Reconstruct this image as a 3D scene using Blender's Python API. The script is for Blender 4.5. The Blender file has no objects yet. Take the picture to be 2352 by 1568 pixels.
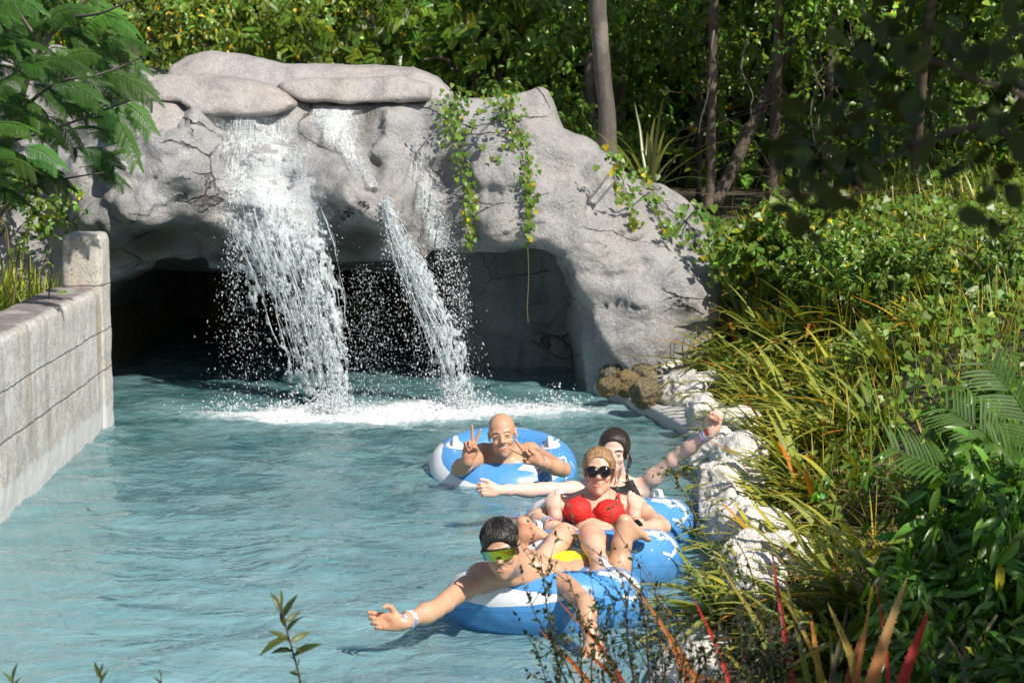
import bpy, math, random, time
import numpy as np
from mathutils import Vector, Matrix
T0 = time.time()
scene = bpy.context.scene
COL = scene.collection
R = math.radians

# ------------------------------------------------------------------ camera geometry
CAM_H, FPX, HORIZON = 2.1, 1850.0, 110.0
PITCH = math.atan((341 - HORIZON) / FPX)
SC = 2352 / 1024.0


def W(u, v, Y):
    """sight line through a point of the reference view, met at world depth Y"""
    a = (u / SC - 512) / FPX
    b = (341 - v / SC) / FPX
    d = (a, math.cos(PITCH) + b * math.sin(PITCH), -math.sin(PITCH) + b * math.cos(PITCH))
    t = Y / d[1]
    return np.array((d[0] * t, Y, CAM_H + d[2] * t))


def W0(u, v, z=0.0):
    a = (u / SC - 512) / FPX
    b = (341 - v / SC) / FPX
    d = (a, math.cos(PITCH) + b * math.sin(PITCH), -math.sin(PITCH) + b * math.cos(PITCH))
    t = (z - CAM_H) / d[2]
    return np.array((d[0] * t, d[1] * t, z))


# ------------------------------------------------------------------ objects
def tag(o, label=None, cat=None, group=None, kind=None):
    if label: o['label'] = label
    if cat: o['category'] = cat
    if group: o['group'] = group
    if kind: o['kind'] = kind
    return o


def empty(name, loc, label=None, cat=None, group=None, rz=0.0):
    o = bpy.data.objects.new(name, None)
    COL.objects.link(o)
    o.location = [float(c) for c in loc]
    o.rotation_euler = (0, 0, rz)
    o.empty_display_size = 0.1
    return tag(o, label, cat, group)


def build(name, V, F, mat, parent=None, col=None, smooth=True, world=True):
    """one mesh object; F is an (n,3)/(n,4) array or a list of them"""
    V = np.asarray(V, dtype=np.float32).reshape(-1, 3)
    if not isinstance(F, list): F = [F]
    F = [np.asarray(f, dtype=np.int32) for f in F if len(f)]
    me = bpy.data.meshes.new(name)
    if parent is not None and world:
        off = np.array(parent_loc(parent), dtype=np.float32)
        V = V - off
    me.vertices.add(len(V))
    me.vertices.foreach_set('co', V.ravel())
    nl = sum(f.size for f in F)
    npoly = sum(len(f) for f in F)
    me.loops.add(nl)
    me.polygons.add(npoly)
    me.loops.foreach_set('vertex_index', np.concatenate([f.ravel() for f in F]))
    tot = np.concatenate([np.full(len(f), f.shape[1], dtype=np.int32) for f in F])
    st = np.concatenate([[0], np.cumsum(tot)[:-1]]).astype(np.int32)
    me.polygons.foreach_set('loop_start', st)
    me.polygons.foreach_set('use_smooth', np.full(npoly, bool(smooth)))
    if col is not None:
        ca = me.color_attributes.new('tint', 'FLOAT_COLOR', 'POINT')
        c = np.ones((len(V), 4), dtype=np.float32)
        c[:, :3] = np.asarray(col, dtype=np.float32).reshape(len(V), -1)[:, :3]
        ca.data.foreach_set('color', c.ravel())
    me.update(calc_edges=True)
    me.validate()
    if isinstance(mat, (list, tuple)):
        for m in mat: me.materials.append(m)
    else:
        me.materials.append(mat)
    o = bpy.data.objects.new(name, me)
    COL.objects.link(o)
    if parent is not None: o.parent = parent
    return o


def parent_loc(o):
    l = Vector((0, 0, 0))
    while o is not None:
        l += o.location
        o = o.parent
    return l


def copy_tree(o, parent=None):
    c = o.copy()
    COL.objects.link(c)
    if parent is not None: c.parent = parent
    for ch in list(o.children): copy_tree(ch, c)
    return c


# ------------------------------------------------------------------ noise
_rng = np.random.RandomState(7)
_perm = _rng.permutation(256).astype(np.int32)
_perm = np.concatenate([_perm, _perm, _perm])
_grad = _rng.normal(size=(256, 3)).astype(np.float32)
_grad /= np.linalg.norm(_grad, axis=1)[:, None]


def pnoise(P):
    P = np.asarray(P, dtype=np.float32)
    i = np.floor(P).astype(np.int32)
    f = P - i
    w = f * f * f * (f * (f * 6 - 15) + 10)
    i &= 255
    out = 0
    for dx in (0, 1):
        wx = w[..., 0] if dx else 1 - w[..., 0]
        for dy in (0, 1):
            wy = w[..., 1] if dy else 1 - w[..., 1]
            for dz in (0, 1):
                wz = w[..., 2] if dz else 1 - w[..., 2]
                h = _perm[_perm[_perm[(i[..., 0] + dx) & 255] + ((i[..., 1] + dy) & 255)] + ((i[..., 2] + dz) & 255)]
                g = _grad[h]
                d = g[..., 0] * (f[..., 0] - dx) + g[..., 1] * (f[..., 1] - dy) + g[..., 2] * (f[..., 2] - dz)
                out = out + wx * wy * wz * d
    return out * 1.6


def fbm(P, scale=1.0, octv=4, rough=0.5):
    P = np.asarray(P, dtype=np.float32) * scale
    a, s, tot = 1.0, 0, 0
    for k in range(octv):
        s = s + a * pnoise(P + 17.3 * k)
        tot += a
        a *= rough
        P = P * 2.03
    return s / tot


# ------------------------------------------------------------------ signed distance modelling
def smin(a, b, k):
    if k <= 0: return np.minimum(a, b)
    h = np.maximum(k - np.abs(a - b), 0) / k
    return np.minimum(a, b) - h * h * k * 0.25


def smax(a, b, k): return -smin(-a, -b, k)


class Field:
    def __init__(self, lo, hi, h):
        self.h = h
        self.lo = np.array(lo, dtype=np.float32)
        self.n = np.maximum(np.ceil((np.array(hi) - self.lo) / h).astype(int) + 1, 4)
        self.D = np.full(self.n, 0.3, dtype=np.float32)
        self.ax = [self.lo[k] + h * np.arange(self.n[k], dtype=np.float32) for k in range(3)]

    def sub(self, lo, hi):
        a = np.clip(np.floor((np.array(lo) - self.lo) / self.h).astype(int), 0, self.n)
        b = np.clip(np.ceil((np.array(hi) - self.lo) / self.h).astype(int) + 1, 0, self.n)
        if (b <= a).any(): return None, None
        sl = tuple(slice(a[k], b[k]) for k in range(3))
        X = self.ax[0][sl[0]][:, None, None]
        Y = self.ax[1][sl[1]][None, :, None]
        Z = self.ax[2][sl[2]][None, None, :]
        return sl, (X, Y, Z)

    def put(self, lo, hi, fn, k=0.02, op='add'):
        m = k + 4 * self.h + 0.01
        sl, g = self.sub(np.array(lo) - m, np.array(hi) + m)
        if sl is None: return
        d = fn(*g)
        if op == 'add': self.D[sl] = smin(self.D[sl], d, k)
        elif op == 'cut': self.D[sl] = smax(self.D[sl], -d, k)
        else: self.D[sl] = smax(self.D[sl], d, k)

    def cone(self, a, b, ra, rb=None, k=0.02, op='add'):
        a = np.array(a, dtype=np.float32); b = np.array(b, dtype=np.float32)
        rb = ra if rb is None else rb
        ba = b - a
        L2 = max(float(ba @ ba), 1e-9)
        r = max(ra, rb)

        def fn(X, Y, Z):
            px, py, pz = X - a[0], Y - a[1], Z - a[2]
            t = np.clip((px * ba[0] + py * ba[1] + pz * ba[2]) / L2, 0, 1)
            dx, dy, dz = px - t * ba[0], py - t * ba[1], pz - t * ba[2]
            return np.sqrt(dx * dx + dy * dy + dz * dz) - (ra + (rb - ra) * t)
        self.put(np.minimum(a, b) - r, np.maximum(a, b) + r, fn, k, op)

    def chain(self, pts, rad, k=0.02, op='add'):
        for i in range(len(pts) - 1):
            self.cone(pts[i], pts[i + 1], rad[i], rad[i + 1], k, op)

    def ell(self, c, r, M=None, k=0.02, op='add'):
        """ellipsoid; M rows are its local axes in world space"""
        c = np.array(c, dtype=np.float32); r = np.array(r, dtype=np.float32)
        M = np.eye(3, dtype=np.float32) if M is None else np.asarray(M, dtype=np.float32)
        ext = np.sqrt(((M * r[:, None]) ** 2).sum(0))

        def fn(X, Y, Z):
            px, py, pz = X - c[0], Y - c[1], Z - c[2]
            q0 = (M[0, 0] * px + M[0, 1] * py + M[0, 2] * pz)
            q1 = (M[1, 0] * px + M[1, 1] * py + M[1, 2] * pz)
            q2 = (M[2, 0] * px + M[2, 1] * py + M[2, 2] * pz)
            k0 = np.sqrt((q0 / r[0]) ** 2 + (q1 / r[1]) ** 2 + (q2 / r[2]) ** 2)
            k1 = np.sqrt((q0 / r[0] ** 2) ** 2 + (q1 / r[1] ** 2) ** 2 + (q2 / r[2] ** 2) ** 2)
            return k0 * (k0 - 1.0) / np.maximum(k1, 1e-6)
        self.put(c - ext, c + ext, fn, k, op)

    def box(self, c, hs, M=None, rnd=0.01, k=0.02, op='add'):
        c = np.array(c, dtype=np.float32); hs = np.array(hs, dtype=np.float32)
        M = np.eye(3, dtype=np.float32) if M is None else np.asarray(M, dtype=np.float32)
        ext = np.abs(M * hs[:, None]).sum(0)

        def fn(X, Y, Z):
            px, py, pz = X - c[0], Y - c[1], Z - c[2]
            q = [np.abs(M[i, 0] * px + M[i, 1] * py + M[i, 2] * pz) - (hs[i] - rnd) for i in range(3)]
            o = np.sqrt(sum(np.maximum(t, 0) ** 2 for t in q))
            return o + np.minimum(np.maximum(np.maximum(q[0], q[1]), q[2]), 0) - rnd
        self.put(c - ext, c + ext, fn, k, op)

    def mesh(self):
        return surface_nets(self.D, self.lo, self.h)


def surface_nets(D, lo, h):
    S = D < 0
    n = D.shape
    c = [n[0] - 1, n[1] - 1, n[2] - 1]
    cnt = np.zeros(c, dtype=np.int8)
    for dx in (0, 1):
        for dy in (0, 1):
            for dz in (0, 1):
                cnt += S[dx:dx + c[0], dy:dy + c[1], dz:dz + c[2]]
    act = (cnt > 0) & (cnt < 8)
    idx = np.argwhere(act).astype(np.int32)
    ids = np.full(c, -1, dtype=np.int32)
    ids[act] = np.arange(len(idx))
    acc = np.zeros((len(idx), 3), dtype=np.float32)
    num = np.zeros(len(idx), dtype=np.float32)
    cor = {}
    for dx in (0, 1):
        for dy in (0, 1):
            for dz in (0, 1):
                cor[dx, dy, dz] = D[idx[:, 0] + dx, idx[:, 1] + dy, idx[:, 2] + dz]
    keys = list(cor)
    for a in keys:
        for ax in range(3):
            if a[ax]: continue
            b = list(a); b[ax] = 1; b = tuple(b)
            va, vb = cor[a], cor[b]
            m = (va < 0) != (vb < 0)
            t = np.where(m, va / np.where(np.abs(va - vb) < 1e-12, 1, va - vb), 0)
            p = np.tile(np.array(a, dtype=np.float32), (len(idx), 1))
            p[:, ax] += t
            acc += p * m[:, None]
            num += m
    V = lo + h * (idx + acc / np.maximum(num, 1)[:, None])
    F = []
    for ax in range(3):
        u, v = (ax + 1) % 3, (ax + 2) % 3
        sa = [slice(None)] * 3; sb = [slice(None)] * 3
        sa[ax] = slice(0, n[ax] - 1); sb[ax] = slice(1, n[ax])
        for q in (u, v):
            sa[q] = slice(1, n[q] - 1); sb[q] = slice(1, n[q] - 1)
        A, B = S[tuple(sa)], S[tuple(sb)]
        e = np.argwhere(A != B)
        ina = A[e[:, 0], e[:, 1], e[:, 2]]
        e = e.astype(np.int32)
        e[:, u] += 1; e[:, v] += 1

        def cid(du, dv):
            q = e.copy(); q[:, u] -= du; q[:, v] -= dv
            return ids[q[:, 0], q[:, 1], q[:, 2]]
        quad = np.stack([cid(1, 1), cid(0, 1), cid(0, 0), cid(1, 0)], 1)
        quad = np.where(ina[:, None], quad, quad[:, ::-1])
        F.append(quad)
    F = np.concatenate(F)
    F = F[(F >= 0).all(1)]
    return V.astype(np.float32), F


def normals(V, F):
    a, b, c = V[F[:, 0]], V[F[:, 1]], V[F[:, 2]]
    n = np.cross(b - a, c - a)
    N = np.zeros_like(V)
    for k in range(F.shape[1]): np.add.at(N, F[:, k], n)
    return N / np.maximum(np.linalg.norm(N, axis=1), 1e-9)[:, None]


def poly_sdf(px, py, poly):
    poly = np.asarray(poly, dtype=np.float32)
    d = np.full(np.broadcast(px, py).shape, 1e9, dtype=np.float32)
    s = np.ones_like(d)
    n = len(poly)
    for i in range(n):
        a, b = poly[i], poly[i - 1]
        e = b - a
        wx, wy = px - a[0], py - a[1]
        t = np.clip((wx * e[0] + wy * e[1]) / max(e @ e, 1e-9), 0, 1)
        bx, by = wx - e[0] * t, wy - e[1] * t
        d = np.minimum(d, bx * bx + by * by)
        c1 = py >= a[1]; c2 = py < b[1]; c3 = e[0] * wy > e[1] * wx
        flip = (c1 & c2 & c3) | (~c1 & ~c2 & ~c3)
        s = np.where(flip, -s, s)
    return s * np.sqrt(d)


# ------------------------------------------------------------------ tubes, ribbons
def unit(v):
    v = np.asarray(v, dtype=float)
    return v / max(np.linalg.norm(v), 1e-9)


def frame(f, up=(0, 0, 1)):
    f = unit(f)
    r = np.cross(f, up)
    if np.linalg.norm(r) < 1e-4: r = np.cross(f, (1, 0, 0))
    r = unit(r)
    return r, f, np.cross(r, f)


def spline(P, n):
    P = np.asarray(P, dtype=float)
    if len(P) == 2:
        t = np.linspace(0, 1, n)[:, None]
        return P[0] * (1 - t) + P[1] * t
    Q = np.vstack([2 * P[0] - P[1], P, 2 * P[-1] - P[-2]])
    out = []
    for t in np.linspace(0, len(P) - 1 - 1e-6, n):
        i = int(t); f = t - i
        a, b, c, d = Q[i], Q[i + 1], Q[i + 2], Q[i + 3]
        out.append(0.5 * (2 * b + (c - a) * f + (2 * a - 5 * b + 4 * c - d) * f ** 2 + (3 * b - a - 3 * c + d) * f ** 3))
    return np.array(out)


def tube(P, rad, seg=6, caps=True):
    P = np.asarray(P, dtype=float)
    n = len(P)
    rad = np.broadcast_to(rad, n)
    T = np.gradient(P, axis=0)
    V = []
    up = np.array((0.13, 0.21, 0.97))
    for i in range(n):
        f = unit(T[i])
        r = np.cross(f, up)
        if np.linalg.norm(r) < 0.05: r = np.cross(f, (1, 0, 0.1))
        r = unit(r); u = np.cross(r, f)
        up = u
        a = np.arange(seg) * 2 * math.pi / seg
        V.append(P[i] + rad[i] * (np.cos(a)[:, None] * r + np.sin(a)[:, None] * u))
    V = np.vstack(V)
    F = []
    for i in range(n - 1):
        for j in range(seg):
            k = (j + 1) % seg
            F.append((i * seg + j, i * seg + k, (i + 1) * seg + k, (i + 1) * seg + j))
    F = np.array(F)
    if caps:
        V = np.vstack([V, P[0], P[-1]])
        m = n * seg
        C = [(m, (j + 1) % seg, j, j) for j in range(seg)] + [(m + 1, (n - 1) * seg + j, (n - 1) * seg + (j + 1) % seg, (n - 1) * seg + (j + 1) % seg) for j in range(seg)]
        tri = np.array([c[:3] for c in C])
        return V, F, tri
    return V, F, np.zeros((0, 3), int)


class Bag:
    """collects pieces that belong to one mesh"""
    def __init__(self): self.V, self.F, self.C, self.n = [], {}, [], 0

    def add(self, V, F, col=(1, 1, 1)):
        V = np.asarray(V, dtype=np.float32).reshape(-1, 3)
        for f in (F if isinstance(F, list) else [F]):
            f = np.asarray(f)
            if len(f): self.F.setdefault(f.shape[1], []).append(f + self.n)
        self.V.append(V)
        c = np.asarray(col, dtype=np.float32)
        if c.ndim == 1: c = np.tile(c, (len(V), 1))
        self.C.append(c)
        self.n += len(V)

    def tube(self, P, rad, seg=6, col=(1, 1, 1), caps=True):
        V, F, t = tube(P, rad, seg, caps)
        self.add(V, [F, t] if len(t) else F, col)

    def build(self, name, mat, parent=None, smooth=True):
        if not self.V: return None
        return build(name, np.vstack(self.V), [np.vstack(f) for f in self.F.values()], mat, parent, np.vstack(self.C), smooth)


# ------------------------------------------------------------------ materials
def new_mat(name):
    m = bpy.data.materials.new(name)
    m.use_nodes = True
    nt = m.node_tree
    nt.nodes.clear()
    return m, nt, nt.nodes, nt.links


class NT:
    """small helper for node trees"""
    def __init__(self, name):
        self.m, self.nt, self.N, self.L = new_mat(name)
        self.out = self.N.new('ShaderNodeOutputMaterial')

    def node(self, t, ins=None, **kw):
        n = self.N.new(t)
        for k, v in kw.items(): setattr(n, k, v)
        for k, v in (ins or {}).items():
            s = n.inputs[k]
            if hasattr(v, 'links') or isinstance(v, bpy.types.NodeSocket): self.L.new(v, s)
            else: s.default_value = v
        return n

    def noise(self, scale, detail=4, rough=0.55, vec=None, dist=0.0):
        n = self.node('ShaderNodeTexNoise', {'Scale': scale, 'Detail': detail, 'Roughness': rough, 'Distortion': dist})
        if vec is not None: self.L.new(vec, n.inputs['Vector'])
        return n.outputs['Fac']

    def pos(self, scale=None):
        g = self.node('ShaderNodeNewGeometry').outputs['Position']
        if scale is None: return g
        return self.node('ShaderNodeVectorMath', {0: g, 1: scale}, operation='MULTIPLY').outputs[0]

    def ramp(self, fac, stops, interp='LINEAR'):
        r = self.node('ShaderNodeValToRGB', {'Fac': fac})
        e = r.color_ramp.elements
        r.color_ramp.interpolation = interp
        while len(e) < len(stops): e.new(0.5)
        for q, (p, c) in zip(e, stops):
            q.position = p
            q.color = (c, c, c, 1) if not hasattr(c, '__len__') else (*c, 1)
        return r.outputs['Color']

    def mix(self, fac, a, b, blend='MIX'):
        n = self.node('ShaderNodeMix', data_type='RGBA', blend_type=blend)
        for s, v in ((n.inputs[0], fac), (n.inputs[6], a), (n.inputs[7], b)):
            if isinstance(v, bpy.types.NodeSocket): self.L.new(v, s)
            elif hasattr(v, '__len__'): s.default_value = (*v[:3], 1)
            else: s.default_value = v
        return n.outputs[2]

    def math(self, op, a, b=0.0, c=None):
        n = self.node('ShaderNodeMath', {0: a, 1: b}, operation=op)
        if c is not None:
            if isinstance(c, bpy.types.NodeSocket): self.L.new(c, n.inputs[2])
            else: n.inputs[2].default_value = c
        return n.outputs[0]

    def attr(self, name='tint'): return self.node('ShaderNodeAttribute', attribute_name=name).outputs['Color']

    def bump(self, h, strength=0.5, dist=0.01, normal=None):
        n = self.node('ShaderNodeBump', {'Height': h, 'Strength': strength, 'Distance': dist})
        if normal is not None: self.L.new(normal, n.inputs['Normal'])
        return n.outputs[0]

    def bsdf(self, color, rough=0.5, **kw):
        n = self.node('ShaderNodeBsdfPrincipled')
        kw.update({'Base Color': color, 'Roughness': rough})
        for k, v in kw.items():
            s = n.inputs[k]
            if isinstance(v, bpy.types.NodeSocket): self.L.new(v, s)
            elif hasattr(v, '__len__') and len(v) == 3 and s.type == 'RGBA': s.default_value = (*v, 1)
            else: s.default_value = v
        return n.outputs[0]

    def done(self, shader):
        self.L.new(shader, self.out.inputs['Surface'])
        return self.m
# ------------------------------------------------------------------ camera, light, sky
cam = bpy.data.cameras.new('camera')
camo = bpy.data.objects.new('camera', cam)
COL.objects.link(camo)
camo.location = (0, 0, CAM_H)
camo.rotation_euler = (math.pi / 2 - PITCH, 0, 0)
cam.sensor_width = 36.0
cam.lens = 36.0 * FPX / 1024
cam.clip_end = 500
cam.clip_start = 0.05
cam.dof.use_dof = True
cam.dof.focus_distance = 9.0
cam.dof.aperture_fstop = 6.3
scene.camera = camo

SUN_DIR = unit((0.52, -0.58, 0.74))
SUN_EL = math.asin(SUN_DIR[2])
sun = bpy.data.lights.new('sun', 'SUN')
sun.energy = 5.0
sun.angle = R(0.53)
sun.color = (1.0, 0.94, 0.84)
suno = bpy.data.objects.new('sun', sun)
COL.objects.link(suno)
suno.rotation_euler = Vector(SUN_DIR).to_track_quat('Z', 'Y').to_euler()

wd = bpy.data.worlds.new('World')
scene.world = wd
wd.use_nodes = True
wn = wd.node_tree
sky = wn.nodes.new('ShaderNodeTexSky')
sky.sky_type = 'NISHITA'
sky.sun_disc = False
sky.sun_elevation = SUN_EL
sky.sun_rotation = math.atan2(SUN_DIR[0], SUN_DIR[1])
bg = wn.nodes['Background']
wn.links.new(sky.outputs[0], bg.inputs[0])
bg.inputs[1].default_value = 0.09

scene.view_settings.view_transform = 'Standard'
scene.view_settings.look = 'None'
scene.view_settings.exposure = 0.28
scene.view_settings.gamma = 1
scene.render.engine = 'CYCLES'
cy = scene.cycles
cy.use_denoising = True
cy.max_bounces = 7
cy.diffuse_bounces = 3
cy.glossy_bounces = 3
cy.transmission_bounces = 5
cy.transparent_max_bounces = 6
cy.caustics_reflective = False
cy.caustics_refractive = False
cy.sample_clamp_indirect = 6
cy.use_adaptive_sampling = True
cy.adaptive_threshold = 0.015


# ------------------------------------------------------------------ materials of the setting
def rock_material(name, base, dark, tan, bump=1.0, stain_shade=False, pale=False):
    t = NT(name)
    p = t.pos()
    big = t.noise(0.9, 5, 0.6, p, 0.6)
    mid = t.noise(3.2, 6, 0.65, p, 0.4)
    fine = t.noise(34, 5, 0.7, p)
    grit = t.noise(150, 3, 0.6, p)
    c = t.mix(t.ramp(big, [(0.38, 0), (0.62, 1)]), base, tan)
    c = t.mix(t.ramp(mid, [(0.44, 0), (0.70, 0.75)]), c, dark)
    streak = t.noise(1.0, 5, 0.6, t.pos((5.0, 5.0, 0.55)))
    c = t.mix(t.ramp(streak, [(0.52, 0), (0.74, 0.55 if not pale else 0.15)]), c, [x * 0.55 for x in dark])
    c = t.mix(t.ramp(fine, [(0.3, 0.35), (0.7, 0.0)]), c, [x * 0.5 for x in dark])
    c = t.mix(t.ramp(grit, [(0.58, 0), (0.70, 0.8)]), c, [min(1, x * 1.75) for x in base])
    c = t.mix(t.ramp(t.noise(75, 4, 0.7, p), [(0.30, 0.65), (0.45, 0)]), c, [x * 0.55 for x in dark])
    if stain_shade:
        sf = t.node('ShaderNodeSeparateColor', {0: t.attr()}).outputs[0]  # mask of wet algae plus shade painted into undersides and cave
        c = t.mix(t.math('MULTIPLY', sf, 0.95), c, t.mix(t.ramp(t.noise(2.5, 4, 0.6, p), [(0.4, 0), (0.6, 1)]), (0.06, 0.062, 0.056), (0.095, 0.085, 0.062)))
    h = t.math('ADD', t.math('MULTIPLY', fine, 0.6), t.math('MULTIPLY', grit, 0.35))
    if stain_shade:
        rot = t.node('ShaderNodeMapping', {'Vector': p, 'Rotation': (0, R(-24), 0), 'Scale': (0.75, 0.75, 2.1)}).outputs[0]
        wob = t.node('ShaderNodeTexNoise', {'Vector': p, 'Scale': 2.2, 'Detail': 4, 'Roughness': 0.6}).outputs['Color']
        vec = t.node('ShaderNodeVectorMath', {0: t.node('ShaderNodeVectorMath', {0: wob, 1: (0.32, 0.32, 0.32)}, operation='MULTIPLY').outputs[0], 1: rot}, operation='ADD').outputs[0]
        vo = t.node('ShaderNodeTexVoronoi', {'Vector': vec, 'Scale': 1.25}, feature='DISTANCE_TO_EDGE').outputs['Distance']
        gate = t.ramp(t.noise(1.7, 3, 0.5, p), [(0.50, 0), (0.60, 1)])
        ck = t.math('MULTIPLY', t.ramp(vo, [(0.002, 1), (0.014, 0)]), gate)
        c = t.mix(t.math('MULTIPLY', ck, 0.7), c, (0.06, 0.047, 0.045))
        h = t.math('SUBTRACT', h, t.math('MULTIPLY', ck, 1.6))
    n = t.bump(h, 1.0 * bump, 0.028)
    n = t.bump(mid, 0.6 * bump, 0.10, n)
    rg = t.ramp(grit, [(0.4, 0.75), (0.65, 0.28)])
    return t.done(t.bsdf(c, rg, Normal=n))


M_ROCK = rock_material('grey_rock', (0.46, 0.455, 0.46), (0.25, 0.247, 0.25), (0.445, 0.415, 0.39), stain_shade=True)
M_SLAB = rock_material('pink_grey_rock', (0.47, 0.44, 0.43), (0.29, 0.27, 0.265), (0.46, 0.405, 0.365), 0.7)
M_LIME = rock_material('limestone', (0.90, 0.875, 0.82), (0.70, 0.655, 0.575), (0.88, 0.83, 0.74), 0.9, pale=True)
M_LIMEBROWN = rock_material('stained_limestone', (0.36, 0.31, 0.21), (0.10, 0.085, 0.05), (0.34, 0.23, 0.09), 1.5)


def wall_material():
    t = NT('cast_block')
    p = t.pos()
    c = t.mix(t.ramp(t.noise(1.6, 5, 0.6, p), [(0.35, 0), (0.65, 1)]), (0.53, 0.495, 0.45), (0.60, 0.585, 0.565))
    st = t.noise(1.0, 5, 0.65, t.pos((7.0, 7.0, 0.7)))
    c = t.mix(t.ramp(st, [(0.47, 0), (0.68, 0.75)]), c, (0.32, 0.265, 0.205))
    st2 = t.noise(1.0, 4, 0.6, t.pos((4.0, 4.0, 0.9)))
    c = t.mix(t.ramp(st2, [(0.60, 0), (0.72, 0.6)]), c, (0.42, 0.26, 0.08))
    pit = t.noise(70, 4, 0.6, p)
    blot = t.noise(5.5, 6, 0.7, p, 0.5)
    c = t.mix(t.ramp(blot, [(0.50, 0), (0.66, 0.55)]), c, (0.27, 0.255, 0.24))
    c = t.mix(t.ramp(t.noise(26, 5, 0.7, p), [(0.32, 0.5), (0.5, 0)]), c, (0.24, 0.22, 0.20))
    c = t.mix(t.ramp(pit, [(0.34, 0.75), (0.44, 0)]), c, (0.13, 0.12, 0.11))
    z = t.node('ShaderNodeSeparateXYZ', {0: p}).outputs[2]
    # grey weathering on the top face and bleached band at the waterline
    nz = t.node('ShaderNodeSeparateXYZ', {0: t.node('ShaderNodeNewGeometry').outputs['Normal']}).outputs[2]
    top = t.math('MULTIPLY', t.ramp(nz, [(0.5, 0), (0.9, 1)]), t.ramp(t.noise(4, 5, 0.6, p), [(0.3, 0.2), (0.6, 0.85)]))
    c = t.mix(top, c, (0.30, 0.295, 0.285))
    edge = t.math('ADD', z, t.math('MULTIPLY', t.noise(1.0, 4, 0.7, t.pos((9.0, 9.0, 1.0))), -0.16))
    band = t.ramp(edge, [(0.07, 1), (0.095, 0)])
    c = t.mix(t.math('MULTIPLY', band, 0.75), c, (0.58, 0.58, 0.57))
    wob = t.math('ADD', z, t.math('MULTIPLY', t.math('SUBTRACT', t.noise(2.5, 5, 0.7, p), 0.5), 0.035))
    jt = None
    for jz, wdt in ((0.39, 0.0045), (0.655, 0.0035), (0.95, 0.004)):
        q = t.ramp(t.math('ABSOLUTE', t.math('SUBTRACT', wob, jz)), [(wdt * 0.5, 1), (wdt * 1.6 + 0.001, 0)])
        jt = q if jt is None else t.math('MAXIMUM', jt, q)
    c = t.mix(t.math('MULTIPLY', jt, 0.6), c, (0.09, 0.04, 0.035))
    h = t.math('ADD', t.math('MULTIPLY', pit, 0.8), t.noise(18, 4, 0.6, p))
    h = t.math('SUBTRACT', h, t.math('MULTIPLY', jt, 1.2))
    return t.done(t.bsdf(c, 0.72, Normal=t.bump(h, 0.55, 0.012)))


M_WALL = wall_material()


def water_material():
    t = NT('pool_water')
    p = t.pos()
    foam = t.node('ShaderNodeSeparateColor', {0: t.attr()}).outputs[0]
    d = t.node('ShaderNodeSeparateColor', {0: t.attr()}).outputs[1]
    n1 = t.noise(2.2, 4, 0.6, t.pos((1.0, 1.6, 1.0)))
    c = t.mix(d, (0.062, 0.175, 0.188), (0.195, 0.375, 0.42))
    c = t.mix(t.ramp(n1, [(0.35, 0), (0.65, 0.6)]), c, (0.27, 0.43, 0.46))
    lace = t.noise(9.0, 6, 0.72, t.pos((1.0, 1.0, 1.0)), 1.1)
    fm = t.math('ADD', t.math('MULTIPLY', foam, 1.25), t.math('MULTIPLY', t.math('SUBTRACT', lace, 0.5), 1.7))
    fm = t.math('MULTIPLY', t.ramp(fm, [(0.40, 0), (0.66, 0.45), (1.15, 1)]), t.ramp(foam, [(0.02, 0), (0.25, 1)]))
    c = t.mix(t.math('MULTIPLY', t.ramp(foam, [(0.0, 0), (0.7, 1)]), 0.55), c, (0.36, 0.50, 0.53))
    c = t.mix(fm, c, (0.86, 0.89, 0.90))
    r1 = t.noise(2.3, 3, 0.5, t.pos((1.0, 1.5, 1.0)), 0.8)
    r3 = t.math('ABSOLUTE', t.math('SUBTRACT', t.noise(3.6, 3, 0.45, t.pos((1.0, 1.5, 1.0)), 1.0), 0.5))
    r2 = t.noise(12, 3, 0.5, t.pos((1.0, 1.4, 1.0)), 0.6)
    h = t.math('ADD', t.math('ADD', t.math('MULTIPLY', r1, 0.9), t.math('MULTIPLY', r3, 0.8)), t.math('MULTIPLY', r2, 0.11))
    h = t.math('ADD', h, t.math('MULTIPLY', fm, t.math('MULTIPLY', t.noise(16, 5, 0.7, p), 1.4)))
    nb = t.bump(h, 0.50, 0.10)
    rg = t.mix(fm, (0.04,) * 3, (0.6,) * 3)
    milky = t.bsdf(c, rg, Normal=nb, IOR=1.333)
    # the clear part: light passes to the painted pool floor, the surface mirrors what stands round it
    clear = t.node('ShaderNodeBsdfTransparent', {'Color': (0.66, 0.89, 0.93, 1)})
    gl = t.node('ShaderNodeBsdfGlossy', {'Color': (1, 1, 1, 1), 'Roughness': 0.03, 'Normal': nb})
    fr = t.node('ShaderNodeFresnel', {'IOR': 1.333, 'Normal': nb})
    m1 = t.node('ShaderNodeMixShader', {0: fr.outputs[0], 1: clear.outputs[0], 2: gl.outputs[0]})
    amt = t.math('MULTIPLY', t.math('SUBTRACT', 1.0, t.ramp(foam, [(0.02, 0), (0.3, 1)])), 0.34)
    m2 = t.node('ShaderNodeMixShader', {0: amt, 1: milky, 2: m1.outputs[0]})
    return t.done(m2.outputs[0])


M_WATER = water_material()


def soil_material():
    t = NT('leaf_litter_soil')
    p = t.pos()
    c = t.mix(t.ramp(t.noise(8, 6, 0.7, p), [(0.35, 0), (0.65, 1)]), (0.045, 0.036, 0.022), (0.13, 0.105, 0.06))
    c = t.mix(t.ramp(t.noise(45, 4, 0.7, p), [(0.5, 0), (0.7, 0.7)]), c, (0.20, 0.165, 0.09))
    return t.done(t.bsdf(c, 0.9, Normal=t.bump(t.noise(30, 5, 0.7, p), 0.9, 0.03)))


M_SOIL = soil_material()

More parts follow.
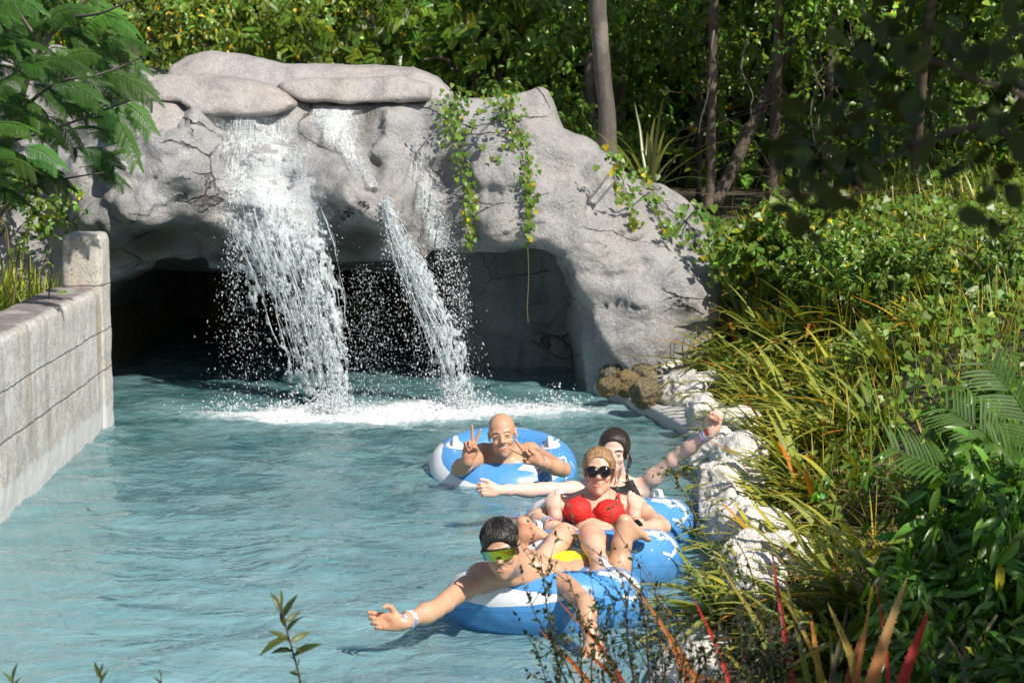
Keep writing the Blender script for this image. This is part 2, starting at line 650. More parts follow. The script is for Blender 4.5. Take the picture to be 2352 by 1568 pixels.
# ------------------------------------------------------------------ outline of the pool
EDGE = [W0(u, v)[:2] for u, v in [(1352, 893), (1430, 925), (1520, 965), (1590, 1012), (1612, 1080), (1620, 1160), (1645, 1230), (1690, 1330)]]
EDGE += [np.array(q) for q in [(0.86, 7.5), (0.62, 6.9), (0.45, 6.2), (0.25, 5.5), (-0.4, 5.15), (-1.6, 5.0), (-2.75, 4.95)]]
WALL_A, WALL_B = W0(0, 1200)[:2], W0(240, 985)[:2]
WDIR = unit(WALL_B - WALL_A)
POOL = [q for q in EDGE] + [np.array((-2.9, 5.5)), WALL_A, WALL_B, WALL_B + np.array((-0.3, 0.6)), np.array((-3.3, 19.2)), np.array((0.7, 19.2)), np.array((0.75, 14.4))]
POOL = np.array(POOL)


def sstep(a, b, x):
    t = np.clip((x - a) / (b - a), 0, 1)
    return t * t * (3 - 2 * t)


def ground_z(x, y):
    x = np.asarray(x, dtype=np.float32); y = np.asarray(y, dtype=np.float32)
    s = poly_sdf(x, y, POOL)
    P = np.stack([x, y, np.zeros_like(x)], -1)
    # right bank climbs away from the water
    zr = 0.03 + 0.52 * sstep(0.35, 1.5, s) + 0.5 * sstep(0.8, 3.2, s) + 0.25 * sstep(13.5, 17, y)
    zl = 0.45 + 0.25 * sstep(0.2, 1.5, s)
    zf = 0.03 + 0.42 * sstep(0.3, 2.2, s)
    wl = sstep(-1.5, -2.4, x)
    z = zr * (1 - wl) + zl * wl
    wf = sstep(7.0, 5.2, y)
    z = z * (1 - wf) + zf * wf
    wb = sstep(16, 19, y)
    z = z * (1 - wb) + 1.15 * wb
    z = z + 0.08 * fbm(P, 1.1, 3)
    return np.where(s < 0.13, -0.9, z)


def build_ground():
    xs = np.concatenate([np.linspace(-80, -7, 14), np.arange(-6.5, 6.51, 0.1), np.linspace(7, 80, 14)])
    ys = np.concatenate([np.linspace(-60, 1.5, 14), np.arange(2, 19.01, 0.1), np.linspace(20, 140, 16)])
    X, Y = np.meshgrid(xs, ys, indexing='ij')
    Z = ground_z(X, Y)
    V = np.stack([X, Y, Z], -1).reshape(-1, 3)
    n, m = X.shape
    i = np.arange(n * m).reshape(n, m)
    F = np.stack([i[:-1, :-1], i[1:, :-1], i[1:, 1:], i[:-1, 1:]], -1).reshape(-1, 4)
    tag(build('ground', V, F, M_SOIL), kind='structure')


build_ground()

# places where the falls strike the pool
FALL_A, FALL_B = W0(700, 945)[:2], W0(1030, 930)[:2]


def build_water():
    xs = np.arange(-3.6, 1.7, 0.022)
    ys = np.concatenate([np.arange(4.6, 14.2, 0.026), np.arange(14.2, 19.3, 0.1)])
    X, Y = np.meshgrid(xs, ys, indexing='ij')
    P = np.stack([X, Y, 0 * X], -1)
    rng = np.random.RandomState(3)
    Z = np.zeros_like(X)
    for k in range(26):
        lam = 0.16 * 1.09 ** k * rng.uniform(0.9, 1.1)
        th = rng.normal(-1.45, 0.75)
        kk = 2 * math.pi / lam
        ph = kk * (math.cos(th) * X + math.sin(th) * Y) + rng.uniform(0, 6.28)
        Z += 0.0042 * lam ** 0.75 * np.sin(ph + 1.3 * fbm(P + k, 0.9, 2))
    Z += 0.016 * fbm(P * np.array((1, 1.5, 1)), 1.7, 3)
    Z += 0.007 * fbm(P * np.array((1, 1.6, 1)), 6.0, 3)

    def blob(c, rx, ry): return np.exp(-(((X - c[0]) / rx) ** 2 + ((Y - c[1]) / ry) ** 2))
    f = 1.05 * blob(FALL_A + np.array((0.12, -0.12)), 0.62, 0.34) + 1.1 * blob(FALL_B + np.array((0.0, -0.15)), 0.6, 0.36)
    f += 0.75 * blob(FALL_B + np.array((0.65, -0.25)), 0.75, 0.22) + 0.5 * blob((FALL_A + FALL_B) / 2 + np.array((0, -0.45)), 1.0, 0.26)
    f += 0.4 * blob(FALL_A + np.array((-0.55, 0.0)), 0.5, 0.25)
    f = np.clip(f * 0.8, 0, 0.92)
    Z += f * (0.05 * np.abs(fbm(P, 5.0, 4)) + 0.02 * fbm(P, 13, 3))
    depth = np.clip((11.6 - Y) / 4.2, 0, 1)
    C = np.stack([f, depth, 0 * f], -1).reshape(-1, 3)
    V = np.stack([X, Y, Z], -1).reshape(-1, 3)
    n, m = X.shape
    i = np.arange(n * m).reshape(n, m)
    F = np.stack([i[:-1, :-1], i[1:, :-1], i[1:, 1:], i[:-1, 1:]], -1).reshape(-1, 4)
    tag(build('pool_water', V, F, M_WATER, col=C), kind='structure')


build_water()


def build_floor():
    t = NT('painted_pool_floor')
    p = t.pos()
    c = t.mix(t.ramp(t.noise(1.4, 5, 0.6, p), [(0.35, 0), (0.65, 1)]), (0.55, 0.74, 0.79), (0.72, 0.86, 0.88))
    c = t.mix(t.ramp(t.noise(5, 5, 0.65, p), [(0.5, 0), (0.7, 0.5)]), c, (0.34, 0.47, 0.48))
    m = t.done(t.bsdf(c, 0.8))
    b = np.array([(-3.6, 4.6), (1.7, 4.6), (1.7, 19.3), (-3.6, 19.3)])
    X, Y = np.meshgrid(np.linspace(-3.6, 1.7, 24), np.linspace(4.6, 19.3, 60), indexing='ij')
    P = np.stack([X, Y, -0.72 + .03 * fbm(np.stack([X, Y, 0 * X], -1), .7, 2)], -1)
    i = np.arange(X.size).reshape(X.shape)
    F = np.stack([i[:-1, :-1], i[1:, :-1], i[1:, 1:], i[:-1, 1:]], -1).reshape(-1, 4)
    tag(build('pool_floor', P.reshape(-1, 3), F, m), kind='structure')


build_floor()


# ------------------------------------------------------------------ rock grotto
RY = 13.8


def uvp(pts, Y=RY): return np.array([W(u, v, Y)[[0, 2]] for u, v in pts], dtype=np.float32)


def grotto():
    root = empty('rock_grotto', (-1.0, 13.8, 0), 'grey artificial rock grotto with a low dark cave mouth behind the falls', 'rock grotto')
    f = Field((-4.5, 12.7, -0.5), (1.85, 19.4, 2.75), 0.026)
    X = f.ax[0][:, None]; Z = f.ax[2][None, :]
    outline = uvp([(-160, 1000), (-160, 120), (0, 100), (60, 112), (150, 150), (230, 178), (330, 190), (440, 205), (560, 215), (690, 232), (800, 236), (1000, 228),
                   (1050, 220), (1130, 226), (1245, 214), (1278, 262), (1296, 302), (1345, 322), (1398, 352), (1422, 398), (1470, 432),
                   (1530, 446), (1588, 470), (1622, 500), (1650, 560), (1662, 700), (1680, 1000)])
    P2 = poly_sdf(X + 0 * Z, Z + 0 * X, outline)
    ctl = [(-150, 300, .5), (0, 150, .5), (120, 300, .35), (60, 500, .3), (200, 230, .35), (300, 250, .2), (390, 260, .15), (200, 400, .05), (290, 400, -.22), (400, 330, -.2), (440, 300, -.14),
           (445, 400, -.34), (350, 470, -.32), (250, 520, -.2), (470, 470, -.22), (260, 600, .12), (340, 560, .1), (420, 575, .12), (480, 590, .05), (240, 700, .25),
           (500, 285, .10), (560, 290, .10), (650, 290, .12), (540, 380, .06), (640, 400, .04), (520, 470, -.08), (620, 480, -.2), (700, 450, -.12), (620, 560, -.18), (680, 600, -.05),
           (720, 320, .02), (780, 400, -.14), (820, 430, -.34), (862, 462, -.52), (880, 490, -.38), (800, 500, -.22), (760, 520, -.1), (840, 560, -.02), (800, 590, .06), (880, 590, .08),
           (720, 250, .22), (800, 255, .24), (820, 330, .16), (860, 380, .12), (900, 290, .16), (900, 420, .12), (960, 300, .28), (1000, 400, .22), (960, 480, .16), (1000, 560, .1), (930, 560, .14),
           (1050, 260, .2), (1100, 240, .25), (1120, 330, .08), (1200, 300, .1), (1240, 240, .25), (1090, 450, .0), (1180, 430, -.04), (1150, 520, -.1), (1060, 560, .0), (1240, 530, -.1),
           (1290, 360, .12), (1350, 350, .25), (1300, 480, -.06), (1380, 440, .1), (1440, 450, .2), (1440, 530, -.02), (1380, 580, -.12), (1480, 600, .0), (1460, 635, .02), (1520, 500, .2),
           (1350, 660, -.14), (1460, 668, -.26), (1560, 660, -.16), (1400, 760, -.2), (1500, 780, -.2), (1420, 860, -.2), (1580, 560, .15), (1620, 620, .1), (1600, 800, 0), (1340, 860, -.05), (1320, 700, .0)]
    cu = uvp([c[:2] for c in ctl]); cd = np.array([c[2] for c in ctl], dtype=np.float32)
    num = np.zeros(P2.shape, np.float32); den = np.full(P2.shape, 1e-6, np.float32)
    for (a, b), d in zip(cu, cd):
        w = 1.0 / (((X - a) ** 2 + (Z - b) ** 2) + 0.012) ** 2
        num += w * d; den += w
    Yf = RY + 1.45 * num / den
    # rock ledge lumps and folds carried by noise in the face itself
    PP = np.stack(np.broadcast_arrays(X, 0 * X, Z), -1)
    Yf = Yf + 0.09 * fbm(PP, 1.5, 3) + 0.05 * np.abs(fbm(PP * np.array((1, 1, 1.8)) + 9, 2.6, 3))
    gx, gz = np.gradient(Yf, f.h)
    sl = np.sqrt(1 + np.minimum(gx ** 2 + gz ** 2, 2.0))
    Yg = f.ax[1][None, :, None]
    D = smax(P2[:, None, :], (Yf[:, None, :] - Yg) / sl[:, None, :], 0.22)
    f.D = smax(D, Yg - 19.1, 0.2).astype(np.float32)
    mouth = uvp([(150, 1010), (205, 760), (238, 668), (268, 628), (312, 612), (380, 604), (470, 610), (530, 622), (620, 628), (700, 604), (780, 598), (850, 596), (905, 592), (985, 590), (1050, 584),
                 (1100, 572), (1180, 565), (1248, 567), (1288, 588), (1308, 625), (1322, 690), (1330, 780), (1338, 1010)])
    back = mouth.copy()
    rt = uvp([(1078, 700)])[0, 0]
    back[:, 0] = np.minimum(back[:, 0], rt - 0.1 * (back[:, 1] > 0.6))
    back[:, 0] -= 0.15
    back[:, 1] = np.minimum(back[:, 1], 0.78)
    m1 = poly_sdf(X + 0 * Z, Z + 0 * X, mouth)
    m2 = poly_sdf(X + 0 * Z, Z + 0 * X, back)
    d1 = smax(m1[:, None, :], Yg - 15.15, 0.3)
    d2 = smax(m2[:, None, :], Yg - 18.8, 0.3)
    f.D = smax(f.D, -d1, 0.10)
    f.D = smax(f.D, -d2, 0.16).astype(np.float32)
    # cracks cut into the face
    jf = lambda u, v: np.interp(0, [0], [0])
    def surf(u, v):
        a, b = uvp([(u, v)])[0]
        i = int(np.clip((a - f.lo[0]) / f.h, 0, f.n[0] - 1)); k = int(np.clip((b - f.lo[2]) / f.h, 0, f.n[2] - 1))
        col = f.D[i, :, k] < 0
        j = int(np.argmax(col)) if col.any() else 0
        return np.array((a, f.ax[1][j], b))
    cracks = [[(1140, 450), (1175, 436), (1212, 424)], [(1300, 440), (1345, 422), (1385, 404)], [(1160, 515), (1200, 500), (1245, 480)], [(1150, 540), (1200, 528), (1250, 510)],
              [(1352, 568), (1400, 548), (1435, 532)], [(1440, 560), (1490, 545)], [(330, 300), (370, 288), (420, 292)], [(250, 500), (330, 488), (400, 470), (455, 440)], [(420, 270), (440, 300), (436, 340)],
              [(520, 480), (560, 500)], [(780, 500), (830, 470), (872, 452)], [(1380, 700), (1430, 690), (1480, 700)], [(300, 400), (340, 410), (380, 404)], [(900, 330), (950, 340), (1000, 336)]]
    for cr in cracks:
        q = spline([(u, v, 0) for u, v in cr], 16)
        pts = np.array([surf(u + 3 * math.sin(k * 1.9), v + 3 * math.sin(k * 2.7)) for k, (u, v, _) in enumerate(q)])
        f.chain(pts + np.array((0, .004, 0)), [0.004] + list(.013 + .004 * np.sin(np.arange(14) * 1.7)) + [0.004], 0.012, 'cut')
    global GROT
    GROT = f
    V, F = f.mesh()
    N = normals(V, F)
    dsp = 0.022 * fbm(V, 2.2, 4) + 0.012 * fbm(V + 5, 7.5, 4)
    rid = 1 - np.abs(fbm(V * np.array((1, 1, 2.2)) + 3, 3.0, 3))
    rr = np.random.RandomState(12)
    seeds = np.stack([rr.uniform(-4.3, 1.7, 190), rr.uniform(13.0, 14.8, 190), rr.uniform(0, 2.6, 190)], 1).astype(np.float32)
    tilt = rr.normal(0, .065, (190, 3)).astype(np.float32)
    off = rr.normal(0, .010, 190).astype(np.float32)
    Vw = V + .10 * np.stack([fbm(V, 2.5, 3), fbm(V + 4, 2.5, 3), fbm(V + 8, 2.5, 3)], -1)
    num = np.zeros(len(V), np.float32); den = np.full(len(V), 1e-9, np.float32)
    d2 = np.stack([((Vw - q) ** 2 * np.array((1, 1, 1.6))).sum(1) for q in seeds], 1)
    dmin = d2.min(1)
    for k in range(190):
        w = np.exp(-np.minimum((d2[:, k] - dmin) / .010, 50))
        num += w * (((Vw - seeds[k]) * tilt[k]).sum(1) + off[k]); den += w
    dsp = dsp + np.clip(num / den, -.07, .07) * np.clip((15.6 - V[:, 1]) / .8, .3, 1)
    V = V + N * (dsp + 0.016 * (rid - 0.8))[:, None]
    st = np.zeros(len(V), np.float32)  # wet algae under the falls; on the undersides it also paints in shade
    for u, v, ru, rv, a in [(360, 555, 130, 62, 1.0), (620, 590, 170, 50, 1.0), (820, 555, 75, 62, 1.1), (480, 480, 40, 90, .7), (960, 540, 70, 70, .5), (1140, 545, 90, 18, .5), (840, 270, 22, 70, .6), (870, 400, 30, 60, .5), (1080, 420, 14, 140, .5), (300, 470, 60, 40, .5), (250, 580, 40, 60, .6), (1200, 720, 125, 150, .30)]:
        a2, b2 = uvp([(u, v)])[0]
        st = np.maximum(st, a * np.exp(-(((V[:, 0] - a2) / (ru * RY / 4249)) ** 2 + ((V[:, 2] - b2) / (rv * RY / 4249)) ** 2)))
    inner = np.clip((V[:, 1] - 14.35) / .35, 0, 1) * (V[:, 2] < 1.35)  # cave interior coloured dark to stand in for its shade
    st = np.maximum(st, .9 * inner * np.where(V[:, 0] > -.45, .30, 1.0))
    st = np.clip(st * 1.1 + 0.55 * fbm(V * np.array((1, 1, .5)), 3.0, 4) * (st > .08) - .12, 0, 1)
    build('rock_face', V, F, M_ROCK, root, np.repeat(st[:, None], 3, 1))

    def slab(pts, Y, half, k, lean, name='ledge_slab', mat=M_SLAB, seed=0):
        q = uvp(pts, Y)
        lo, hi = q.min(0), q.max(0)
        g = Field((lo[0] - .15, Y - half - .3, lo[1] - .15), (hi[0] + .15, Y + half + .3, hi[1] + .15), 0.02)
        X = g.ax[0][:, None]; Z = g.ax[2][None, :]; Yg = g.ax[1][None, :, None]
        P2 = poly_sdf(X + 0 * Z, Z + 0 * X, q)
        PP = np.stack(np.broadcast_arrays(X, 0 * X, Z), -1)
        Yc = Y + lean * (Z - lo[1]) + 0.10 * fbm(PP + seed, 1.7, 3)
        g.D = smax(P2[:, None, :], np.abs(Yg - Yc[:, None, :]) - half, k).astype(np.float32)
        V, F = g.mesh()
        N = normals(V, F)
        V = V + N * (0.034 * fbm(V * np.array((1, 1, 1.8)) + seed, 1.9, 4) + 0.022 * np.abs(fbm(V * np.array((1, 1, 3)) + seed, 3, 3)))[:, None]
        build(name, V, F, mat, root)
    slab([(385, 190), (392, 150), (430, 128), (480, 118), (560, 128), (650, 146), (760, 150), (860, 150), (950, 158), (1005, 182), (1038, 214), (1030, 246), (930, 240), (700, 240), (520, 238)],
         14.72, 0.46, 0.13, 0.9, seed=1)
    slab([(640, 192), (700, 186), (820, 178), (920, 176), (985, 196), (990, 226), (930, 234), (800, 236), (700, 234), (655, 214)], 14.38, 0.32, 0.09, 0.8, seed=4)
    slab([(265, 200), (310, 176), (400, 168), (470, 170), (560, 182), (625, 196), (668, 226), (684, 240), (640, 262), (560, 266), (470, 262), (420, 236), (330, 236)], 14.10, 0.32, 0.10, 0.9, seed=8)
    slab([(240, 250), (330, 215), (400, 222), (440, 250), (462, 300), (455, 350), (420, 330), (330, 330), (260, 330)], 13.88, 0.25, 0.2, 0.7, seed=12)
    return root


grotto()


# ------------------------------------------------------------------ block wall on the left with its end pillar
def block_wall():
    root = empty('block_wall', (WALL_A[0], WALL_A[1], 0), 'low curved wall of cast blocks along the left side of the pool', 'wall')
    side = np.array((-WDIR[1], WDIR[0])) if WDIR[0] * 0 - WDIR[1] < 0 else np.array((WDIR[1], -WDIR[0]))
    if side[0] > 0: side = -side
    A, B = WALL_A - WDIR * 4.6, WALL_B
    L = np.linalg.norm(B - A)
    th = 0.34

    def course(z0, z1, s0, s1, seed, inset=0.0, top=False, th=0.34):
        g = Field((A[0] - .9, A[1] - .2, z0 - .05), (B[0] + .7, B[1] + .3, z1 + .05), 0.026)
        c2 = A + WDIR * (s0 + s1) / 2 + side * (th / 2 + inset)
        M = np.array([[WDIR[0], WDIR[1], 0], [side[0], side[1], 0], [0, 0, 1]])
        g.box((c2[0], c2[1], (z0 + z1) / 2), ((s1 - s0) / 2, th / 2, (z1 - z0) / 2), M, 0.05 if top else 0.022, 0)
        V, F = g.mesh()
        N = normals(V, F)
        return V + N * (0.012 * fbm(V + seed, 3.0, 4) + 0.007 * fbm(V + seed, 11, 3))[:, None], F
    b = Bag()
    V, F = course(-.95, .95, 0, L + 0.02, 3.1, 0.0, True)
    b.add(V, F)
    b.build('wall_body', M_WALL, root)
    pil = empty('end_pillar', (B[0], B[1], 0), 'square cast block pillar at the end of the low left wall', 'pillar')
    b = Bag()
    V, F = course(-.95, 1.30, L + 0.0, L + 0.32, 20, -0.012, True, 0.27)
    b.add(V, F)
    b.build('pillar_block', M_WALL, pil)


block_wall()


# ------------------------------------------------------------------ limestone rocks and the stone curb on the right
_ico = {}


def ico(level):
    if level not in _ico:
        import bmesh
        bm = bmesh.new()
        bmesh.ops.create_icosphere(bm, subdivisions=level, radius=1)
        V = np.array([v.co[:] for v in bm.verts], dtype=np.float32)
        F = np.array([[v.index for v in f.verts] for f in bm.faces])
        bm.free()
        _ico[level] = (V, F)
    return _ico[level]


def boulder(c, r, seed, mat, label, name='limestone_rock'):
    V, F = ico(5)
    rng = np.random.RandomState(seed)
    q = V + seed * 3.7
    # flatten facets with a few random planes, then pit the surface
    rad = np.ones(len(V), np.float32)
    for k in range(9):
        n = unit(rng.normal(size=3)); d = rng.uniform(0.62, 0.95)
        dot = V @ n
        rad = np.where(dot > 0.05, np.minimum(rad, d / np.maximum(dot, 0.05)), rad)
    rad = rad * (1 + 0.22 * fbm(q, 1.6, 3)) - 0.15 * np.abs(fbm(q, 3.2, 4)) - 0.17 * np.maximum(fbm(q + 8, 6.0, 3) - 0.10, 0) + 0.06 * fbm(q, 15, 3)
    P = V * rad[:, None] * np.array(r)
    a = rng.uniform(0, 6.28)
    M = np.array(Matrix.Rotation(a, 3, 'Z') @ Matrix.Rotation(rng.normal(0, .3), 3, 'X'))
    P = P @ M.T + np.array(c)
    o = empty(name, c, label, 'rock', 'pale limestone rocks edging the right bank')
    build('stone', P, F, mat, o)
    return o


ROCKS = [(1388, 826, 0, (.10, .10, .09), 1, 'small ochre stained rock at the foot of the grotto, highest of the brown ones'),
         (1402, 858, 0, (.11, .10, .10), 1, 'brown pitted rock touching the foot of the grotto, under the ochre one'),
         (1398, 886, 0, (.09, .09, .08), 1, 'small dark rock just above the water at the foot of the grotto'),
         (1438, 842, 0, (.11, .10, .09), 1, 'tan rock behind the weedy ones near the grotto'),
         (1440, 880, 0, (.11, .11, .10), 1, 'mossy brown rock between the grotto foot and the white rocks'),
         (1478, 864, 0, (.11, .10, .10), 1, 'grey brown rock just left of the bright white one by the grotto'),
         (1482, 905, 0, (.12, .11, .12), 1, 'dark weedy rock low on the curb left of the biggest pale block'),
         (1515, 850, 13.3, (.17, .16, .13), 0, 'bright white rock just left of and above the big pale block'),
         (1578, 905, 12.75, (.25, .19, .17), 0, 'largest pale blocky rock resting on the stone curb'),
         (1640, 893, 12.8, (.17, .15, .12), 0, 'pale rock half under leaves above the largest block'),
         (1625, 950, 12.25, (.13, .13, .13), 0, 'small pale rock with a shaded hollow right of the largest block'),
         (1660, 985, 12.0, (.17, .16, .16), 0, 'white rock just behind the raised fist with wristbands'),
         (1700, 985, 12.1, (.16, .15, .13), 0, 'white rock right of the raised fist under spiky leaves'),
         (1648, 1045, 11.4, (.15, .16, .15), 0, 'white pitted rock under the wristbands of the raised arm'),
         (1705, 1055, 11.4, (.18, .17, .14), 0, 'white rock inland of the wristbands, crossed by yellow leaf blades'),
         (1655, 1112, 10.7, (.12, .13, .13), 0, 'small craggy white rock overhanging the water right of the raised elbow'),
         (1712, 1115, 10.8, (.17, .15, .12), 0, 'flat topped white rock behind the craggy overhang'),
         (1660, 1165, 10.25, (.14, .13, .13), 0, 'white rock level with the black swimsuit, at the water'),
         (1695, 1210, 9.75, (.15, .14, .13), 0, 'pitted grey white rock right of the hindmost tube handle'),
         (1750, 1225, 9.7, (.18, .16, .14), 0, 'large rounded white rock right of the row of three tubes'),
         (1722, 1270, 9.2, (.15, .14, .14), 0, 'white rock at the water right of the middle blue tube'),
         (1788, 1282, 9.2, (.17, .15, .12), 0, 'white rock among dry stems beside the large rounded one'),
         (1735, 1330, 8.75, (.15, .14, .13), 0, 'low white rock half screened by thin twigs'),
         (1745, 1392, 8.2, (.15, .14, .14), 0, 'shaded white rock behind the dark twiggy bush'),
         (1600, 1525, 7.2, (.16, .14, .11), 0, 'pale rock at the lower edge among red bladed leaves')]


def right_bank():
    for i, (u, v, Y, r, k, lab) in enumerate(ROCKS):
        c = W0(u, v, (0.17, 0.15, 0.16, 0.13, 0.16)[i % 5])
        boulder(c, np.array(r) * (1.0 if i < 7 else 1.12 if i < 19 else .95 if i < len(ROCKS) - 1 else .7), i + 2, M_LIMEBROWN if k else M_LIME, lab)
    # curb: a low concrete step that follows the water
    E = spline([np.array((*e, 0.0)) for e in EDGE], 120)
    T = np.gradient(E, axis=0)
    out = np.stack([-T[:, 1], T[:, 0], 0 * T[:, 0]], 1)
    out /= np.linalg.norm(out, axis=1)[:, None]
    # outward from the pool
    test = E + out * 0.1
    if (poly_sdf(test[:, 0], test[:, 1], POOL) < 0).mean() > 0.5: out = -out
    prof = [(-0.03, -0.9), (-0.03, 0.02), (-0.03, 0.055), (-0.015, 0.07), (0.08, 0.075), (0.19, 0.08), (0.21, -0.9)]
    V = np.stack([E + out * a + np.array((0, 0, z)) for a, z in prof], 1)
    n, m = V.shape[:2]
    V = V.reshape(-1, 3)
    V = V + 0.014 * np.stack([fbm(V, 4, 3), fbm(V + 7, 4, 3), 0.6 * fbm(V + 13, 4, 3)], -1)
    i = np.arange(n * m).reshape(n, m)
    F = np.stack([i[:-1, :-1], i[1:, :-1], i[1:, 1:], i[:-1, 1:]], -1).reshape(-1, 4)
    o = build('stone_curb', V, F, M_WALL)
    tag(o, 'low stone curb under the limestone rocks at the right water edge', 'curb')


right_bank()
print('setting', time.time() - T0)
# ------------------------------------------------------------------ foliage
def leaf_material(name, base, trans=0.35, rough=0.38, spec=0.5):
    t = NT(name)
    tint = t.attr()
    c = t.mix(1.0, base, tint, 'MULTIPLY')
    p = t.pos()
    c = t.mix(t.ramp(t.noise(30, 2, 0.5, p), [(0.3, 0.0), (0.7, 0.35)]), c, t.mix(1.0, c, (1.3, 1.2, 0.6), 'MULTIPLY'))
    b = t.bsdf(c, rough, **{'Specular IOR Level': spec})
    tr = t.node('ShaderNodeBsdfTranslucent', {'Color': t.mix(1.0, c, (1.35, 1.5, 0.5), 'MULTIPLY')})
    m = t.node('ShaderNodeMixShader', {0: trans, 1: b, 2: tr.outputs[0]})
    return t.done(m.outputs[0])


def bark_material(name, a, b, sc=14):
    t = NT(name)
    p = t.pos((1, 1, 0.35))
    n = t.noise(sc, 6, 0.7, p, 0.3)
    c = t.mix(t.ramp(n, [(0.3, 0), (0.65, 1)]), a, b)
    c = t.mix(t.ramp(t.noise(3.5, 4, 0.6, t.pos()), [(0.5, 0), (0.62, 0.7)]), c, [x * 1.7 for x in b])
    return t.done(t.bsdf(c, 0.85, Normal=t.bump(n, 0.7, 0.02)))


M_LEAF = leaf_material('jungle_leaf', (0.115, 0.195, 0.026), 0.32, 0.32)
M_LEAF_OLIVE = leaf_material('olive_leaf', (0.125, 0.195, 0.028), 0.32, 0.36)
M_FEATHER = leaf_material('feathery_leaf', (0.042, 0.108, 0.019), 0.26, 0.5, 0.3)
M_VINE = leaf_material('vine_leaf', (0.13, 0.215, 0.032), 0.34, 0.4)
M_BLADE = leaf_material('blade_leaf', (0.215, 0.235, 0.07), 0.18, 0.33)
M_REDBLADE = leaf_material('red_blade_leaf', (1.0, 1.0, 1.0), 0.25, 0.55, 0.25)
M_LANCE = leaf_material('lance_leaf', (0.085, 0.185, 0.022), 0.33, 0.33)
M_PALM = leaf_material('palm_leaf', (0.055, 0.12, 0.02), 0.25, 0.5, 0.25)
M_TWIG_LEAF = leaf_material('small_dark_leaf', (0.04, 0.062, 0.02), 0.25, 0.45)
M_GRASS = leaf_material('grass_blade', (0.23, 0.26, 0.055), 0.35, 0.45)
M_DRY = leaf_material('dry_stem', (0.30, 0.24, 0.13), 0.15, 0.7, 0.2)
M_BIGLEAF = leaf_material('thick_dark_leaf', (0.048, 0.068, 0.022), 0.16, 0.55, 0.12)
M_BARK = bark_material('grey_bark', (0.055, 0.046, 0.04), (0.14, 0.122, 0.105))
M_BARK2 = bark_material('brown_bark', (0.04, 0.03, 0.022), (0.10, 0.078, 0.058))
M_STEM = bark_material('green_brown_stem', (0.09, 0.075, 0.03), (0.15, 0.13, 0.06))
M_DARKSTEM = bark_material('dark_stem', (0.035, 0.025, 0.02), (0.075, 0.05, 0.04))

# leaf outlines: unit length along y, face up +z
def tpl(rows, curl=0.0, fold=0.0):
    """rows of (y, half width); returns vertices and quads with a midrib fold and a droop"""
    V, F = [], []
    for y, w in rows:
        z = -curl * y * y
        V += [(-w, y, z + fold * w), (0, y, z), (w, y, z + fold * w)]
    for i in range(len(rows) - 1):
        a = i * 3
        F += [(a, a + 1, a + 4, a + 3), (a + 1, a + 2, a + 5, a + 4)]
    return np.array(V, dtype=np.float32), np.array(F)


OVATE = tpl([(0, .02), (.18, .20), (.45, .27), (.75, .17), (1, .0)], 0.25, 0.35)
OVATE_S = tpl([(0, .03), (.4, .26), (1, .0)], 0.2, 0.35)
LANCE = tpl([(0, .02), (.25, .13), (.55, .14), (.8, .08), (1, 0)], 0.45, 0.4)
HEART = (np.array([(0, 0.0, 0), (-.30, -.16, .03), (-.50, .08, .05), (-.40, .45, .02), (0, 1.0, -.16), (.40, .45, .02), (.50, .08, .05), (.30, -.16, .03), (0, .45, -.06)], dtype=np.float32),
         np.array([(0, 8, 2, 1), (8, 4, 3, 2), (8, 6, 5, 4), (0, 7, 6, 8)]))


def _pinna(n=13):
    """a feather leaf segment: a midrib with rows of narrow leaflets"""
    V, F = [], []
    for k in range(n):
        y = 0.08 + 0.92 * k / n
        l = 0.165 * (1 - 0.5 * (k / n) ** 3)
        for s in (-1, 1):
            b = len(V)
            z = -0.25 * y * y
            V += [(0, y, z), (s * l, y + 0.055, z - .03), (s * l * 1.02, y + 0.082, z - .03), (0, y + 0.060, z)]
            F.append((b, b + 1, b + 2, b + 3) if s > 0 else (b + 3, b + 2, b + 1, b))
    b = len(V)
    V += [(-.012, 0, 0), (.012, 0, 0), (.006, 1, -.25), (-.006, 1, -.25)]
    F.append((b, b + 1, b + 2, b + 3))
    return np.array(V, dtype=np.float32), np.array(F)


PINNA = _pinna()


def _feather(n=9):
    """a whole pinnate leaf of a forest tree, leaflets ovate"""
    V, F = [], []
    for k in range(n):
        y = 0.15 + 0.85 * k / n
        for s in (-1, 1):
            b = len(V); z = -0.35 * y * y; l = 0.34 * (1 - .4 * (k / n) ** 2)
            V += [(0, y, z), (s * l * .5, y - .03, z + .02), (s * l, y + .07, z - .06), (s * l * .5, y + .10, z + .02)]
            F.append((b, b + 1, b + 2, b + 3) if s > 0 else (b + 3, b + 2, b + 1, b))
    return np.array(V, dtype=np.float32), np.array(F)


FEATHER = _feather()


def scatter(bag, tplt, P, D, U, S, col):
    """leaf copies at P along D with face direction U"""
    V, F = tplt
    P = np.asarray(P, dtype=np.float32); n = len(P)
    if n == 0: return
    D = D / np.maximum(np.linalg.norm(D, axis=1), 1e-6)[:, None]
    X = np.cross(D, U); X /= np.maximum(np.linalg.norm(X, axis=1), 1e-6)[:, None]
    Z = np.cross(X, D)
    S = np.broadcast_to(np.asarray(S, dtype=np.float32), n)
    W_ = (V[None, :, 0, None] * X[:, None] + V[None, :, 1, None] * D[:, None] + V[None, :, 2, None] * Z[:, None]) * S[:, None, None] + P[:, None]
    k = len(V)
    FF = (F[None] + (np.arange(n) * k)[:, None, None]).reshape(-1, F.shape[1])
    C = np.repeat(np.asarray(col, dtype=np.float32), k, axis=0)
    bag.add(W_.reshape(-1, 3), FF, C)


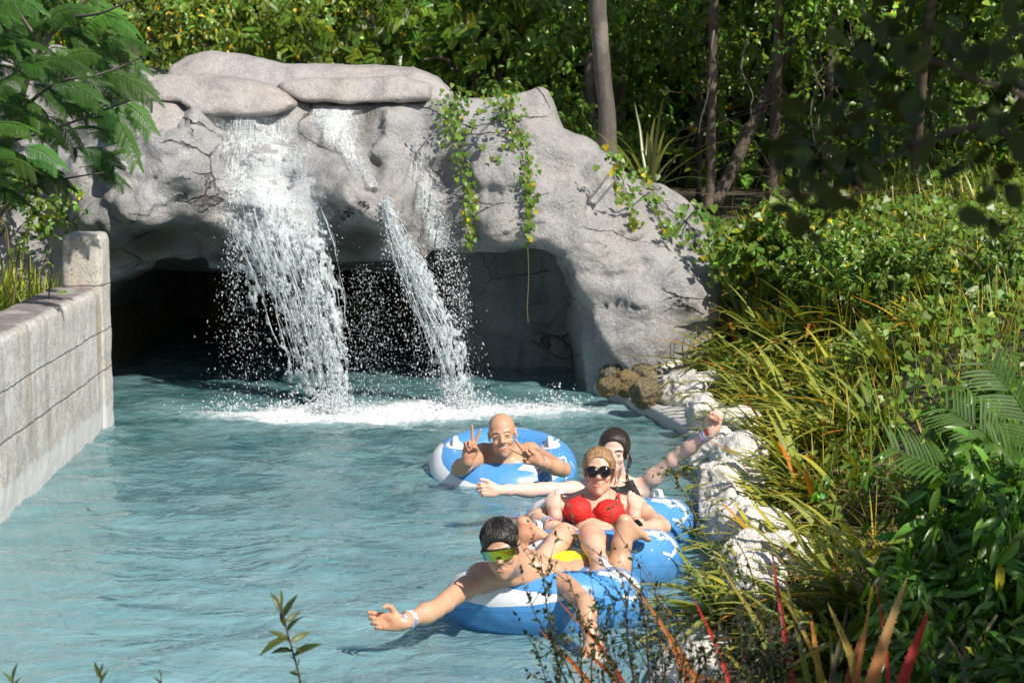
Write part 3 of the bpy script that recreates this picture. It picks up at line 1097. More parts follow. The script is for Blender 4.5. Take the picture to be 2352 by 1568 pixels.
def tints(rng, n, yellow=0.02, var=0.28, hue=0.15):
    b = np.exp(rng.normal(0, var, n))[:, None]
    h = rng.normal(0, hue, n)[:, None]
    c = np.concatenate([b * (1 + h), b, b * (1 - 0.5 * h)], 1)
    y = rng.rand(n) < yellow
    c[y] = np.array((5.0, 2.2, 0.6)) * rng.uniform(.6, 1.2, (y.sum(), 1))
    return np.clip(c, 0.1, 8)


def rdir(rng, n): 
    v = rng.normal(size=(n, 3))
    return v / np.linalg.norm(v, axis=1)[:, None]


def crown(bag, rng, centers, per, spread, size, tplt, yellow=0.02, droop=0.5, var=0.3, stems=None, facing=0.6):
    """sprigs: each centre grows a short twig that carries leaves on both sides"""
    n = len(centers)
    d = rdir(rng, n)
    d[:, 2] -= droop
    d[:, 1] -= 0.35
    d /= np.linalg.norm(d, axis=1)[:, None]
    L = spread * rng.uniform(.6, 1.4, n)
    t = (np.arange(per) + rng.uniform(0, .6, (n, per))) / per
    P = centers[:, None] + d[:, None] * (L[:, None] * (t - 0.3))[..., None]
    P = P.reshape(-1, 3) + rng.normal(0, spread * .06, (n * per, 3))
    side = rdir(rng, n * per)
    D = np.repeat(d, per, axis=0) * 0.55 + side * 0.75
    D[:, 2] -= 0.3
    U = rdir(rng, n * per) * (1 - facing) + np.array(SUN_DIR) * facing + np.array((0, -.15, .25))
    c = tints(rng, n * per, yellow, var * .6) * np.repeat(np.exp(rng.normal(0, var, n)), per)[:, None]
    scatter(bag, tplt, P, D, U, size * rng.uniform(.65, 1.25, n * per), c)
    if stems is not None:
        for k in range(0, n, stems):
            a = centers[k] - d[k] * L[k] * .35; b = centers[k] + d[k] * L[k] * .7
            bag.tube([a, (a + b) / 2 + rng.normal(0, .01, 3), b], [.006, .005, .002], 4, (.8, .6, .5), False)


def ell_points(rng, n, c, r, shell=0.55):
    v = rdir(rng, n) * (shell + (1 - shell) * rng.rand(n, 1) ** 0.7)
    P = np.array(c) + v * np.array(r)
    k = fbm(P, 0.9, 2) > -0.22          # gaps between clumps
    return P[k]


def limbs(bag, rng, base, top, r0, tips, wob=0.15, seg=8):
    base = np.array(base, float); top = np.array(top, float)
    mid = [base + (top - base) * t + rng.normal(0, wob * .25, 3) * np.array((1, 1, .2)) for t in (.33, .66)]
    P = spline([base] + mid + [top], 14)
    P[:, :2] += 0.02 * np.stack([fbm(P, 3, 2), fbm(P + 4, 3, 2)], 1)
    bag.tube(P, np.linspace(r0 * 1.15, r0 * .55, 14), seg + 4)
    for t in tips:
        k = rng.randint(6, 13)
        a = P[k]; t = np.array(t, float)
        m = (a + t) / 2 + rng.normal(0, .12, 3) + np.array((0, 0, .12))
        Q = spline([a, m, t], 9)
        bag.tube(Q, np.linspace(r0 * .42, r0 * .08, 9), seg)


def forest_tree(seed, x, y, h, rad, leaf, mat, label, per=11, n=420, size=.085, yellow=.02, trunk=.09, name='jungle_tree', low=.75, droop=.5, group='trees of the jungle behind the grotto', lean=(0, 0), bark=None, var=.3, spread=.3):
    rng = np.random.RandomState(seed)
    z0 = float(ground_z(np.array([x]), np.array([y]))[0]) - .05
    root = empty(name, (x, y, z0), label, 'tree', group)
    top = np.array((x + lean[0], y + lean[1], z0 + h * .8))
    tips = []
    cl = []
    for k in range(9):
        a = rng.uniform(0, 6.28); q = rng.uniform(.35, .95)
        c = np.array((x + lean[0] * .6 + rad * q * math.cos(a), y + lean[1] * .6 + rad * .8 * q * math.sin(a), z0 + rng.uniform(low, h)))
        cl.append(c); tips.append(c)
    b = Bag()
    limbs(b, rng, (x, y, z0), top, trunk, tips)
    b.build('trunk', bark or M_BARK2, root)
    b = Bag()
    for c in cl + [np.array((x, y - .2, z0 + h * .55)), np.array((x, y - .1, z0 + h * .85))]:
        P = ell_points(rng, n // 9, c, (rad * .55, rad * .5, rad * .48), .35)
        P = P[P[:, 2] > z0 + .1]
        crown(b, rng, P, per, spread, size, leaf, yellow, droop, var, 4)
    b.build('crown', mat, root)
    return root
# ------------------------------------------------------------------ jungle behind the grotto
def jungle():
    T = forest_tree
    # back ranks first, front ranks last; x grows to the right
    T(101, -4.9, 18.2, 5.0, 1.6, OVATE, M_LEAF_OLIVE, 'yellow flecked leafy tree at the far left behind the feathery branches', size=.078, yellow=.03, n=560)
    T(102, -2.9, 17.9, 4.6, 1.35, OVATE, M_LEAF_OLIVE, 'bushy tree with many yellow and orange leaves above the left end of the top slab', size=.07, yellow=.07, n=1100, low=1.0)
    T(103, -1.55, 18.3, 4.8, 1.3, FEATHER, M_LEAF_OLIVE, 'fine leaved light green tree above the middle of the top slab', size=.135, yellow=.015, n=760, per=7, low=.9)
    T(104, -.35, 18.6, 4.9, 1.3, FEATHER, M_LEAF, 'feathery mid green tree above the right end of the top slab', size=.14, yellow=.02, n=760, per=7, low=.9)
    T(105, .75, 18.0, 4.5, 1.1, OVATE, M_LEAF, 'glossy green tree just left of the tall grey trunk', size=.078, yellow=.01, n=760, low=.8)
    T(106, 2.45, 17.6, 5.2, 1.25, OVATE, M_LEAF, 'dark glossy tree right of the tall grey trunk, hanging over black shade', size=.074, n=760, low=2.0, yellow=.008, var=.42, lean=(0, -1.5), trunk=.05)
    T(107, 3.75, 17.4, 5.2, 1.25, OVATE, M_LEAF, 'leafy tree with drooping sprays right of the dark hollow', size=.082, n=760, low=1.55, yellow=.02, var=.42, per=12, lean=(0, -1.5), trunk=.05)
    T(108, 5.1, 17.0, 5.0, 1.35, OVATE, M_LEAF, 'broad leaved tree at the far right edge behind the blurred branch', size=.09, n=760, low=1.1, yellow=.02, var=.4, per=12, lean=(0, -1.2), trunk=.05)
    T(109, -4.2, 20.6, 6.5, 2.0, OVATE, M_LEAF_OLIVE, 'tall back row tree behind the yellow flecked bushes on the left', size=.13, n=480)
    T(110, -1.6, 21.2, 6.8, 2.0, OVATE, M_LEAF, 'tall back row tree behind the fine leaved trees', size=.13, n=480)
    T(111, 1.2, 21.2, 6.8, 2.0, OVATE, M_LEAF, 'tall back row tree behind the tall grey trunk', size=.13, n=520)
    T(112, 3.6, 21.5, 6.8, 2.0, OVATE, M_LEAF, 'tall back row tree closing the dark hollow on the right', size=.13, n=620, low=.6, trunk=.05)
    T(113, 6.4, 21.2, 6.8, 2.1, OVATE, M_LEAF, 'tall back row tree at the far right', size=.13, n=560, low=.6, trunk=.05)
    T(114, 4.3, 18.9, 3.4, 1.3, OVATE, M_LEAF, 'shaded low bush filling the hollow under the drooping sprays', size=.078, n=460, low=.2, name='jungle_bush', trunk=.03)
    T(115, 1.95, 19.4, 3.6, 1.1, OVATE, M_LEAF, 'shaded low bush right behind the tall grey trunk', size=.078, n=460, low=.2, name='jungle_bush', trunk=.03)

    # a far mass that closes the view between the trunks
    rng = np.random.RandomState(5)
    b = Bag()
    n = 11500
    P = np.stack([rng.uniform(-13, 14, n), rng.uniform(22.8, 27, n), rng.uniform(.6, 8.5, n)], 1)
    crown(b, rng, P, 6, .7, .36, OVATE_S, .01, .4, .3)
    tag(b.build('far_jungle', M_LEAF), kind='stuff')

    # tall bare trunk
    def bare(name, pts, rad, label, mat, seed=0, shade_crown_at=None):
        P = spline([W(*q) for q in pts], 26)
        rr = np.interp(np.linspace(0, 1, 26), np.linspace(0, 1, len(rad)), rad)
        P[:, 0] += .012 * fbm(P, 2.5, 2)
        o = empty(name, P[0], label, 'tree', 'bare trunks in front of the jungle shade')
        b = Bag()
        V, F, t = tube(P, rr, 14)
        N = normals(V, F)
        V = V + N * (.008 * fbm(V, 6, 3))[:, None]
        b.add(V, [F, t])
        b.build('trunk', mat, o)
        rng = np.random.RandomState(seed)
        if shade_crown_at is not None:
            b = Bag()
            for c, r_, n in shade_crown_at:  # leaf mass above the view, added to shade the hollow
                Q = ell_points(rng, n, c, r_, .2)
                Q = Q[Q[:, 2] > CAM_H + Q[:, 1] * .0622 + .25]
                crown(b, rng, Q, 10, .35, .13, OVATE, .01, .4, .3)
            b.build('crown', M_LEAF, o)
        return o
    bare('tree_trunk', [(1400, 395, 16.0), (1392, 250, 16.0), (1380, 120, 16.0), (1368, -120, 16.0)], [.088, .074, .072, .08], 'tall straight grey tree trunk standing behind the right shoulder of the grotto', M_BARK, seed=1, shade_crown_at=[((2.2, 15.9, 4.7), (1.3, 1.1, .8), 170)])
    bare('tree_trunk', [(1628, 480, 16.6), (1632, 400, 16.6), (1636, 250, 16.6), (1640, -120, 16.6)], [.045, .04, .04, .038], 'thin upright trunk left of the leaning one in the dark hollow', M_BARK2, seed=2)
    bare('tree_trunk', [(1640, 470, 17.0), (1690, 370, 17.2), (1760, 220, 17.4), (1900, -100, 18.0)], [.065, .06, .055, .05], 'dim trunk leaning to the right through the dark hollow', M_BARK2, seed=3)

    # bare vines and aerial roots hanging in the hollow
    rng = np.random.RandomState(11)
    spots = [(1640, 130, 1605, 310, 'pale bare vine curling down left of the dark hollow'), (1716, 150, 1712, 330, 'wavy pale root hanging at the middle of the dark hollow'),
             (1864, 110, 1872, 330, 'long pale root hanging at the right side of the dark hollow'), (1890, 120, 1880, 300, 'crooked thin root with a snag near the right of the hollow'),
             (1945, 130, 1925, 260, 'short thin root hanging under the drooping sprays')]
    for (u0, v0, u1, v1, lab) in spots:
        Y = rng.uniform(15.9, 16.5)
        A, B = W(u0, v0 - 60, Y), W(u1, v1, Y)
        P = np.array([A + (B - A) * t for t in np.linspace(0, 1, 7)])
        P[1:-1] += rng.normal(0, .035, (5, 3))
        b = Bag(); b.tube(spline(P, 30), np.linspace(.009, .004, 30), 5)
        tag(b.build('hanging_root', M_BARK), lab, 'vine', 'bare roots hanging in the jungle shade')
    # dry twigs tangled in the hollow: a brush pile nobody could count
    b = Bag()
    for k in range(90):
        c = W(rng.uniform(1560, 1950), rng.uniform(150, 440), rng.uniform(16.2, 17.6))
        d = rdir(rng, 1)[0] * rng.uniform(.2, .6)
        b.tube(spline([c - d, c + rng.normal(0, .05, 3), c + d], 8), np.linspace(.0032, .0012, 8), 4)
    tag(b.build('twig_tangle', M_DARKSTEM), kind='stuff')
    # wire fence behind the bank
    o = empty('wire_fence', W(1660, 455, 16.0), 'slack wire fence with thin grey posts at the back of the right bank', 'fence')
    for u in (1905, 2330):
        p0 = W(u, 520, 15.9); p1 = W(u + 6, 420, 15.9)
        b = Bag(); b.tube([p0, (p0 + p1) / 2, p1], [.014, .013, .012], 7); b.build('post', M_BARK, o)
    for vv in (440, 468):
        b = Bag()
        b.tube(spline([W(1560 + k * 115, vv + (k % 2) * 7, 15.9) for k in range(8)], 50), .003, 4)
        b.build('wire', M_BARK2, o)


jungle()
print('jungle', time.time() - T0)
# ------------------------------------------------------------------ swim tubes
def tube_material():
    t = NT('vinyl_print')
    m = t.node('ShaderNodeSeparateColor', {0: t.attr()}).outputs[0]
    p = t.pos()
    mm = t.math('ADD', m, t.math('MULTIPLY', t.math('SUBTRACT', t.noise(60, 3, 0.6, p), 0.5), 0.25))
    w = t.ramp(mm, [(0.46, 0), (0.54, 1)])
    blue = t.mix(t.ramp(t.noise(3, 3, 0.5, p), [(0.3, 0), (0.7, 1)]), (0.075, 0.285, 0.63), (0.10, 0.32, 0.66))
    c = t.mix(w, blue, (0.78, 0.80, 0.84))
    sm = t.node('ShaderNodeSeparateColor', {0: t.attr()}).outputs[1]
    c = t.mix(t.math('MULTIPLY', sm, 0.45), c, (0.03, 0.12, 0.34))
    c = t.mix(t.ramp(t.noise(7, 5, 0.7, p), [(0.52, 0), (0.75, 0.22)]), c, (0.30, 0.42, 0.58))
    drops = t.ramp(t.noise(120, 2, 0.5, p), [(0.64, 0), (0.70, 1)])
    n = t.bump(drops, 0.25, 0.003, t.bump(t.noise(9, 4, 0.6, p), 0.3, 0.014))
    return t.done(t.bsdf(c, 0.27, Normal=n, **{'Coat Weight': 0.25, 'Coat Roughness': 0.15}))


def flat_material(name, c, rough=0.5, bumpy=0.0, **kw):
    t = NT(name)
    p = t.pos()
    col = t.mix(t.ramp(t.noise(25, 3, 0.6, p), [(0.3, 0), (0.7, 1)]), [x * 0.9 for x in c], [min(1, x * 1.08) for x in c])
    if bumpy: kw['Normal'] = t.bump(t.noise(60, 3, 0.6, p), bumpy, 0.004)
    return t.done(t.bsdf(col, rough, **kw))


M_TUBE = tube_material()
M_HANDLE = flat_material('white_vinyl', (0.82, 0.82, 0.83), 0.35)


def print_mask(TH, PH):
    """white artwork of the tube: th runs round the ring in degrees (0 = +x, -90 = front), ph round the section (0 = outer side, 90 = top)"""
    M = np.zeros_like(TH)

    K = 2.9                              # degrees round the ring are about this much longer than those round the section
    TX = TH * K

    def poly(pts):
        nonlocal M
        d = poly_sdf(TX, PH * 1.0, np.array([(a * K, b) for a, b in pts], dtype=np.float32))
        M = np.maximum(M, np.clip(0.5 - d / 3.0, 0, 1))

    def stroke(pts, w):
        nonlocal M
        for a, b in zip(pts[:-1], pts[1:]):
            a = np.array((a[0] * K, a[1]), float); b = np.array((b[0] * K, b[1]), float); e = b - a
            t = np.clip(((TX - a[0]) * e[0] + (PH - a[1]) * e[1]) / (e @ e), 0, 1)
            d = np.hypot(TX - a[0] - t * e[0], PH - a[1] - t * e[1]) - w
            M = np.maximum(M, np.clip(0.5 - d / 2.5, 0, 1))
    TX = TX + 24 * K; PHW = PH; PH = PH + 12
    # long wave along the front, tapering to the right
    poly([(-178, 34), (-168, 62), (-155, 82), (-138, 78), (-118, 58), (-98, 42), (-76, 34), (-58, 34), (-72, 24), (-90, 15), (-112, 12), (-132, 20), (-150, 36), (-165, 34)])
    TX = TX - 24 * K; PH = PHW
    poly([(-205, 20), (-196, 50), (-184, 62), (-172, 52), (-180, 46), (-192, 38)])
    stroke([(-212, 8), (-204, 26), (-194, 40), (-186, 46)], 3.0)
    poly([(125, 20), (138, 56), (152, 84), (172, 96), (188, 92), (174, 80), (158, 62), (146, 34), (138, 18)])
    TX = TX + 4 * K; TH0 = TH; TH = TH + 4; PH0 = PH; PH = PH + 10
    # right front: splash and angular strokes
    poly([(-64, 74), (-56, 92), (-48, 80), (-42, 92), (-37, 78), (-44, 66), (-50, 58), (-54, 66)])
    poly([(-38, 78), (-30, 80), (-29, 34), (-36, 28)])
    stroke([(-27, 78), (-6, 66)], 2.4)
    stroke([(-6, 66), (-21, 16)], 2.6)
    stroke([(-50, 54), (-42, 60), (-35, 52), (-36, 32), (-44, 20), (-52, 26)], 2.8)
    stroke([(-4, 46), (-1, 26)], 1.6)
    rng = np.random.RandomState(2)
    for k in range(110):
        c = (rng.uniform(-66, 8), rng.uniform(8, 100)); r = rng.uniform(.5, 2.4) * rng.uniform(.4, 1)
        d = np.hypot((TH - c[0]) * K, PH - c[1]) - r
        M = np.maximum(M, np.clip(0.5 - d / 1.5, 0, 1))
    TX = TX + 0 * K
    # double line over the right back
    stroke([(2, 118), (20, 100), (36, 72), (47, 38), (51, 6)], 3.2)
    stroke([(12, 122), (29, 102), (45, 74), (56, 38), (60, 6)], 1.7)
    stroke([(75, 90), (95, 94), (110, 88)], 3.0)
    TH, PH = TH0, PH0
    # printed pads under the handles
    for t0 in (12, 184):
        d = np.maximum(np.abs(TH - t0) / 15.0, np.abs(PH - 96) / 24.0) - 1
        d = np.hypot((TH - t0) / 14.0, (PH - 100) / 26.0) - 1
        M = np.maximum(M, np.clip(0.5 - d * 4, 0, 1))
    return M


def swim_tube(c, label, Rm=0.287, r=0.145, sy=1.0, rz=0.0, slope=(0.0, 0.0)):
    root = empty('swim_tube', c, label, 'swim tube', 'blue and white swim tubes')
    na, nb = 420, 108
    th = np.linspace(-math.pi * 1.25, math.pi * 0.75, na, endpoint=False)
    ph = np.linspace(-math.pi * .75, math.pi * 1.25, nb, endpoint=False)
    TH, PH = np.meshgrid(th, ph, indexing='ij')
    # inner welded seam with puckers, faint mould seam outside
    inner = np.exp(-((np.abs(PH - math.pi) / 0.9) ** 2)) + np.exp(-((np.abs(PH + math.pi) / 0.9) ** 2))
    rr = r * (1 + 0.018 * inner * np.sin(TH * 38) - 0.012 * np.exp(-(np.degrees(PH) / 1.6) ** 2) + 0.006 * np.sin(TH * 3 + 1) + 0.005 * np.sin(TH * 7))
    # softer walls buckle a little near the seams
    rr = rr * (1 + 0.01 * np.exp(-((np.degrees(PH) + 12) / 10) ** 2) * np.sin(TH * 26))
    a = TH + rz

    def place(q, rad):
        x = (Rm + rad * np.cos(q[1])) * np.cos(q[0]); y = (Rm + rad * np.cos(q[1])) * np.sin(q[0]) * sy; z = rad * np.sin(q[1]) * (1.0)
        return np.stack([x, y, z + slope[0] * x + slope[1] * y], -1)
    V = place((a, PH), rr).reshape(-1, 3) + np.array(c)
    m = print_mask(np.degrees(TH), np.degrees(PH))
    C = np.repeat(m.reshape(-1, 1), 3, 1)
    pd = np.degrees(PH)
    C[:, 1] = np.maximum(np.clip(1.4 - np.abs(pd + 9), 0, 1), .8 * np.clip(1.3 - np.abs(pd - 128), 0, 1)).ravel()
    i = np.arange(na * nb).reshape(na, nb)
    i2 = np.roll(i, -1, 0)
    F = np.stack([i, i2, np.roll(i2, -1, 1), np.roll(i, -1, 1)], -1).reshape(-1, 4)
    build('ring', V, F, M_TUBE, root, C)
    for t0 in (12, 184):
        b = Bag()
        A = math.radians(t0) + rz
        pts = []
        for dt, rad in ((-11, r + .002), (-10, r + .022), (-7, r + .034), (0, r + .037), (7, r + .034), (10, r + .022), (11, r + .002)):
            pts.append(place((np.array(A + math.radians(dt)), np.array(R(98))), np.array(rad)) + np.array(c))
        P = spline(pts, 26)
        # a flat webbing grip: two round cords side by side
        off = unit(place((np.array(A), np.array(R(106))), np.array(r)) - place((np.array(A), np.array(R(90))), np.array(r))) * .008
        for s in (-1, 0, 1): b.tube(P + off * s * .8, .0065, 8)
        # its welded pad
        q = []
        n1, n2 = 22, 10
        for aa in np.linspace(0, 2 * math.pi, n1, endpoint=False):
            for rr_ in np.linspace(0, 1, n2):
                q.append(place((np.array(A + R(15) * rr_ * math.cos(aa)), np.array(R(100) + R(24) * rr_ * math.sin(aa))), np.array(r + .004 * (1 - rr_ ** 6) + .0012)) + np.array(c))
        ii = np.arange(n1 * n2).reshape(n1, n2); jj = np.roll(ii, -1, 0)
        b.add(np.array(q), np.stack([ii[:, :-1], ii[:, 1:], jj[:, 1:], jj[:, :-1]], -1).reshape(-1, 4))
        b.build('handle', M_HANDLE, root)
    return root


def wz(u, Y, z): return np.array(((u / SC - 512) / FPX * Y / (math.cos(PITCH)) * 0.992, Y, z))


TA = wz(1154, 10.6, .035); TB = wz(1404, 9.02, .05); TC = wz(1357, 8.33, .05); TD = wz(1256, 7.62, .045)
swim_tube(TA, 'blue and white swim tube round the bald man, farthest from the others', Rm=.300, r=.132, sy=.93, rz=R(-8), slope=(0, .20))
swim_tube(TB, 'blue and white swim tube under the woman in the black swimsuit', sy=.86, rz=R(10), slope=(0, -.2))
swim_tube(TC, 'blue and white swim tube under the woman in the red bikini', sy=.86, rz=R(16), slope=(0, -.2))
swim_tube(TD, 'blue and white swim tube under the young man lying on his chest, nearest the camera', sy=.84, rz=R(14), slope=(0.0, -.19))


# ------------------------------------------------------------------ people
def skin_material():
    t = NT('skin')
    p = t.pos()
    c = t.attr()
    c = t.mix(t.ramp(t.noise(9, 4, 0.6, p), [(0.35, 0), (0.65, 0.5)]), c, t.mix(1.0, c, (1.02, 0.90, 0.86), 'MULTIPLY'))
    c = t.mix(t.ramp(t.noise(55, 3, 0.6, p), [(0.4, 0), (0.7, 0.25)]), c, t.mix(1.0, c, (0.85, 0.76, 0.72), 'MULTIPLY'))
    drops = t.noise(170, 2, 0.5, p)
    h = t.math('ADD', t.math('MULTIPLY', t.noise(90, 3, 0.6, p), 0.5), t.math('MULTIPLY', t.ramp(drops, [(0.62, 0), (0.7, 1)]), 0.9))
    rg = t.ramp(t.noise(14, 4, 0.6, p), [(0.35, 0.30), (0.65, 0.5)])
    return t.done(t.bsdf(c, rg, Normal=t.bump(h, 0.22, 0.004), **{'Subsurface Weight': 0.12, 'Subsurface Radius': (1.0, 0.35, 0.2), 'Subsurface Scale': 0.012, 'Specular IOR Level': 0.45}))


def hair_material(name, a, b, rough=0.32, sc=150):
    t = NT(name)
    p = t.node('ShaderNodeTexCoord').outputs['Object']
    v = t.node('ShaderNodeVectorMath', {0: p, 1: (1.0, 0.35, 0.22)}, operation='MULTIPLY').outputs[0]
    n = t.noise(sc, 4, 0.65, v, 0.4)
    c = t.mix(t.ramp(n, [(0.35, 0), (0.65, 1)]), a, b)
    return t.done(t.bsdf(c, rough, Normal=t.bump(n, 0.9, 0.006)))


M_SKIN = skin_material()
M_HAIRBLACK = hair_material('black_hair', (0.008, 0.007, 0.007), (0.022, 0.018, 0.016), 0.28)
M_HAIRBROWN = hair_material('dark_brown_hair', (0.016, 0.011, 0.009), (0.045, 0.028, 0.02), 0.4)
M_HAIRBLOND = hair_material('dark_blond_hair', (0.20, 0.105, 0.045), (0.50, 0.30, 0.15), 0.38)
M_RED = flat_material('red_fabric', (0.68, 0.022, 0.016), 0.72, 0.25)
M_BLACKCLOTH = flat_material('black_fabric', (0.012, 0.012, 0.014), 0.55, 0.2)
M_YELLOW = flat_material('yellow_fabric', (0.78, 0.80, 0.03), 0.6, 0.3)
M_LENS = flat_material('black_gloss', (0.006, 0.006, 0.007), 0.06)
M_BLACKPLASTIC = flat_material('black_plastic', (0.012, 0.012, 0.013), 0.22)
M_WHITE = flat_material('enamel_white', (0.78, 0.76, 0.72), 0.25)
M_EYE = flat_material('eye_dark', (0.03, 0.017, 0.010), 0.12)
M_SILVER = flat_material('silver', (0.75, 0.75, 0.75), 0.2, Metallic=1.0)


def band_material(name, c, ink, sc=90):
    t = NT(name)
    p = t.node('ShaderNodeTexCoord').outputs['Object']
    n = t.noise(sc, 2, 0.5, p)
    return t.done(t.bsdf(t.mix(t.ramp(n, [(0.54, 0), (0.58, 0.85)]), c, ink), 0.4))


M_BANDW = band_material('white_wristband', (0.72, 0.76, 0.80), (0.12, 0.22, 0.42))
M_BANDL = band_material('lilac_wristband', (0.62, 0.50, 0.66), (0.22, 0.10, 0.30))
M_BANDO = band_material('orange_wristband', (0.85, 0.11, 0.03), (0.10, 0.02, 0.02))
M_BANDB = band_material('blue_wristband', (0.42, 0.60, 0.74), (0.10, 0.2, 0.4))


def visor_material():
    t = NT('mirror_visor')
    p = t.attr()
    return t.done(t.bsdf(p, 0.10, Metallic=0.75, **{'Coat Weight': 0.6}))


M_VISOR = visor_material()


def C1(x, y, Y): return W(832.6 + x * .3662, 918.8 + y * .3662, Y)
def C2(x, y, Y): return W((1680 + .2976 * x) / 1.7415, (1620 + .2976 * y) / 1.7415, Y)
def C3(x, y, Y): return W((1880 + .4464 * x) / 1.7415, (1600 + .4464 * y) / 1.7415, Y)
def C4(x, y, Y): return W((1450 + .5102 * x) / 1.7415, (2000 + .5102 * y) / 1.7415, Y)


class Head:
    """local frame of a head: r points to the picture's right when it faces the camera"""
    def __init__(s, c, yaw=0, pitch=0, roll=0, size=1.0):
        s.c = np.array(c, float)
        to = unit(np.array((0, 0, CAM_H)) - s.c)
        r = unit(np.cross(to, (0, 0, 1))) * -1
        r = np.array((abs(r[0]), r[1] if r[0] > 0 else -r[1], 0)); r = unit(r)
        f = unit(np.array((to[0], to[1], 0)))
        u = np.array((0, 0, 1.0))
        M = Matrix((r, f, u)).transposed()
        rot = Matrix.Rotation(R(yaw), 3, Vector(u)) @ Matrix.Rotation(R(pitch), 3, Vector(r)) @ Matrix.Rotation(R(-roll), 3, Vector(f) * -1)
        M = np.array(rot @ M)
        s.r, s.f, s.u = M[:, 0], M[:, 1], M[:, 2]
        s.M = np.array([s.r, s.f, s.u])
        s.k = size

    def __call__(s, x, y, z): return s.c + s.k * (x * s.r + y * s.f + z * s.u)

    def local(s, V): return ((V - s.c) @ s.M.T) / s.k

    def front(s, F, x, z):
        """how far forward the face surface lies at (x, z)"""
        ys = np.linspace(.145, .03, 140)
        P = np.array([s(x, y, z) for y in ys])
        g = (P - F.lo) / F.h
        i = np.clip(np.floor(g).astype(int), 0, F.n - 2); f = g - i
        d = 0
        for a in (0, 1):
            for b in (0, 1):
                for c in (0, 1):
                    d = d + F.D[i[:, 0] + a, i[:, 1] + b, i[:, 2] + c] * np.where(a, f[:, 0], 1 - f[:, 0]) * np.where(b, f[:, 1], 1 - f[:, 1]) * np.where(c, f[:, 2], 1 - f[:, 2])
        m = d < 0
        return float(ys[np.argmax(m)]) if m.any() else .09


def head_sdf(F, h, jaw=1.0, nose=1.0, smile=1.0, female=False, squint=False, glasses=False):
    k = h.k
    E = lambda x, y, z, a, b, c, kk=.02, op='add': F.ell(h(x, y, z), np.array((a, b, c)) * k, h.M, kk * k, op)
    C = lambda p, q, ra, rb, kk=.01, op='add': F.cone(h(*p), h(*q), ra * k, rb * k, kk * k, op)
    jw = 0.87 if female else 0.97
    E(0, -.012, .038, .0745, .096, .084)
    E(0, .040, .040, .060, .050, .058, .02)
    E(0, .034, -.035, .0565 * jw, .060, .080, .018)
    E(0, .052, -.082 * jaw, .039 * jw, .040, .036, .018)
    E(0, .079, -.107 * jaw, .018 * jw, .014, .013, .015)
    for s in (-1, 1):
        E(s * .044 * jw, .018, -.068 * jaw, .016, .026, .024, .02)
        E(s * .037, .064, -.030, .021, .020, .018, .018)
        if smile > .5: E(s * .034, .076, -.038, .013, .012, .012, .014)
        C((s * .012, .091, .021), (s * .042, .078, .024), .009, .008, .012)
        E(s * .031, .101, .002, .0165, .014, .0125, .012, 'cut')
        # ear
        E(s * .0745, -.004, -.004, .006, .016, .028, .008)
        E(s * .079, -.011, .003, .0045, .017, .025, .006)
        E(s * .084, -.001, .001, .006, .007, .014, .004, 'cut')
        # lids over the eyeball
        E(s * .031, .0825, .0, .0150, .0085, .0110, .006)
        if squint:
            C((s * .018, .0905, -.0085), (s * .045, .084, -.0065), .0045, .004, .005)
            C((s * .017, .0915, .0075), (s * .046, .085, .0055), .0048, .004, .005)
        else:
            C((s * .018, .0905, .007), (s * .046, .084, .0045), .004, .0032, .004)
            C((s * .019, .089, -.0085), (s * .044, .084, -.007), .0028, .0025, .004)
    # nose
    C((0, .087, .014), (0, .106 * 1.0, -.026), .0085, .0115 * nose, .014)
    E(0, .110, -.031, .0125 * nose, .011, .0095, .010)
    for s in (-1, 1):
        E(s * .0135 * nose, .098, -.034, .0085, .0105, .0075, .008)
        C((s * .006, .108, -.041), (s * .006, .1, -.036), .003, .003, .003, 'cut')
    # mouth, laid on the face surface
    w = (.0285 if smile > .5 else .022)
    rise = .0095 * smile
    gap = .0045 * smile + .0006
    xs = np.linspace(-1, 1, 9)
    ysf = [h.front(F, x * w, -.066 + rise * x * x) for x in xs]
    h.mouth = []
    for i in range(8):
        q = []
        for x, y in ((xs[i], ysf[i]), (xs[i + 1], ysf[i + 1])):
            t = 1 - x * x
            zc = -.066 + rise * x * x
            q.append((x * w, y, zc, t))
        (x0, y0, z0, t0), (x1, y1, z1, t1) = q
        h.mouth.append((h(x0, y0, z0), h(x1, y1, z1), gap))
        C((x0, y0 + .0002, z0 + gap * t0 + .0026), (x1, y1 + .0002, z1 + gap * t1 + .0026), .0018 + .0014 * t0, .0018 + .0014 * t1, .004)
        C((x0, y0 + .0002, z0 - gap * t0 - .0032), (x1, y1 + .0002, z1 - gap * t1 - .0032), .0018 + .0022 * t0, .0018 + .0022 * t1, .004)
    for i in range(8):
        x0, x1 = xs[i] * .93, xs[i + 1] * .93
        t0, t1 = 1 - xs[i] ** 2, 1 - xs[i + 1] ** 2
        C((x0 * w, ysf[i] + .0005, -.066 + rise * x0 * x0), (x1 * w, ysf[i + 1] + .0005, -.066 + rise * x1 * x1), .0016 + gap * t0, .0016 + gap * t1, .0015, 'cut')
    h.mw, h.mrise, h.mgap, h.mys = w, rise, gap, ysf
    for s in (-1, 1):                   # smile fold
        a = h.front(F, s * .019, -.040); b = h.front(F, s * (w + .007), -.062)
        C((s * .019, a + .0016, -.038), (s * (w + .008), b + .0014, -.058), .0016, .0012, .005, 'cut')


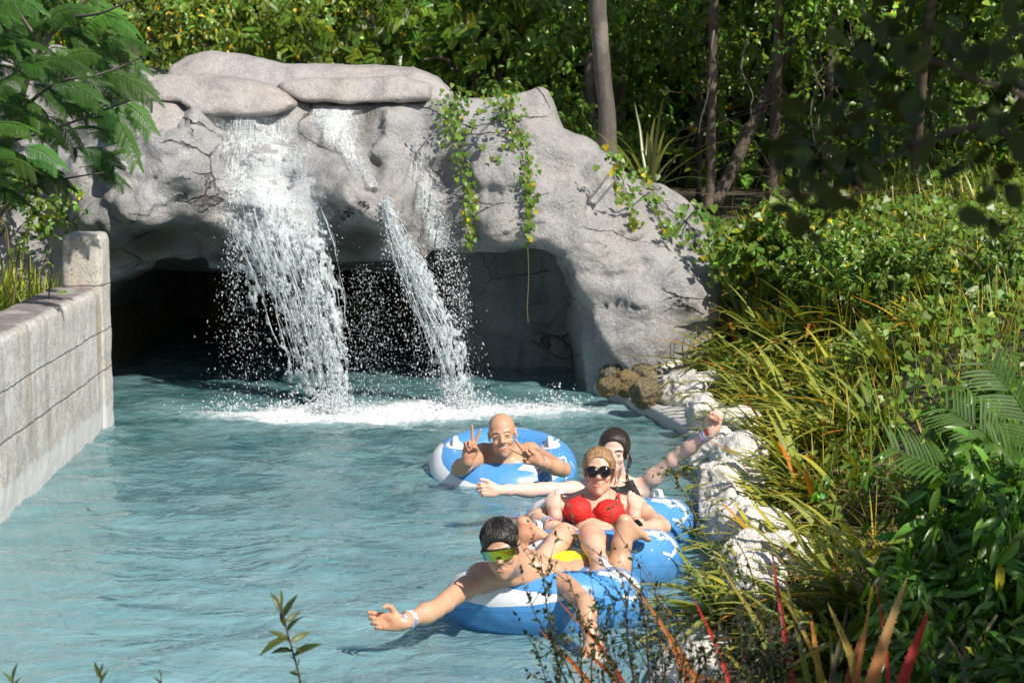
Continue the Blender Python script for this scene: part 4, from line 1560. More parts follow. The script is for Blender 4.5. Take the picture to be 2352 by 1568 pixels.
def face_tint(V, h, T, base, lips=(1.0, .66, .62), brow=None, stubble=None):
    """lip, eyebrow and beard colour, cheeks a little redder"""
    q = h.local(V)
    near = (np.abs(q[:, 0]) < .09) & (q[:, 1] > .0) & (np.abs(q[:, 2]) < .14)
    def m(x, y, z, a, b, c): return np.clip(1.6 - 1.6 * np.sqrt(((q[:, 0] - x) / a) ** 2 + ((q[:, 1] - y) / b) ** 2 + ((q[:, 2] - z) / c) ** 2), 0, 1) * near
    zz = q[:, 2] - (-.066 + h.mrise * (q[:, 0] / h.mw) ** 2)
    hw = (h.mgap + .0078) * np.sqrt(np.clip(1.12 - (q[:, 0] / h.mw) ** 2, 0, 1)) + .0005
    a = (np.clip(1.5 - 1.5 * np.abs(zz + .001) / hw, 0, 1) * near * (q[:, 1] > .06))[:, None]
    a = np.clip(a * 1.6, 0, 1)
    T = T * (1 - a) + T * np.array(lips) * a
    for s in (-1, 1):
        a = m(s * .040, .07, -.03, .028, .05, .024)[:, None] * .5
        T = T * (1 - a) + T * np.array((1.05, .82, .78)) * a
    if stubble is not None:
        a = np.maximum(m(0, .07, -.105, .050, .06, .034), m(0, .095, -.053, .030, .03, .008))[:, None] * .75
        a = a * (1 - m(0, .1, -.069, .026, .03, .012)[:, None])
        T = T * (1 - a) + np.array(stubble) * a
    return T


class Hand:
    pass


def hand(F, wrist, f, n, right=True, scale=1.0, curls=None, spread=(-12, -4, 4, 13), thumb=(40, 25, 20), nails=None):
    """five fingers on a palm; f points along the fingers, n where the palm faces"""
    f = unit(f); n = np.array(n, float); n = unit(n - f * (n @ f))
    t = np.cross(f, n) if right else -np.cross(f, n)
    s = scale
    w = np.array(wrist, float)
    M = np.array([t, f, n])
    # palm: two pads and a thin back
    F.box(w + f * .050 * s, np.array((.037, .047, .0125)) * s, M, .012 * s, .012)
    F.ell(w + f * .034 * s + t * .020 * s + n * .009 * s, np.array((.017, .034, .014)) * s, M, .012)
    F.ell(w + f * .038 * s - t * .020 * s + n * .006 * s, np.array((.015, .036, .011)) * s, M, .012)
    F.cone(w - f * .02 * s, w + f * .02 * s, .025 * s, .026 * s, .02)
    L = [(.040, .024, .020), (.045, .028, .021), (.041, .026, .021), (.032, .019, .018)]
    rad = [.0092, .0094, .009, .0078]
    curls = curls or [(10, 15, 10)] * 4
    tips = []
    for i in range(4):
        base = w + f * (.094, .099, .095, .085)[i] * s + t * (.027, .0095, -.009, -.0265)[i] * s
        a = R(-spread[i])
        d0 = f * math.cos(a) - t * math.sin(a) * -1 if False else f * math.cos(R(spread[i])) - t * math.sin(R(spread[i]))
        ang = 0
        p = base - d0 * .012 * s
        F.cone(p, base, rad[i] * s * 1.05, rad[i] * s * 1.05, .006)
        p = base
        for j in range(3):
            ang += R(curls[i][j])
            d = d0 * math.cos(ang) + n * math.sin(ang)
            q = p + d * L[i][j] * s
            F.cone(p, q, rad[i] * s * (1.0, .93, .86)[j], rad[i] * s * (.95, .88, .74)[j], .0025)
            p = q
        tips.append((p, d, rad[i] * s))
    b = w + f * .022 * s + t * .030 * s + n * .004 * s
    a0, a1, a2 = thumb
    d = unit(f * math.cos(R(a0)) + t * math.sin(R(a0)) + n * .25)
    p = b
    for j, (l, ra, rb) in enumerate(((.040, .0135, .0115), (.030, .0112, .0102), (.024, .0102, .0082))):
        if j: d = unit(d * math.cos(R((a1, a2)[j - 1])) - t * math.sin(R((a1, a2)[j - 1])) * .75 + n * math.sin(R((a1, a2)[j - 1])) * .6)
        q = p + d * l * s
        F.cone(p, q, ra * s, rb * s, .007 if j == 0 else .003)
        p = q
    tips.append((p, d, .009 * s))
    return tips


def foot(F, ankle, toe_dir, sole, s=1.0, inner=None):
    """ankle, direction heel to toes, direction the sole faces; inner = side of the big toe"""
    f = unit(toe_dir); n = np.array(sole, float); n = unit(n - f * (n @ f))
    t = unit(np.array(inner, float)); t = unit(t - f * (t @ f) - n * (t @ n))
    a = np.array(ankle, float)
    M = np.array([t, f, n])
    heel = a - f * .040 * s + n * .042 * s
    F.ell(heel, np.array((.029, .034, .030)) * s, M, .025)
    F.cone(a, heel + f * .015 * s, .034 * s, .028 * s, .03)
    F.chain([a, a + f * .07 * s + n * .028 * s, a + f * .125 * s + n * .045 * s], [.033 * s, .027 * s, .017 * s], .03)
    for x, hw, th, sh in ((-.012, .029, .020, .0), (.022, .029, .018, -.003), (.055, .032, .017, -.003), (.088, .040, .017, -.001), (.116, .046, .0165, .0)):
        F.ell(a + f * x * s + n * (.050 if x < .0 else .047) * s + t * sh * s, np.array((hw, .034, th)) * s, M, .018)
    F.ell(a + f * .116 * s + n * .050 * s + t * .020 * s, np.array((.020, .024, .017)) * s, M, .012)
    for i in range(5):
        b = a + f * (.142, .145, .139, .129, .116)[i] * s + t * (.032, .010, -.008, -.0235, -.037)[i] * s + n * .047 * s
        r = (.0135, .0095, .009, .0085, .0082)[i] * s
        l = (.034, .031, .027, .023, .020)[i] * s
        r *= 1.12
        m = b + f * l * .6 - n * .002
        F.cone(b - f * .012, m, r * .95, r, .006)
        F.cone(m, b + f * l + n * .006 * s, r * 1.0, r * .9, .003)


def limb(F, a, b, c, r, bulge=(0.0, 0.0), side=None, k=.025):
    """two-segment limb with muscle bulges; r = radii at a, below a, above b, at b, below b, at c"""
    a, b, c = (np.array(q, float) for q in (a, b, c))
    F.chain([a, a + (b - a) * .35, a + (b - a) * .8, b], [r[0], r[1], r[2], r[3]], k)
    F.chain([b, b + (c - b) * .28, b + (c - b) * .75, c], [r[3], r[4], (r[4] + r[5]) * .47, r[5]], k)
    if side is not None:
        s = np.array(side, float)
        if bulge[0]: 
            M = np.array(frame(b - a))[[0, 1, 2]]
            F.ell(a + (b - a) * .5 + s * r[1] * .45, (r[1] * .75, np.linalg.norm(b - a) * .30, r[1] * .75), M, k)
        if bulge[1]:
            M = np.array(frame(c - b))
            F.ell(b + (c - b) * .3 - s * r[4] * .25, (r[4] * .85, np.linalg.norm(c - b) * .26, r[4] * .85), M, k)


def body_mesh(F, root, base, heads=(), pads=(), disp=.0012):
    V, Q = F.mesh()
    N = normals(V, Q)
    V = V + N * (disp * fbm(V, 28, 2))[:, None]
    T = np.tile(np.array(base, dtype=np.float32), (len(V), 1))
    T = T * (1 + .10 * fbm(V, 7, 3))[:, None]
    for h, kw in heads: T = face_tint(V, h, T, base, **kw)
    for c, r, mul in pads:
        a = np.exp(-((np.linalg.norm(V - np.array(c), axis=1) / r) ** 2))[:, None]
        T = T * (1 - a) + T * np.array(mul) * a
    return build('body', V, Q, M_SKIN, root, T)


def part_field(lo, hi, h=.004): return Field(lo, hi, h)


def ring_band(root, c, axis, r, width, mat, name='wristband', squash=1.0, tilt=None):
    ax = unit(axis)
    rr, _, uu = frame(ax)
    n, m = 36, 5
    V = []
    for i in range(n):
        a = 2 * math.pi * i / n
        d = rr * math.cos(a) + uu * math.sin(a) * squash
        for j in range(m):
            q = (j / (m - 1) - .5) * width
            V.append(np.array(c) + d * (r * (1 + .03 * math.sin(3 * a)) + .0012 * (1 - abs(2 * j / (m - 1) - 1) ** 3)) + ax * (q + .003 * math.sin(2 * a)))
    i = np.arange(n * m).reshape(n, m); j = np.roll(i, -1, 0)
    F = np.stack([i[:, :-1], j[:, :-1], j[:, 1:], i[:, 1:]], -1).reshape(-1, 4)
    return build(name, V, F, mat, root)


def eyes(root, h, look=(0, 0), open_=1.0, ball=.0118):
    for s in (-1, 1):
        V, F = ico(3)
        c = h(s * .0312, .0775, -.0008)
        P = (V * np.array((ball * 1.12, ball, ball * .62 * open_ + .0012))) @ h.M * h.k + c
        e = build('eye', P, F, M_WHITE, root)
        a = R(look[0]); 
        q = V * np.array((.0074, .0024, .0070 * open_ + .0010))
        P = (q + np.array((math.sin(a) * .01, ball * .97, 0))) @ h.M * h.k + c
        build('iris', P, F, M_EYE, e)


def brows(root, h, mat, thick=.0032, lift=0.0, arch=.004):
    for s in (-1, 1):
        b = Bag()
        P = spline([h(s * .012, .0985, .0175 + lift), h(s * .026, .0955, .0225 + lift + arch), h(s * .040, .088, .0215 + lift + arch * .8), h(s * .050, .079, .0155 + lift)], 14)
        b.tube(P, np.array([thick * .8] + [thick] * 7 + list(np.linspace(thick, thick * .3, 6))) * h.k, 6)
        b.build('eyebrow', mat, root)


def teeth(root, h, *_):
    V, n = [], 15
    for i in range(n):
        q = (i / (n - 1) * 2 - 1)
        x = q * h.mw * .86
        y = np.interp(x, np.linspace(-1, 1, 9) * h.mw, h.mys) - .0018
        zc = -.066 + h.mrise * (x / h.mw) ** 2
        t = max(.15, 1 - q * q)
        V += [h(x, y, zc + h.mgap * t + .0012), h(x, y, zc - h.mgap * t * .35)]
    F = [(2 * i, 2 * i + 1, 2 * i + 3, 2 * i + 2) for i in range(n - 1)]
    V = np.array(V)
    m = len(V)
    V = np.vstack([V, V - h.f * .004])
    F = F + [(a + m, d + m, c + m, b + m) for a, b, c, d in F] + [(2 * i, 2 * i + 2, 2 * i + 2 + m, 2 * i + m) for i in range(n - 1)] + [(2 * i + 1, 2 * i + 1 + m, 2 * i + 3 + m, 2 * i + 3) for i in range(n - 1)]
    build('teeth', V, np.array(F), M_WHITE, root)


def torso(F, hip, waist, chest, neck, r, w=(.155, .135, .165, .11), d=(.105, .095, .115), k=.06):
    """pelvis, waist, rib cage and shoulder girdle; r = picture-right axis of the body"""
    hip, waist, chest, neck = (np.array(q, float) for q in (hip, waist, chest, neck))
    r = unit(r)

    def M(a, b):
        u = unit(b - a); rr = unit(r - u * (r @ u)); return np.array([rr, np.cross(u, rr), u])
    F.ell(hip, (w[0], d[0], .12), M(hip, waist), k)
    F.ell(waist, (w[1], d[1], .15), M(hip, chest), k)
    F.ell(chest, (w[2], d[2], .17), M(waist, neck), k)
    F.ell(chest + (neck - chest) * .62, (w[2] * .98, d[2] * .72, .075), M(chest, neck), k)
    F.cone(chest + (neck - chest) * .5, neck, .085, .058, .05)


def person(label, loc):
    return empty('person', loc, label, 'person')


def hair_cap(root, h, mat, inflate=.013, cuts=(), extra=None, seed=0, amp=.004, name='hair', low=-.035):
    c = h.c
    g = Field(c - .17 * h.k, c + .17 * h.k, .0036)
    k = h.k
    E = lambda x, y, z, a, b, cc, kk=.02, op='add': g.ell(h(x, y, z), np.array((a, b, cc)) * k, h.M, kk * k, op)
    E(0, -.012, .038, .0745 + inflate, .096 + inflate, .084 + inflate)
    E(0, .036, .042, .062 + inflate, .052 + inflate, .060 + inflate, .03)
    E(0, -.045, -.03, .062 + inflate, .055 + inflate * .5, .06, .03)
    for q in cuts: E(*q, .012, 'cut')
    g.box(h(0, 0, low - .1), np.array((.2, .2, .1)) * k, h.M, .005, .01, 'cut')
    if extra: extra(g)
    V, F = g.mesh()
    N = normals(V, F)
    q = h.local(V)
    V = V + N * (amp * fbm(q * np.array((1, .25, .25)) + seed, 70, 3) + amp * .8 * fbm(q + seed, 14, 2))[:, None]
    return build(name, V, F, mat, root)


def combed_back(root, h, mat, n, seed, infl=.010, knot=(0, -.105, .03), zlow=-.03):
    """locks combed from the hairline over the skull to the back of the head"""
    rng = np.random.RandomState(seed)
    b = Bag()
    K = np.array(knot)
    for k in range(n):
        q = rng.uniform(-1, 1)
        a = q * 2.05
        y0 = .062 * math.cos(a * .72) - .004; x0 = .074 * math.sin(min(max(a * .80, -1.57), 1.57)); z0 = .088 - .105 * (abs(q) ** 1.6) + rng.normal(0, .006)
        z0 = max(z0, zlow)
        st = np.array((x0, y0, z0))
        pts = []
        for t in np.linspace(0, 1, 8):
            p = st * (1 - t) + K * t
            c = np.array((0, -.012, .036))
            d = p - c
            r = np.array((.0755, .097, .0855)) + infl + rng.uniform(-.002, .003)
            if t < .93: d = d / np.sqrt(((d / r) ** 2).sum())
            pts.append(h(*(c + d)))
        b.tube(spline(pts, 14), np.linspace(.0034, .0022, 14) * rng.uniform(.6, 1.2) * np.minimum(1, .35 + np.linspace(0, 4, 14)), 5, caps=False)
    return b.build('hair_strands', mat, root)


UP = np.array((0, 0, 1.0))
TO = np.array((0, -1.0, 0.15))


# --- A: bald man leaning on the rim of the far tube, making two V signs
def man_bald():
    base = np.array((.57, .335, .215))
    root = person('bald man smiling in the far tube, both hands making V signs', TA)
    F = Field(TA + (-.50, -.86, -.45), TA + (.50, .40, .62), .0042)
    h = Head(C2(1108, 398, 10.34), yaw=-2, pitch=-6, roll=8, size=1.02)
    neck = C2(1100, 660, 10.42)
    torso(F, TA + (-.02, .12, -.38), TA + (-.02, .03, -.2), C2(1120, 900, 10.50), neck + (0, .05, .0), (1, 0, 0), (.15, .14, .165), (.10, .10, .115))
    F.cone(h(0, -.02, -.06), neck + (0, .03, -.02), .056, .066, .03)
    sL = C2(850, 655, 10.46); sR = C2(1480, 640, 10.46)
    for s_ in (sL, sR):
        F.cone(neck + (0, .05, -.02), s_, .05, .058, .05)
        F.ell(s_, (.056, .055, .058), None, .03)
    # collar bones and chest
    for s_ in (sL, sR): F.cone(neck + (0, -.035, -.035), s_ + (0, -.035, .01), .012, .012, .025)
    for q in (960, 1260): F.ell(C2(q, 840, 10.38), (.085, .05, .06), None, .05)
    eL, wL = C2(525, 850, 10.12), C2(650, 735, 10.02)
    eR, wR = C2(1925, 860, 10.16), C2(1590, 745, 9.98)
    ra = (.050, .047, .041, .038, .041, .026)
    limb(F, sL, eL, wL, ra, (1, 1), (0, -.4, .6))
    limb(F, sR, eR, wR, ra, (1, 1), (0, -.4, .6))
    vs = [(-4, 4, 3), (-3, 3, 3), (68, 95, 60), (72, 95, 60)]
    hand(F, wL + (0, 0, .01), (.14, -.1, 1), (.1, -1, .05), True, .98, vs, (-13, 9, 8, 12), (18, 50, 55))
    hand(F, wR + (0, 0, .0), (-.72, -.25, .62), (-.15, -1, .0), False, .98, vs, (-12, 14, 8, 12), (25, 45, 50))
    head_sdf(F, h, smile=1.0, squint=True, nose=1.1)
    pads = [(C2(700, 600, 10.0), .05, (1.08, .88, .82)), (C2(1480, 700, 9.96), .05, (1.06, .9, .85))]
    body_mesh(F, root, base, [(h, dict(stubble=(.36, .27, .22)))], pads)
    brows(root, h, M_HAIRBROWN, .0013, -.003, .003)
    for s in (-1, 1):
        b = Bag(); b.tube(spline([h(s * .018, .0955, -.0005), h(s * .031, .0945, .0005), h(s * .044, .088, -.0015)], 9), np.array([.001, .0016, .002, .0022, .0022, .002, .0018, .0014, .001]), 6)
        b.build('eye', M_EYE, root)
    teeth(root, h)
    ring_band(root, wL + (0, 0, .005), wL - eL, .032, .014, M_BANDB)
    ring_band(root, wL + (.004, 0, .022), wL - eL + (0, 0, .05), .0315, .010, M_BANDL)
    ring_band(root, wR + (.012, 0, 0), wR - eR, .030, .008, M_BANDL)


def fabric(root, name, mat, prims, lo, hi, keep=(), h=.004, amp=.0015, fold=24, gather=None):
    """a garment: shell shapes kept inside the given half-spaces (point, outward normal)"""
    g = Field(lo, hi, h)
    prims(g)
    X = g.ax[0][:, None, None]; Y = g.ax[1][None, :, None]; Z = g.ax[2][None, None, :]
    for p, n in keep:
        n = unit(n)
        g.D = smax(g.D, (X - p[0]) * n[0] + (Y - p[1]) * n[1] + (Z - p[2]) * n[2], .004).astype(np.float32)
    V, F = g.mesh()
    print(name, len(V))
    if not len(V): return None
    N = normals(V, F)
    V = V + N * (amp * fbm(V * np.array((1, 1, .4)), fold, 3))[:, None]
    if gather is not None:
        g_, ph = V - np.array(gather), None
        a = np.arctan2(g_[:, 2], g_[:, 0]); q = np.linalg.norm(g_[:, [0, 2]], axis=1)
        V = V + N * (.0022 * np.sin(a * 17 + 3 * fbm(V, 12, 2)) * np.exp(-(q / .06) ** 2))[:, None]
    return build(name, V, F, mat, root)


# --- B: woman in black behind, arms flung wide
def woman_black():
    base = np.array((.74, .54, .44))
    root = person('woman in a black swimsuit with dark pulled back hair, both arms stretched wide', TB)
    F = Field(TB + (-.84, -.95, -.3), TB + (.76, .55, .78), .0046)
    h = Head(C1(1578, 318, 9.26), yaw=-4, pitch=0, roll=-4, size=.93)
    neck = C1(1600, 520, 9.36)
    chest = C1(1600, 690, 9.38)
    torso(F, TB + (.03, .1, .0), TB + (.035, .19, .1), chest, neck, (1, 0, .05), (.155, .115, .125), (.10, .08, .075), .045)
    F.cone(h(0, -.02, -.05), neck, .047, .05, .03)
    sL, sR = C1(1415, 560, 9.36), C1(1735, 560, 9.36)
    for s_ in (sL, sR):
        F.cone(neck + (0, .01, -.01), s_, .042, .046, .045)
        F.ell(s_, (.05, .05, .052), None, .035)
    for q in (1530, 1680): F.ell(C1(q, 612, 9.285), (.058, .048, .054), None, .016)
    eL, wL = C1(1120, 556, 9.22), C1(845, 562, 9.08)
    eR, wR = C1(2005, 325, 9.24), C1(2190, 190, 9.12)
    ra = (.043, .041, .034, .031, .033, .021)
    limb(F, sL, eL, wL, ra, (0, 1), (0, 0, 1))
    limb(F, sR, eR, wR, ra, (0, 1), (0, 0, 1))
    hand(F, wL, (-1, -.25, .05), (.1, -.75, .3), True, .90, [(55, 70, 40), (60, 72, 45), (62, 75, 45), (60, 70, 45)], (-6, -2, 3, 8), (28, 20, 15))
    hand(F, wR, (.32, -.1, 1), (-.3, -1, .2), False, .92, [(80, 95, 60), (82, 95, 60), (84, 95, 60), (84, 95, 60)], (-3, -1, 2, 5), (25, 55, 60))
    # legs run forward on both sides of the woman in front
    for sx, ft in ((-1, C1(1222, 748, 8.40)), (1, C1(1692, 752, 8.40))):
        hip = TB + (.03 + sx * .09, .06, .0)
        ank = ft + (0, .05, .0)
        knee = (hip + ank) / 2 + (sx * .01, 0, .0)
        limb(F, hip, knee, ank, (.075, .062, .050, .044, .045, .030))
        foot(F, ank, (sx * .08, .93, .34), (0, -.9, -.1), .82, (-sx, 0, 0))
    head_sdf(F, h, smile=.45, female=True, nose=.92)
    pads = [(C1(1224, 680, 8.38), .08, (1.04, .80, .74)), (C1(1694, 690, 8.38), .08, (1.04, .80, .74)), (C1(770, 560, 9.03), .06, (1.02, .86, .80)), (C1(2220, 110, 9.08), .06, (1.0, .82, .72))]
    body_mesh(F, root, base, [(h, dict(lips=(.88, .50, .48)))], pads)
    eyes(root, h, (2, 0), .72)
    brows(root, h, M_HAIRBROWN, .0036, .0, .002)

    def bun(g): g.ell(h(.02, -.105, .03), np.array((.045, .035, .045)) * h.k, h.M, .02)
    hair_cap(root, h, M_HAIRBROWN, .009, [(0, .102, -.012, .073, .075, .086), (.088, .018, -.035, .026, .044, .05), (-.088, .018, -.035, .026, .044, .05)], bun, 3, .003, low=-.05)
    combed_back(root, h, M_HAIRBROWN, 260, 8, .0085)
    b = Bag()
    for k in range(5):
        o = .004 * k
        b.tube(spline([h(.076, .02, .02), h(.084 + o, .035, -.03), h(.078 + o, .03, -.07), h(.088 - o, .025, -.10), h(.080 + o, .02, -.13)], 16), np.linspace(.0022, .0008, 16), 5)
    b.build('loose_strand', M_HAIRBROWN, root)

    def prims(g):
        torso(g, TB + (.03, .1, .0), TB + (.035, .19, .1), chest, neck, (1, 0, .05), (.161, .121, .131), (.106, .086, .081), .045)
        for s_ in (sL, sR):
            g.cone(neck + (0, .01, -.01), s_, .048, .052, .045)
            g.ell(s_, (.056, .056, .058), None, .035)
        for q in (1530, 1680): g.ell(C1(q, 612, 9.285), (.064, .054, .060), None, .016)
    apex = C1(1650, 535, 9.25)
    fabric(root, 'swimsuit', M_BLACKCLOTH, prims, TB + (-.25, -.2, -.15), TB + (.32, .5, .42),
           [(C1(1640, 522, 9.22), (0, 0, 1)), (C1(1712, 545, 9.25), (1, -.1, .62)), (C1(1500, 560, 9.25), (-1, -.1, .62))])
    for (x0, y0, x1, y1) in ((1655, 470, 1690, 560), (1520, 490, 1510, 560)):
        b = Bag()
        b.tube(spline([C1(x0 - 10, y0 - 12, 9.38), C1(x0, y0, 9.31), C1((x0 + x1) / 2 + 4, (y0 + y1) / 2, 9.285), C1(x1, y1, 9.26), C1(x1 + 10, y1 + 30, 9.235)], 18), .0052, 6)
        b.build('shoulder_strap', M_BLACKCLOTH, root)
    ax = wR - eR
    ring_band(root, wR - unit(ax) * .012, ax, .0305, .022, M_BANDO)
    ring_band(root, wR - unit(ax) * .036, ax, .0315, .017, M_BANDW)
    ring_band(root, wR - unit(ax) * .056, ax, .0325, .017, M_BANDL)


# --- C: woman in red, leaning back between the other's feet
def woman_red():
    base = np.array((.68, .43, .31))
    root = person('woman in a red bikini and large black sunglasses leaning back in the middle tube', TC)
    F = Field(TC + (-.52, -.95, -.25), TC + (.52, .55, .66), .0042)
    h = Head(C1(1484, 446, 8.60), yaw=-2, pitch=-12, roll=2, size=.93)
    neck = C1(1478, 612, 8.70)
    chest = C1(1462, 706, 8.57)
    hip = TC + (.02, -.10, .02)
    waist = TC + (.025, .06, .10)
    torso(F, hip, waist, chest, neck, (1, 0, 0), (.136, .100, .114), (.09, .07, .08), .038)
    F.cone(h(0, -.02, -.06), neck + (0, .0, -.01), .047, .05, .025)
    sL, sR = C1(1262, 655, 8.68), C1(1712, 665, 8.68)
    for s_ in (sL, sR):
        F.cone(neck + (0, .02, -.02), s_, .046, .05, .05)
        F.ell(s_, (.045, .046, .046), None, .028)
    bL, bR = C1(1353, 688, 8.43), C1(1547, 700, 8.43)
    for q in (bL, bR): F.ell(q, (.062, .062, .056), None, .02)
    eL, wL = C1(1075, 745, 8.50), C1(1195, 785, 8.28)
    eR, wR = C1(1885, 790, 8.46), C1(1700, 800, 8.24)
    ra = (.043, .040, .034, .032, .035, .023)
    limb(F, sL, eL, wL, ra, (0, 1), (0, 0, 1))
    limb(F, sR, eR, wR, ra, (0, 1), (0, 0, 1))
    hand(F, wR, (-1, -.12, -.05), (.0, -.2, -1), False, .92, [(35, 40, 25), (38, 42, 25), (40, 42, 25), (42, 45, 25)], (-6, -2, 3, 8), (35, 20, 15))
    hand(F, wL, (1, -.12, -.05), (.0, -.2, -1), True, .92, [(35, 40, 25), (38, 42, 25), (40, 42, 25), (42, 45, 25)], (-6, -2, 3, 8), (35, 20, 15))
    kL, aL = C1(1262, 838, 8.0), C1(1120, 1000, 7.82)
    kR, aR = C1(1428, 842, 7.94), C1(1500, 1060, 7.70)
    rl = (.074, .064, .050, .044, .042, .029)
    limb(F, hip + (-.085, -.02, .0), kL, aL, rl, (0, 1), (0, 0, 1), .035)
    limb(F, hip + (.085, -.02, .0), kR, aR, rl, (0, 1), (0, 0, 1), .035)
    foot(F, aR, (-.75, -.35, -.25), (0, -.2, -1), .92, (-.5, -.8, 0))
    foot(F, aL, (-.2, -.8, .1), (0, -.1, -1), .92, (.8, 0, 0))
    head_sdf(F, h, smile=.8, female=True, nose=1.0)
    pads = [(C1(1425, 800, 7.9), .06, (1.04, .84, .8)), (C1(1265, 800, 7.96), .06, (1.04, .84, .8))]
    body_mesh(F, root, base, [(h, dict(lips=(1.04, .6, .58)))], pads)
    teeth(root, h, .015, -.067, .004)
    hair_cap(root, h, M_HAIRBLOND, .007, [(0, .102, -.014, .070, .075, .086), (.086, .01, -.05, .022, .036, .045), (-.086, .01, -.05, .022, .036, .045)], None, 5, .0035, low=-.06)
    combed_back(root, h, M_HAIRBLOND, 260, 9, .0065, (0, -.10, .0))
    b = Bag()
    for k in range(7):
        o = .0035 * k
        b.tube(spline([h(.070, .025, .055 - o), h(.081, .02, .01), h(.084, .01, -.03 - o), h(.074, .0, -.075)], 14), np.linspace(.0035, .0012, 14), 5)
    b.build('loose_strand', M_HAIRBLOND, root)

    # bikini top
    def prims(g):
        pass
    up = unit(neck - chest)
    top = Bag()
    lo, hi = TC + (-.25, -.1, .0), TC + (.3, .4, .5)
    fabric(root, 'bikini_top', M_RED, lambda g: [g.ell(bL, (.0705, .0675, .0615), None, .004)], lo, hi, [(C1(1345, 628, 8.36), (.35, -.1, 1.0)), (C1(1436, 690, 8.38), (1, 0, .1))], .0035, .0014, 40, C1(1436, 722, 8.38))
    fabric(root, 'bikini_top', M_RED, lambda g: [g.ell(bR, (.0705, .0675, .0615), None, .004)], lo, hi, [(C1(1560, 638, 8.36), (-.35, -.1, 1.0)), (C1(1460, 695, 8.38), (-1, 0, .1))], .0035, .0014, 40, C1(1460, 726, 8.38))
    b = Bag()
    b.tube(spline([C1(1262, 742, 8.50), C1(1330, 748, 8.40), C1(1400, 740, 8.40), C1(1448, 722, 8.405), C1(1500, 742, 8.40), C1(1580, 760, 8.40), C1(1640, 758, 8.5)], 40), .0075, 8)
    b.build('chest_band', M_RED, root)
    for (x0, y0, x1, y1, xe, ye) in ((1376, 592, 1350, 610, 1326, 630), (1604, 598, 1610, 618, 1608, 642)):
        b = Bag()
        b.tube(spline([C1(x0 + 8, y0 - 14, 8.70), C1(x0, y0, 8.605), C1(x1, y1, 8.50), C1(xe, ye, 8.425)], 20), .0062, 8)
        b.build('shoulder_strap', M_RED, root)
    # sunglasses: two big rounded lenses on a curved front
    sg = empty('sunglasses', h(0, .1, .0)); sg.parent = root; sg.location = [float(q) for q in (h(0, .1, 0) - np.array(parent_loc(root)))]
    for s in (-1, 1):
        n = 40
        V = [h(s * .031, .119, .0)]
        W_ = []
        for rr_, yy in ((.5, .1185), (.9, .1165), (1.0, .113)):
            for i in range(n):
                a = 2 * math.pi * i / n
                x = s * .0315 + .0285 * rr_ * math.cos(a) * (1 - .06 * math.cos(a) * s); z = -.001 + .0255 * rr_ * (abs(math.sin(a)) ** .85) * math.copysign(1, math.sin(a))
                W_.append(h(x, yy - .16 * x * x / .06, z))
        V = np.array(V + W_)
        F_ = []
        Q = []
        for i in range(n):
            j = (i + 1) % n
            F_.append((0, 1 + i, 1 + j))
            for k in range(2): Q.append((1 + k * n + i, 1 + (k + 1) * n + i, 1 + (k + 1) * n + j, 1 + k * n + j))
        build('lens', V, [np.array(F_), np.array(Q)], M_LENS, sg)
        P = np.array(W_[2 * n:] + [W_[2 * n]])
        b = Bag(); b.tube(P, .0042 * h.k, 8, caps=False)
        b.tube(spline([h(s * .060, .098, .008), h(s * .073, .07, .008), h(s * .079, .02, .004)], 10), .0042, 6)
        if s > 0: b.tube(spline([h(-.006, .119, .006), h(0, .121, .009), h(.006, .119, .006)], 6), .0035, 6)
        b.build('frame', M_BLACKPLASTIC, sg)
    ax = wL - eL
    for k, (m, w_) in enumerate(((M_BANDO, .018), (M_BANDW, .012), (M_BANDL, .014), (M_BANDB, .014), (M_BANDW, .012))):
        ring_band(root, wL - unit(ax) * (.004 + .019 * k), ax, .0305 + .0015 * k, w_, m)
    ax = wR - eR
    w_ = empty('watch', wR); w_.parent = root; w_.location = [float(q) for q in (wR - np.array(parent_loc(root)))]
    c = wR - unit(ax) * .006
    ring_band(w_, c, ax, .0305, .019, M_BLACKPLASTIC, 'strap')
    g = Field(c + (-.05, -.07, -.05), c + (.05, .05, .07), .0025)
    r_, f_, u_ = frame(ax)
    out = unit(np.array((0, -.75, .65))); out = unit(out - unit(ax) * (out @ unit(ax)))
    g.box(c + out * .034, (.017, .019, .006), np.array([unit(ax), np.cross(out, unit(ax)), out]), .005, 0)
    V, Fq = g.mesh(); build('case', V, Fq, M_LENS, w_)
    b = Bag()
    b.tube(spline([C1(1395, 585, 8.66), C1(1412, 604, 8.60), C1(1430, 614, 8.57), C1(1470, 606, 8.60), C1(1510, 588, 8.66)], 24), .0012, 5)
    V, Fq = ico(2); b.add(V * .0055 + C1(1430, 620, 8.565), Fq)
    b.build('necklace', M_SILVER, root)


